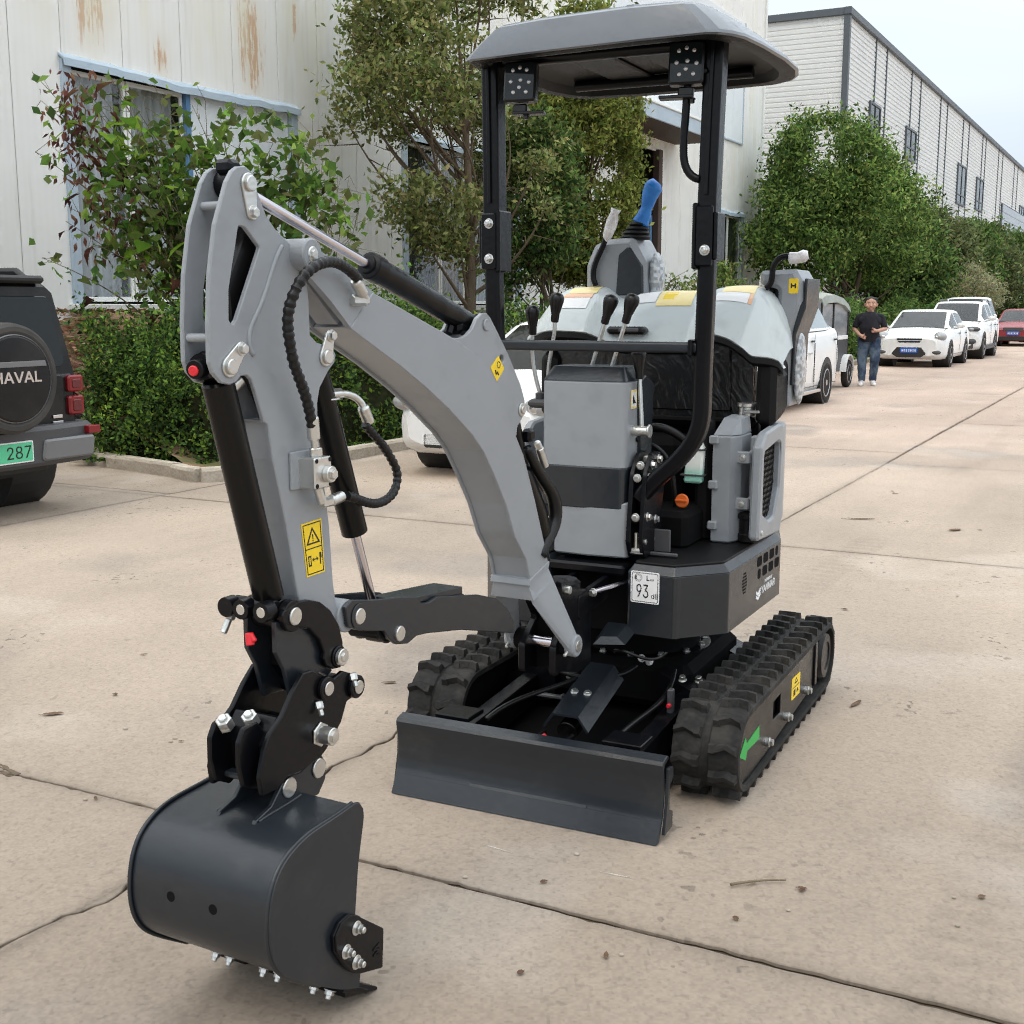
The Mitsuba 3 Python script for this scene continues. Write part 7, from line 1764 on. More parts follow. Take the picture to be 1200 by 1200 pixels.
# ---------------------------------------------------------------- plants
for nm_, dt, rg in (('mat_leaf', 0.55, 0.45), ('mat_leaf_gloss', 0.40, 0.30), ('mat_leaf_dry', 0.3, 0.8)):
    scene[nm_] = {'type': 'principledthin', 'base_color': {'type': 'mesh_attribute', 'name': 'vertex_color'}, 'roughness': rg, 'diff_trans': dt * 2, 'spec_trans': 0.0, 'eta': 1.4}
bumped('mat_bark', lambda p, n, uv: fbm(p.x * 22, p.y * 22, p.z * 5, 4), 0.015, proc(lambda p, n, uv: mix((0.055, 0.042, 0.030), (0.17, 0.125, 0.085), fbm(p.x * 12, p.y * 12, p.z * 3, 4))), 0.9, eps=0.004, specular=0.15)
principled('mat_twig', proc(lambda p, n, uv: mix((0.07, 0.055, 0.035), (0.20, 0.16, 0.10), noise(p.x * 20, p.y * 20, p.z * 9))), 0.85)
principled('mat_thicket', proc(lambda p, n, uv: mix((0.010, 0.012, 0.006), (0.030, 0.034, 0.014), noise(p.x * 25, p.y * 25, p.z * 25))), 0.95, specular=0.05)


def leaf_mesh(C, Dv, Nv, ln, wd, col, fold=0.25):
    """Many folded leaves as one mesh. C centres, Dv directions, Nv normals, ln and wd half length and half width, col colours."""
    n = len(C)
    Dv = Dv / np.linalg.norm(Dv, axis=1, keepdims=True)
    Sv = np.cross(Dv, Nv)
    Sv /= np.linalg.norm(Sv, axis=1, keepdims=True) + 1e-9
    N2 = np.cross(Sv, Dv)
    ln, wd = np.broadcast_to(ln, n)[:, None], np.broadcast_to(wd, n)[:, None]
    V = np.stack([C - Dv * ln, C - Dv * ln * 0.1 + Sv * wd + N2 * wd * fold, C + Dv * ln, C - Dv * ln * 0.1 - Sv * wd + N2 * wd * fold], 1).reshape(-1, 3)
    b = np.arange(n)[:, None] * 4
    F = np.vstack([b + np.array([[0, 1, 2]]), b + np.array([[0, 2, 3]])])
    return trimesh.Trimesh(V, F, process=False), np.repeat(col, 4, 0)


def leaf_cols(r, n, pal, jitter=0.25):
    pal = np.array(pal)
    c = pal[r.integers(0, len(pal), n)] * 1.75          # half of it leaves through the other side of the leaf
    return np.clip(c * (1 + r.normal(0, jitter, (n, 1))) * (1 + r.normal(0, 0.08, (n, 3))), 0.004, 0.6)


def unit(r, n):
    v = r.normal(size=(n, 3))
    return v / np.linalg.norm(v, axis=1, keepdims=True)


def put_leaves(key, C, r, ln, wd, pal, mat='mat_leaf', up=0.6, droop=0.0, jitter=0.25, cl_gain=None, outward=None):
    n = len(C)
    N = unit(r, n) + np.array([0, 0, up])
    D = unit(r, n) + np.array([0, 0, -droop])
    if outward is not None:
        D = D + outward
    sz = r.uniform(0.65, 1.25, n)
    col = leaf_cols(r, n, pal, jitter)
    if cl_gain is not None:
        col = np.clip(col * cl_gain[:, None], 0.004, 0.6)
    m, c = leaf_mesh(C, D, N, ln * sz, wd * sz, col)
    k = put(key, m, mat, False, color=c)
    labels.setdefault(k, {})['kind'] = 'stuff'
    return k


def crown_points(r, n, c, rad, lobes=9, shell=0.5, thin=0.45, seed=0, freq=0.9):
    """Cluster centres in an uneven crown: an ellipsoid swollen by noise, biased to its outside, with gaps."""
    out = []
    while sum(map(len, out)) < n:
        u = unit(r, n * 2)
        rr = r.uniform(0, 1, n * 2) ** (1 / (3 + 4 * shell))
        swell = 0.66 + 0.62 * meshkit.fbm(u * 1.7 + seed * 7.3, 3, seed)
        p = u * (rr * swell)[:, None] * np.array(rad) + c
        keep = meshkit.fbm(p * freq + seed * 3.1, 2, seed + 5) > thin * 0.9
        out.append(p[keep])
    return np.vstack(out)[:n]


def grow_tree(name, label, base, lean, c, rad, ncl, per, spread, ln, wd, pal, seed, trunk_r=0.12, limbs=26, group=None, thin=0.5, shell=0.4, mat='mat_leaf', up=0.6, droop=0.25, cat_='tree', freq=0.9, trunks=1, lobes=None):
    r = np.random.default_rng(seed)
    k = thing(name, label, cat_, group)
    base, c, rad = np.array(base, float), np.array(c, float), np.array(rad, float)
    top = c + np.array([0, 0, rad[2] * 0.55])
    if lobes:
        cl = np.vstack([crown_points(r, int(ncl * f_), np.array(c_), np.array(r_, float), shell=shell, thin=thin, seed=seed + i_, freq=freq) for i_, (c_, r_, f_) in enumerate(lobes)])
        ncl = len(cl)
    else:
        cl = crown_points(r, ncl, c, rad, shell=shell, thin=thin, seed=seed, freq=freq)
    segs = []
    tps = []
    for t_ in range(trunks):
        b0 = base + np.array([r.uniform(-0.25, 0.25), r.uniform(-0.25, 0.25), 0]) * (trunks > 1)
        tt = top + r.normal(0, 0.25, 3) * rad * (0.25 if trunks == 1 else 0.7)
        tp = spline([b0, b0 * 0.72 + tt * 0.28 + np.array(lean) * 0.5 + r.normal(0, 0.06, 3), b0 * 0.4 + tt * 0.6 + np.array(lean) * 0.6 + r.normal(0, 0.1, 3), tt], 26)
        tps.append(tp)
        put(k + '__trunk', tube(tp, np.linspace(trunk_r, trunk_r * 0.14, 26) * (1 + 0.3 * np.exp(-np.arange(26) / 1.5)), 9), 'mat_bark', True)
    pick = r.choice(len(cl), min(limbs, len(cl)), replace=False)
    for i in pick:
        e = cl[i]
        tp = tps[r.integers(len(tps))]
        f = np.clip((e[2] - base[2]) / max(top[2] - base[2], 0.1) * 0.75 - 0.12, 0.18, 0.95)
        st = tp[int(f * 25)]
        mid = st * 0.5 + e * 0.5 + np.array([0, 0, -0.06 * np.linalg.norm(e - st)]) + r.normal(0, 0.06, 3) * np.linalg.norm(e - st)
        p = spline([st, mid, e], 12)
        segs.append(tube(p, np.linspace(trunk_r * (0.42 - 0.25 * f), 0.007, 12), 5))
        for _ in range(3):
            q0 = p[r.integers(4, 11)]
            q1 = q0 + r.normal(0, 1, 3) * spread * 1.5
            segs.append(tube(np.array([q0, (q0 + q1) / 2 + r.normal(0, 0.04, 3), q1]), [0.010, 0.007, 0.003], 4))
    bk = put(k + '__branches', cat(*segs), 'mat_bark', True)
    n = ncl * per
    idx = np.repeat(np.arange(ncl), per)
    gain = r.uniform(0.7, 1.35, ncl)[idx]
    C = cl[idx] + r.normal(0, 1, (n, 3)) * spread * np.array([1, 1, 0.7]) * r.uniform(0.3, 1.0, (n, 1))
    put_leaves(k + '__crown', C, r, ln, wd, pal, mat, up, droop, cl_gain=gain)
    return k


def at(s, w, z=0.0):
    return ROAD.p([s, w, z])


OLIVE = [(0.10, 0.12, 0.045), (0.14, 0.155, 0.055), (0.18, 0.19, 0.08), (0.07, 0.09, 0.03), (0.22, 0.22, 0.10)]
DEEP = [(0.035, 0.065, 0.022), (0.048, 0.085, 0.027), (0.07, 0.12, 0.035), (0.03, 0.05, 0.018), (0.10, 0.16, 0.045)]
FRESH = [(0.075, 0.12, 0.035), (0.11, 0.165, 0.048), (0.155, 0.215, 0.06), (0.05, 0.083, 0.026), (0.19, 0.25, 0.07)]
# the two trees by the factory wall
b0 = at(14.5, -7.5, bed_z(14.5, -7.5) - 0.05)
grow_tree('tree', 'airy broadleaf tree with small olive leaves standing against the white factory wall', b0, (0.2, 0, 0), (-0.95, 20.0, 4.9), (1.85, 1.6, 2.9), 620, 40, 0.20, 0.055, 0.026, OLIVE, 21, trunk_r=0.11, limbs=34, thin=0.56, shell=0.3, freq=1.0)
b1 = at(19.4, -7.6, bed_z(19.4, -7.6) - 0.05)
grow_tree('tree', 'dense olive-green tree directly behind the canopy posts', b1, (0, 0, 0), (1.28, 24.3, 4.4), (1.12, 1.1, 2.9), 720, 52, 0.19, 0.055, 0.026, [(0.10, 0.12, 0.032), (0.14, 0.16, 0.04), (0.20, 0.21, 0.06), (0.07, 0.09, 0.025)], 33, trunk_r=0.10, limbs=24, thin=0.42, shell=0.5, freq=0.9)
# a bushy lower growth between them
b2 = at(16.9, -7.0, bed_z(16.9, -7.0) - 0.05)
grow_tree('tree', 'bushy dark green sapling between the two factory trees, low behind the left canopy post', b2, (0, 0, 0), (0.25, 21.5, 3.3), (0.95, 0.8, 1.5), 240, 46, 0.2, 0.058, 0.027, DEEP + OLIVE[:2], 35, trunk_r=0.05, limbs=30, thin=0.42, trunks=3)
# trees along the warehouse
p = at(40.5, -7.6)
grow_tree('tree', 'large round-headed glossy green tree in front of the grey warehouse corner', (p[0], p[1], 0.2), (0.1, 0, 0), (p[0] - 0.42, p[1], 4.75), (3.75, 2.6, 3.3), 1500, 56, 0.36, 0.085, 0.036, FRESH + FRESH + DEEP, 41, lobes=[(at(38.0, -7.6, 5.2), (2.1, 1.9, 2.45), 0.36), (at(43.8, -7.5, 4.75), (2.15, 2.1, 2.3), 0.36), (at(36.6, -8.0, 3.7), (1.7, 1.5, 1.5), 0.14), (at(41.5, -7.2, 3.9), (2.2, 2.0, 1.7), 0.14)], trunk_r=0.12, limbs=40, thin=0.44, shell=0.5, freq=0.6, trunks=4)
for i_, (s_, w_, h_, rx, sd, lb) in enumerate([(51, -8.0, 6.0, 2.3, 51, 'dark green clipped tree next to the round-headed tree'), (58, -8.0, 6.3, 2.5, 52, 'broad dark green tree, second in the row beyond the round-headed tree'), (67, -8.0, 6.4, 2.6, 53, 'broad dark green tree, third in the row beyond the round-headed tree'), (77, -8.0, 6.6, 2.8, 54, 'broad dark green tree, fourth in the row beyond the round-headed tree'), (90, -8.0, 7.0, 3.0, 55, 'far dark green tree at the right edge of the view')]):
    p = at(s_, w_)
    grow_tree('tree', lb, (p[0], p[1], 0.1), (0, 0, 0), (p[0], p[1], h_ * 0.52), (rx, rx, h_ * 0.45), 420, 50, 0.42, 0.13, 0.055, (DEEP + [(0.07, 0.10, 0.03), (0.10, 0.13, 0.045)]) if sd % 2 else [(0.075, 0.095, 0.04), (0.10, 0.12, 0.055), (0.055, 0.075, 0.03), (0.13, 0.145, 0.07)], sd, trunk_r=0.14, limbs=24, thin=0.36, shell=0.6, freq=0.5, trunks=2, group=None)
p = at(56, -5.9)
grow_tree('shrub', 'pale grey-green feathery shrub above the white cars', (p[0], p[1], 0.1), (0, 0, 0), (p[0], p[1], 2.1), (1.75, 1.5, 1.35), 260, 60, 0.25, 0.09, 0.022, [(0.22, 0.23, 0.13), (0.30, 0.29, 0.18), (0.16, 0.18, 0.09), (0.25, 0.22, 0.14)], 61, trunk_r=0.04, limbs=40, thin=0.38, cat_='shrub', trunks=4)
for s_, w_, sc, sd, lb in ((25.5, -8.3, 0.85, 71, 'thin twiggy young shrub by the factory entrance'), (29.0, -8.2, 1.0, 72, 'sparse light green shrub under the far factory window')):
    p = at(s_, w_)
    z0 = bed_z(s_, w_)
    grow_tree('shrub', lb, (p[0], p[1], z0 - 0.05), (0, 0, 0), (p[0], p[1], z0 + 1.35 * sc), (0.85 * sc, 0.7 * sc, 1.2 * sc), 60 if sd == 71 else 150, 22, 0.16, 0.06, 0.028, FRESH + [(0.20, 0.20, 0.07)], sd, trunk_r=0.025, limbs=50, thin=0.4, cat_='shrub', trunks=3)
# palm-like fern
r = np.random.default_rng(5)
p = at(46.5, -5.75, 0.1)
fk = thing('palm', 'bright green young palm with arching feathery fronds behind the man', 'palm')
put(fk + '__stem', rod(p, p + np.array([0, 0, 0.7]), 0.12, 12), 'mat_bark', 30)
for i_ in range(22):
    a_ = r.uniform(0, 2 * math.pi)
    L_ = r.uniform(1.3, 2.0)
    el = r.uniform(0.5, 1.3)
    o_ = np.array([math.cos(a_), math.sin(a_), 0])
    pts_ = np.array([p + np.array([0, 0, 0.65]) + o_ * L_ * t * math.cos(el) * (1 + 0.2 * t) + np.array([0, 0, L_ * (t * math.sin(el) - 0.42 * t * t)]) for t in np.linspace(0, 1, 22)])
    tt = np.gradient(pts_, axis=0)
    tt /= np.linalg.norm(tt, axis=1, keepdims=True)
    sd_ = np.cross(tt, [0, 0, 1.0])
    sd_ /= np.linalg.norm(sd_, axis=1, keepdims=True)
    C, D = [], []
    for t in range(2, 22):
        for s in (1, -1):
            d = tt[t] * 0.6 + s * sd_[t] + np.array([0, 0, -0.25])
            d /= np.linalg.norm(d)
            l_ = 0.26 * math.sin(math.pi * (0.12 + 0.82 * t / 21))
            C.append(pts_[t] + d * l_)
            D.append(d)
    C, D = np.array(C), np.array(D)
    m, c = leaf_mesh(C, D, np.tile([0, 0, 1.0], (len(C), 1)) + r.normal(0, 0.3, (len(C), 3)), 0.2, 0.032, leaf_cols(r, len(C), [(0.08, 0.22, 0.03), (0.12, 0.28, 0.04), (0.06, 0.16, 0.025)]))
    m = cat(m, tube(pts_, np.linspace(0.018, 0.005, 22), 4))
    c = np.vstack([c, np.tile([0.10, 0.18, 0.04], (len(m.vertices) - len(c), 1))])
    put(fk + '__frond', m, 'mat_leaf', False, color=c)


def hedge(name, label, line, half_w, h, n, ln, wd, pal, seed, lump=0.18, core=0.80, mat='mat_leaf_gloss', up=0.5, zfun=bed_z, amp=1.0, cat_='hedge'):
    """A hedge along (s, w) points: leaves on and just under a lumpy surface, round a dark twiggy core."""
    r = np.random.default_rng(seed)
    k = thing(name, label, cat_)
    P = spline(np.array(line, float), 60) if len(line) > 2 else np.array(line[0]) + (np.array(line[1]) - np.array(line[0])) * np.linspace(0, 1, 60)[:, None]
    # surface samples
    t = r.uniform(-0.02, 1.02, n)
    th = r.uniform(-0.08 * math.pi, 1.08 * math.pi, n)
    rad = r.uniform(0.80, 1.04, n)
    shoot = (r.random(n) < 0.10) & (th > 0.1 * math.pi) & (meshkit.noise(np.stack([t * 40, th * 4, t * 0 + seed], -1), seed) > 0.55)
    rad = np.where(shoot, r.uniform(1.02, 1.34, n), rad)
    i = np.clip((t * 59).astype(int), 0, 58)
    c = P[i] + (P[i + 1] - P[i]) * (np.clip(t, 0, 1) * 59 - i)[:, None]
    T_ = P[i + 1] - P[i]
    T_ /= np.linalg.norm(T_, axis=1, keepdims=True)
    N_ = np.stack([-T_[:, 1], T_[:, 0]], 1)
    endf = np.sqrt(np.clip(1 - np.clip((np.abs(t - 0.5) - 0.42) / 0.1, 0, 1) ** 2, 0.05, 1))
    q = np.stack([c[:, 0], c[:, 1], th], -1)
    sw_ = 1 + lump * 1.5 * amp * (meshkit.fbm(np.stack([t * 9, th * 2.2, t * 0 + seed], -1), 3, seed) - 0.5) * 2.4
    sup = lambda a, e: np.sign(a) * np.abs(a) ** e
    x = half_w * sup(np.cos(th), 0.75) * rad * sw_ * endf
    z = h * np.clip(sup(np.sin(th), 0.7) * rad * sw_ * endf, 0.0, 2)
    pos = c + N_ * x[:, None]
    z0 = np.array([zfun(a, b) for a, b in pos])
    C = ROAD.p(np.column_stack([pos, z0 + z + 0.02]))
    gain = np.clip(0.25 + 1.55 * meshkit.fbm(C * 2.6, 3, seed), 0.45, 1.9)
    put_leaves(k + '__foliage', C, r, ln, wd, pal, mat, up, 0.0, cl_gain=gain)
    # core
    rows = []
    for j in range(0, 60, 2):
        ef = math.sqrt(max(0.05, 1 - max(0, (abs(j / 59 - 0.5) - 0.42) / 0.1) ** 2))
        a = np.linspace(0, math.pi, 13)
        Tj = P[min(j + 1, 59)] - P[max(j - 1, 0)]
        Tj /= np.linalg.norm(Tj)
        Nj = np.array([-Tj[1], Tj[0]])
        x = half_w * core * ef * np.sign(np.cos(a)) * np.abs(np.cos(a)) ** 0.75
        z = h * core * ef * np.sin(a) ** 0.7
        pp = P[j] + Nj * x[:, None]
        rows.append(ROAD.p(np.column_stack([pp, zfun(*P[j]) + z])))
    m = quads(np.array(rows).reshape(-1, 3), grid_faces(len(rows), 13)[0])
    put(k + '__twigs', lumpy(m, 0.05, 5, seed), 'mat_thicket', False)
    return k


HG = [(0.030, 0.055, 0.022), (0.042, 0.075, 0.025), (0.06, 0.10, 0.03), (0.08, 0.13, 0.035), (0.022, 0.04, 0.016)]
HG2 = HG + [(0.10, 0.17, 0.03), (0.13, 0.20, 0.035)]
low = lambda s, w: 0.06
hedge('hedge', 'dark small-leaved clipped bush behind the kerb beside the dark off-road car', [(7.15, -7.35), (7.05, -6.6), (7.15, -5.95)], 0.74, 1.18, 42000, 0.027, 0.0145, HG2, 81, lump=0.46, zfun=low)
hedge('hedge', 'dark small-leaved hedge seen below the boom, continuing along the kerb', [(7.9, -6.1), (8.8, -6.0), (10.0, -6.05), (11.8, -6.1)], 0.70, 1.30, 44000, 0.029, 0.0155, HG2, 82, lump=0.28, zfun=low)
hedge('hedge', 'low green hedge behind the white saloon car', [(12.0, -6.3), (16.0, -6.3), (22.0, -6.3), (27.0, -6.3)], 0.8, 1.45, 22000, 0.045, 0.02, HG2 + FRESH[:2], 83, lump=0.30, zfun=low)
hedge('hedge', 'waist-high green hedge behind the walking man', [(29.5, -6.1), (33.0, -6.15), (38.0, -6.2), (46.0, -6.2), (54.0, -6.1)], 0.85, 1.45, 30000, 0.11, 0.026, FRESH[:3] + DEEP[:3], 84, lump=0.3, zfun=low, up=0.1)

# ---- the big-leaved shrub before the factory window
r = np.random.default_rng(17)
sh_ = thing('shrub', 'tall straggly shrub with big heart-shaped leaves, partly withered brown, before the left window', 'shrub')
sb = np.array([-3.05, 13.9, 0.55])
def pxz(u, v, d):
    return np.array([(u - 600) / 1440 * d * 1.0, d, 1.6 - (v - 358) / 1440 * d * 1.02])
tips = [(62, 105, 13.3), (70, 135, 13.4), (92, 150, 13.5), (110, 170, 13.5), (130, 120, 13.7), (128, 140, 13.2), (165, 125, 13.8), (185, 130, 13.3), (215, 150, 13.5), (240, 140, 13.8), (270, 145, 14.0), (300, 155, 13.6), (330, 180, 13.8), (352, 165, 14.0), (372, 178, 13.9), (400, 215, 14.1), (385, 240, 13.9), (75, 200, 13.2), (60, 190, 13.3), (110, 240, 13.3), (95, 250, 13.1), (90, 265, 13.3), (120, 290, 13.2), (60, 305, 13.0), (150, 230, 13.1), (190, 210, 13.1), (215, 240, 13.2), (160, 290, 13.0), (290, 210, 13.6), (330, 240, 13.8), (345, 215, 13.9), (250, 190, 13.3), (180, 330, 13.1), (140, 180, 13.0), (225, 205, 13.9), (200, 290, 13.3)]
canes, C, outd, dead = [], [], [], []
tips += [(118, 118, 13.6), (150, 112, 13.7), (172, 140, 13.5), (200, 122, 13.7), (230, 165, 13.4), (135, 160, 13.3), (255, 135, 13.9), (180, 170, 13.2)]
for i_, (u, v, d) in enumerate(tips):
    e = pxz(u, v, d)
    b_ = sb + np.array([r.uniform(-0.5, 0.35), r.uniform(-0.25, 0.25), 0])
    mid = b_ * 0.45 + e * 0.55 + np.array([(b_[0] - e[0]) * 0.12, 0, 0.12]) + r.normal(0, 0.06, 3)
    p = spline([b_, mid, e], 30)
    canes.append(tube(p, np.linspace(0.016, 0.003, 30), 5))
    isdead = (u < 135 and v > 95 and i_ % 3 != 2) or u < 75 or (i_ in (22, 21, 20))
    for _ in range(26):
        t = int(np.clip(30 * r.beta(2.4, 1.1), 6, 29))
        off = np.clip(r.normal(0, 0.12, 3), -0.2, 0.2)
        C.append(p[t] + off)
        outd.append(off)
        dead.append(isdead and r.random() < 0.62 or r.random() < 0.03)
        if r.random() < 0.4:
            canes.append(tube(np.array([p[t], p[t] + off]), [0.004, 0.002], 3))
put(sh_ + '__stem', cat(*canes), 'mat_twig', True)
labels[sh_ + '__stem'] = {'kind': 'stuff'}
extra = crown_points(r, 1100, (-3.15, 13.75, 2.75), (1.35, 0.55, 1.05), shell=0.2, thin=0.45, seed=4, freq=1.6)
ex2 = pxz(105, 165, 13.5) + np.clip(r.normal(0, 1, (230, 3)), -1.7, 1.7) * np.array([0.16, 0.12, 0.32])
ex3 = pxz(135, 265, 13.4) + np.clip(r.normal(0, 1, (120, 3)), -1.7, 1.7) * np.array([0.20, 0.12, 0.25])
C, dead = np.array(C), np.array(dead, bool)


def heart(lng, wdt, curl):
    o = np.array([(0, 0), (-0.16, 0.30), (-0.12, 0.48), (0.10, 0.50), (0.45, 0.34), (0.78, 0.12), (1.0, 0.0)])
    V = [(0.05, 0, 0), (0.40, 0, -0.02), (0.72, 0, -0.05), (1.0, 0, -0.12 - curl)]
    L_ = [(x, y, -0.18 * y - 0.12 * x * x - curl * x * x + 0.10 * abs(y)) for x, y in o[1:6]]
    R_ = [(x, -y, z) for x, y, z in L_]
    V = np.array(V + L_ + R_) * [lng, wdt, lng]
    F = [(0, 4, 5), (0, 5, 6), (0, 6, 1), (1, 6, 7), (1, 7, 2), (2, 7, 8), (2, 8, 3), (0, 10, 9), (0, 11, 10), (0, 1, 11), (1, 12, 11), (1, 2, 12), (2, 13, 12), (2, 3, 13)]
    return trimesh.Trimesh(V, F, process=False)


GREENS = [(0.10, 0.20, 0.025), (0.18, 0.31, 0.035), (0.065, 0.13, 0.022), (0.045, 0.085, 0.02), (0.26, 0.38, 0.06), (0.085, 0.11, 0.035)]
BROWNS = [(0.085, 0.038, 0.028), (0.05, 0.022, 0.02), (0.14, 0.075, 0.045)]
PROT = {}
for gi, g_ in enumerate(GREENS + BROWNS):
    for vi in range(2):
        m = heart(0.185 + 0.03 * vi, 0.17, 0.05 + 0.1 * vi + (0.35 if gi >= len(GREENS) else 0))
        if gi >= len(GREENS):
            m.vertices[:, 1] *= 0.55
        PROT[gi, vi] = mikit.ply(m, 'mat_leaf', smooth=False, color=np.tile(np.array(g_) * 1.2, (len(m.vertices), 1)))
order = r.permutation(np.nonzero((C[:, 0] > -4.92) | (C[:, 2] < 3.6))[0])
for n_, i_ in enumerate(order[:290]):
    z_ = unit(r, 1)[0] * 0.55 + np.array([0, -0.25, 0.9])
    z_ /= np.linalg.norm(z_)
    d_ = unit(r, 1)[0] + np.array([0, -0.3, -0.3 - (1.2 if dead[i_] else 0)])
    x_ = d_ - z_ * (d_ @ z_)
    x_ /= np.linalg.norm(x_)
    sc = r.uniform(0.6, 1.15)
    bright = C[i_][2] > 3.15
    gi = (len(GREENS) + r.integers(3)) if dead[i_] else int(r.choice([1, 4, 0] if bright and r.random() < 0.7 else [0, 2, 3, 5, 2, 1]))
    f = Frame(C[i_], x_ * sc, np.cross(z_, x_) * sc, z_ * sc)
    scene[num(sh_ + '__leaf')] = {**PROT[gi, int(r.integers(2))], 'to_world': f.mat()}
rest = np.vstack([C[order[290:]], extra, crown_points(r, 1000, (-2.9, 13.8, 2.35), (1.35, 0.5, 0.95), shell=0.2, thin=0.42, seed=14, freq=1.6)])
put_leaves(sh_ + '__foliage', rest, r, 0.070, 0.046, [(0.07, 0.12, 0.03), (0.05, 0.08, 0.026), (0.10, 0.17, 0.035), (0.15, 0.22, 0.05), (0.09, 0.10, 0.04)], 'mat_leaf', 0.9, 0.4)
put_leaves(sh_ + '__withered_foliage', np.vstack([ex2, ex3]), r, 0.050, 0.020, BROWNS + [(0.10, 0.05, 0.04)], 'mat_leaf_dry', 0.0, 1.2)
# thin bare twigs right of it
tw = thing('shrub', 'thin bare-twigged shrub with few leaves, right of the big-leaved shrub', 'shrub')
segs, C = [], []
for u, v, d in [(385, 200, 14.6), (400, 240, 14.6), (372, 170, 14.7), (415, 215, 14.8), (362, 235, 14.6), (395, 265, 14.6), (425, 255, 14.8)]:
    e = pxz(u, v, d)
    b_ = np.array([-2.35, 14.7, 0.7])
    p = spline([b_, b_ * 0.5 + e * 0.5 + r.normal(0, 0.08, 3), e], 16)
    segs.append(tube(p, np.linspace(0.012, 0.002, 16), 4))
    for t in range(5, 16):
        for _ in range(2):
            q1 = p[t] + r.normal(0, 0.16, 3)
            segs.append(tube(np.array([p[t], q1]), [0.004, 0.0015], 3))
            if r.random() < 0.6:
                C.append(q1)
put(tw + '__stem', cat(*segs), 'mat_twig', True)
put_leaves(tw + '__foliage', np.array(C), r, 0.045, 0.024, FRESH + [(0.2, 0.2, 0.08)], 'mat_leaf', 0.6, 0.2)
# leaf litter and weeds on the bank
n = 1500
sL, wL = r.uniform(5.9, 9.5, n), r.uniform(-9.9, -6.4, n)
sL = sL + (12 - sL) / 6.45 * (-(wL + 5)) * 0.235
CL = ROAD.p(np.column_stack([sL, wL, [bed_z(a, b) + 0.06 for a, b in zip(sL, wL)]]))
lm_, lc_ = leaf_mesh(CL, unit(r, n) * [1, 1, 0.3], np.tile([0, 0, 1.0], (n, 1)) + r.normal(0, 0.4, (n, 3)), 0.07, 0.04, leaf_cols(r, n, [(0.16, 0.09, 0.05), (0.10, 0.05, 0.03), (0.05, 0.09, 0.03), (0.22, 0.14, 0.09)]))
put('leaf_litter', lm_, 'mat_leaf_dry', False, color=lc_)
labels['leaf_litter'] = {'label': 'brown fallen leaves and weeds covering the earth bank below the factory window', 'category': 'leaves', 'kind': 'stuff'}
# ---------------------------------------------------------------- the walking man
def bones(segs, edge=0.03, it=10):
    """Segments ((x, y, z), r, (x, y, z), r) as one smooth continuous surface."""
    ms = []
    for a, ra, b, rb in segs:
        sa = m3.Manifold.sphere(ra, 20).translate(list(map(float, a)))
        sb_ = m3.Manifold.sphere(rb, 20).translate(list(map(float, b)))
        ms.append(m3.Manifold.batch_hull([sa, sb_]))
    m = m3.Manifold.batch_boolean(ms, m3.OpType.Add).refine_to_length(edge)
    g = m.to_mesh()
    t = trimesh.Trimesh(np.array(g.vert_properties)[:, :3], np.array(g.tri_verts), process=True)
    return trimesh.smoothing.filter_taubin(t, 0.5, 0.53, it)


def cloth(p, n, uv):
    return mix((0.005, 0.0055, 0.010), (0.012, 0.0125, 0.019), fbm(p.x * 14, p.y * 14, p.z * 9, 3))


principled('mat_skin', proc(lambda p, n, uv: mix((0.42, 0.23, 0.16), (0.52, 0.30, 0.22), fbm(p.x * 25, p.y * 25, p.z * 25, 3))), 0.5, specular=0.4)
principled('mat_shirt', proc(cloth), 0.9, sheen=0.3)
bumped('mat_jeans', lambda p, n, uv: fbm(p.x * 12, p.y * 12, p.z * 22, 3), 0.03, proc(lambda p, n, uv: mix((0.025, 0.045, 0.085), (0.12, 0.165, 0.22), smoothstep(0.3, 0.75, fbm(p.x * 9, p.y * 9, p.z * 6, 4)))), 0.9, eps=0.006)
principled('mat_hair', (0.012, 0.010, 0.009), 0.6)
principled('mat_shoe', (0.72, 0.70, 0.69), 0.6)
principled('mat_lips', (0.36, 0.12, 0.10), 0.5)
principled('mat_phone', (0.015, 0.015, 0.018), 0.15)
mg = [(7.18,24.934,0)][0]
fd = -np.array([mg[0], mg[1], 0.0])
fd /= np.linalg.norm(fd)
MAN = Frame([mg[0], mg[1], 0], [-fd[1], fd[0], 0], fd, [0, 0, 1])     # x: towards the photo's right, y: towards the camera
if MAN.d([1, 0, 0])[0] < 0:
    MAN = Frame([mg[0], mg[1], 0], [fd[1], -fd[0], 0], fd, [0, 0, 1])
MAN = Frame(MAN.o, MAN.M[0] * 1.13, MAN.M[1] * 1.13, [0, 0, 1.0])
man = thing('person', 'man in black short-sleeved polo shirt and blue jeans walking towards us holding a phone', 'person')
HD = (0.005, 0.02, 1.605)
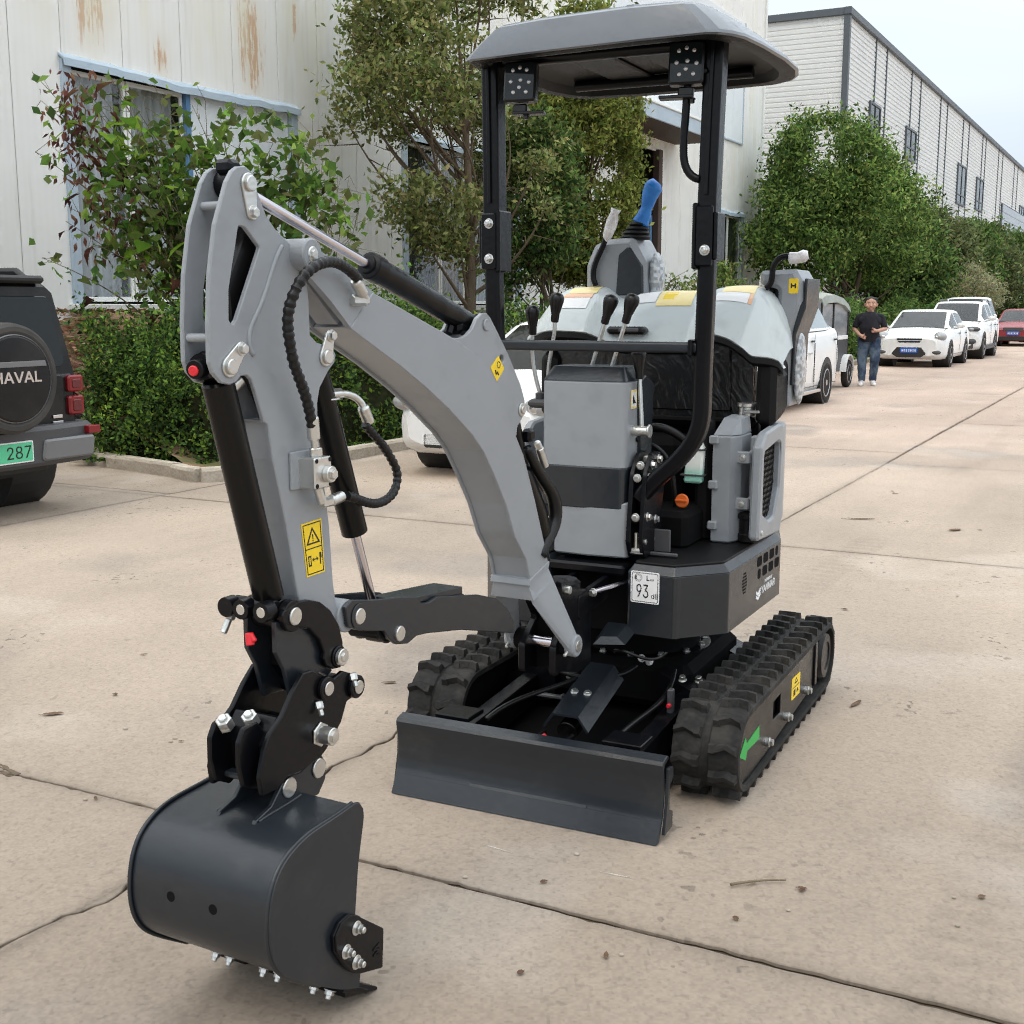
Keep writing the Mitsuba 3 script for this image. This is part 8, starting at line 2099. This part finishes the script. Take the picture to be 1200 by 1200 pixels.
body = [((0, 0, 0.98), 0.135, (0, 0.02, 1.18), 0.150), ((0, 0.02, 1.18), 0.150, (0, 0.0, 1.36), 0.135), ((-0.13, 0.0, 1.385), 0.060, (0.13, 0.0, 1.385), 0.060), ((0, 0.0, 1.40), 0.07, (0.003, 0.012, 1.52), 0.056),
        ((0.004, 0.005, 1.625), 0.088, (0.005, 0.03, 1.575), 0.072), ((0.005, 0.03, 1.575), 0.070, (0.006, 0.05, 1.535), 0.040), ((0.005, 0.0, 1.645), 0.086, (0.005, -0.02, 1.61), 0.08),
        ((-0.07, 0, 0.95), 0.10, (-0.095, 0.0, 0.52), 0.060), ((-0.095, 0, 0.52), 0.056, (-0.095, 0.05, 0.09), 0.038), ((0.075, 0, 0.95), 0.10, (0.10, 0.04, 0.53), 0.060), ((0.10, 0.04, 0.53), 0.056, (0.09, -0.06, 0.09), 0.038),
        ((-0.185, 0.0, 1.375), 0.052, (-0.262, 0.0, 1.13), 0.042), ((-0.262, 0.0, 1.13), 0.040, (-0.165, 0.17, 1.02), 0.030), ((0.185, 0.0, 1.375), 0.052, (0.262, 0.02, 1.14), 0.042), ((0.262, 0.02, 1.14), 0.040, (0.135, 0.21, 1.105), 0.030),
        ((-0.165, 0.17, 1.02), 0.030, (-0.115, 0.225, 0.99), 0.036), ((0.135, 0.21, 1.105), 0.030, (0.085, 0.245, 1.105), 0.034)]
# fingers: the left of the photo hangs half closed, the right one holds the phone
for f_ in range(4):
    q0 = np.array([-0.105, 0.235, 1.005 - 0.017 * f_])
    body += [(q0, 0.0105, q0 + [0.022, 0.035, -0.006], 0.0095), (q0 + [0.022, 0.035, -0.006], 0.0095, q0 + [0.046 - 0.004 * f_, 0.022, -0.012], 0.0085)]
    q1 = np.array([0.075, 0.255, 1.125 - 0.015 * f_])
    body += [(q1, 0.0105, q1 + [-0.026, 0.028, 0.0], 0.0095), (q1 + [-0.026, 0.028, 0.0], 0.0095, q1 + [-0.050 + 0.004 * f_, 0.010, 0.004], 0.0085)]
body += [((-0.125, 0.215, 1.02), 0.012, (-0.085, 0.235, 1.035), 0.010), ((0.095, 0.235, 1.135), 0.012, (0.05, 0.25, 1.155), 0.010)]
body += [((0.005, 0.10, 1.610), 0.012, (0.005, 0.118, 1.583), 0.017), ((-0.085, 0.0, 1.615), 0.018, (-0.082, 0.0, 1.580), 0.014), ((0.095, 0.0, 1.615), 0.018, (0.092, 0.0, 1.580), 0.014),
         ((-0.045, 0.075, 1.585), 0.030, (-0.035, 0.072, 1.565), 0.028), ((0.055, 0.075, 1.585), 0.030, (0.045, 0.072, 1.565), 0.028), ((0.005, 0.085, 1.535), 0.022, (0.005, 0.085, 1.530), 0.022)]
def head_up(m):
    v = np.array(m.vertices)
    t = np.clip((v[:, 2] - 1.49) / 0.05, 0, 1)[:, None]
    return trimesh.Trimesh(v + (v - np.array([0.005, 0.01, 1.50])) * 0.11 * t, m.faces, process=False)


scene[man] = mikit.ply(MAN(head_up(bones(body, 0.016, 6))), 'mat_skin', smooth=True)
for x in (-0.032, 0.042):
    ek = put(man + '__eye', MAN(head_up(ell((x, 0.094, 1.622), (0.011, 0.006, 0.0045)))), 'mat_print_white', True)
    put(ek + '__iris', MAN(head_up(ell((x, 0.0985, 1.622), (0.006, 0.003, 0.0045)))), 'mat_print_black', True)
    put(man + '__eyebrow', MAN(head_up(tube(spline([(x - 0.022, 0.090, 1.645), (x, 0.099, 1.651), (x + 0.022, 0.090, 1.646)], 8), 0.004, 6))), 'mat_hair', True)
put(man + '__mouth', MAN(head_up(tube(spline([(-0.022, 0.094, 1.551), (0.005, 0.103, 1.546), (0.032, 0.094, 1.551)], 8), 0.005, 6))), 'mat_lips', True)
hair = [((0.005, -0.02, 1.665), 0.086, (0.005, -0.035, 1.62), 0.086), ((-0.045, 0.0, 1.695), 0.045, (0.055, 0.0, 1.695), 0.045), ((-0.06, 0.0, 1.66), 0.036, (-0.068, -0.02, 1.62), 0.03), ((0.07, 0.0, 1.66), 0.036, (0.078, -0.02, 1.62), 0.03), ((-0.03, 0.035, 1.700), 0.022, (0.04, 0.035, 1.702), 0.022)]
put(man + '__hair', MAN(head_up(lumpy(bones(hair, 0.015, 4), 0.006, 60))), 'mat_hair', True)
shirt = [((0, 0.0, 0.955), 0.158, (0, 0.035, 1.16), 0.178), ((0, 0.035, 1.16), 0.178, (0, 0.01, 1.34), 0.158), ((-0.135, 0.0, 1.385), 0.070, (0.135, 0.0, 1.385), 0.070), ((-0.06, 0.0, 1.415), 0.06, (0.06, 0.0, 1.415), 0.06), ((-0.07, 0, 0.94), 0.125, (0.07, 0, 0.94), 0.125), ((-0.10, 0.02, 1.30), 0.11, (0.10, 0.02, 1.30), 0.11),
         ((-0.180, 0.0, 1.375), 0.066, (-0.243, 0.0, 1.205), 0.060), ((0.180, 0.0, 1.375), 0.066, (0.243, 0.012, 1.205), 0.060), ((0, 0.0, 0.92), 0.172, (0, 0.02, 1.05), 0.170)]
sm = bones(shirt, 0.02, 6)
v = np.array(sm.vertices)
v[:, 2] = np.maximum(v[:, 2], 0.885)
fold = (meshkit.fbm(v * np.array([9, 9, 6.0]), 3, 3) - 0.5) * 0.022
v += sm.vertex_normals * fold[:, None]
put(man + '__polo_shirt', MAN(trimesh.Trimesh(v, sm.faces, process=False)), 'mat_shirt', True)
put(man + '__collar', MAN(tube(spline([(-0.075, -0.02, 1.475), (-0.06, 0.06, 1.455), (0.003, 0.122, 1.385), (0.066, 0.06, 1.455), (0.08, -0.02, 1.475)], 20), 0.014, 8)), 'mat_shirt', True)
put(man + '__neck_opening', MAN(trimesh.convex.convex_hull(np.array([(-0.05, 0.085, 1.455), (0.056, 0.085, 1.455), (0.003, 0.134, 1.380), (0.003, 0.09, 1.47), (0.003, 0.06, 1.40)]))), 'mat_skin', False)
jeans = [((-0.075, 0, 0.93), 0.125, (0.075, 0, 0.93), 0.125), ((-0.085, 0, 0.90), 0.118, (-0.105, 0.005, 0.52), 0.085), ((-0.105, 0.005, 0.52), 0.084, (-0.098, 0.05, 0.125), 0.062), ((0.09, 0, 0.90), 0.118, (0.112, 0.04, 0.53), 0.085), ((0.112, 0.04, 0.53), 0.084, (0.092, -0.06, 0.125), 0.062)]
jm = bones(jeans, 0.02, 5)
v = np.array(jm.vertices)
v[:, 2] = np.clip(v[:, 2], 0.075, 0.99)
v += jm.vertex_normals * ((meshkit.fbm(v * np.array([8, 8, 14.0]), 3, 8) - 0.5) * 0.026)[:, None]
put(man + '__jeans', MAN(trimesh.Trimesh(v, jm.faces, process=False)), 'mat_jeans', True)
for x, y0 in ((-0.098, 0.05), (0.092, -0.06)):
    s_ = bones([((x, y0 - 0.05, 0.045), 0.045, (x + (0.02 if x > 0 else -0.02), y0 + 0.12, 0.036), 0.036), ((x, y0 - 0.03, 0.06), 0.05, (x, y0 + 0.02, 0.085), 0.045), ((x + (0.02 if x > 0 else -0.02), y0 + 0.10, 0.034), 0.045, (x + (0.024 if x > 0 else -0.024), y0 + 0.145, 0.030), 0.034)], 0.015, 4)
    v = np.array(s_.vertices)
    v[:, 2] = np.maximum(v[:, 2], 0.004)
    put(man + '__shoe', MAN(trimesh.Trimesh(v, s_.faces, process=False)), 'mat_shoe', True)
ph = thing('phone', 'dark mobile phone held in the man\'s hand', 'phone')
put(ph + '__body', MAN(rbox((0, 0, 0), (0.074, 0.15, 0.010), 0.004).apply_transform(trimesh.transformations.rotation_matrix(0.35, [1, 0, 0])).apply_transform(trimesh.transformations.rotation_matrix(0.5, [0, 0, 1])).apply_translation((0.035, 0.275, 1.125))), 'mat_phone')

# ---------------------------------------------------------------- small things lying on the concrete
r = np.random.default_rng(77)
tk = thing('twig', 'dry brown twig lying on the concrete to the right of the blade', 'twig')
ta, tb, tc = [(0.609,3.203,0.006),(0.681,3.224,0.006),(0.769,3.229,0.006)]
put(tk + '__stick', tube(spline([ta, tb, tc], 24) + np.array([0, 0, 0.004]), np.linspace(0.0045, 0.0022, 24), 7), 'mat_twig', True)
put(tk + '__side_stick', tube(np.array([tb, np.array(tb) + [-0.03, -0.03, 0.004]]), [0.0025, 0.001], 5), 'mat_twig', True)


def fallen_leaf(px, ln, wd, label, rot, curl=0.25, group=None):
    k = thing('fallen_leaf', label, 'leaf', group)
    t = np.linspace(-1, 1, 13)
    w = wd * np.sqrt(np.clip(1 - np.abs(t) ** 1.7, 0, 1)) + 0.0008
    V = []
    for a, b in zip(t, w):
        for s in (-1, -0.5, 0, 0.5, 1):
            V.append((a * ln, s * b, 0.003 + curl * (abs(s) * b * 0.9 + ln * 0.25 * a * a) + r.uniform(0, 0.0015)))
    m = quads(np.array(V), grid_faces(13, 5)[0])
    f = Frame([px[0], px[1], 0.001], [math.cos(rot), math.sin(rot), 0], [-math.sin(rot), math.cos(rot), 0], [0, 0, 1])
    put(k + '__blade', f(m), 'mat_dry_leaf', True)
    put(k + '__stalk', f(tube(np.array([(-ln, 0, 0.004), (-ln * 1.35, 0.1 * wd, 0.005)]), 0.0012, 5)), 'mat_twig', True)


principled('mat_dry_leaf', proc(lambda p, n, uv: mix((0.06, 0.032, 0.018), (0.17, 0.10, 0.055), noise(p.x * 60, p.y * 60, p.z * 60))), 0.8)
L1 = [(-1.818,4.667,0),(-0.869,7.066,0),(-0.524,5.079,0),(-1.822,4.667,0),(2.644,9.17,0),(3.19,8.705,0),(0.287,2.832,0),(-1.37,7.576,0),(1.397,4.793,0),(-1.733,4.616,0)]
fallen_leaf(L1[0], 0.040, 0.014, 'largest dry brown leaf lying on the concrete far left of the bucket linkage', 0.3)
fallen_leaf(L1[2], 0.028, 0.010, 'dry brown leaf on the concrete between the dipper and the left crawler track', 0.1)
fallen_leaf(L1[4], 0.11, 0.016, 'long dry brown leaf on the concrete right of the louvred side cover', -0.1)
fallen_leaf(L1[5], 0.055, 0.025, 'curled dry brown leaf near the right edge of the concrete yard', 0.5)
fallen_leaf(L1[8], 0.05, 0.010, 'narrow dry leaf on the concrete just right of the crawler track', 0.9)
pts_ = [(-1.651,4.915,0),(-1.479,4.498,0),(-1.367,3.823,0),(-1.262,4.395,0),(-1.23,4.358,0),(-0.133,3.262,0),(0.089,3.23,0),(0.191,3.41,0),(0.234,2.832,0),(0.273,2.84,0),(0.59,3.021,0),(0.74,3.068,0),(0.805,3.19,0),(1.209,3.14,0),(1.284,3.14,0),(3.319,10.598,0),(3.296,10.451,0),(3.233,8.739,0),(3.368,8.705,0),(2.484,6.679,0),(1.772,6.367,0),(2.26,7.3,0),(2.646,12.4,0),(-1.268,4.358,0),(0.021,2.753,0),(1.163,2.985,0),(0.803,3.18,0),(-1.399,3.816,0),(-1.709,5.509,0),(-1.667,7.844,0)]
for i_, p_ in enumerate(pts_):
    if i_ % 2 == 0:
        fallen_leaf(p_, float(r.uniform(0.006, 0.012) * (1 + 0.12 * p_[1])), float(r.uniform(0.003, 0.006) * (1 + 0.12 * p_[1])), 'tiny dry leaf fragment lying on the concrete yard', float(r.uniform(0, 6.28)), 0.4, 'dry leaf fragments scattered on the concrete')
    else:
        k = thing('pebble', 'tiny dark stone lying on the concrete yard', 'stone', 'small stones scattered on the concrete')
        m = ell((0, 0, 0), (0.006, 0.005, 0.004), 1)
        m = trimesh.Trimesh(m.vertices * (1 + 0.10 * p_[1]) * r.uniform(0.7, 1.2) + np.array([p_[0], p_[1], 0.003]), m.faces, process=False)
        put(k + '__stone', m, 'mat_kerb')
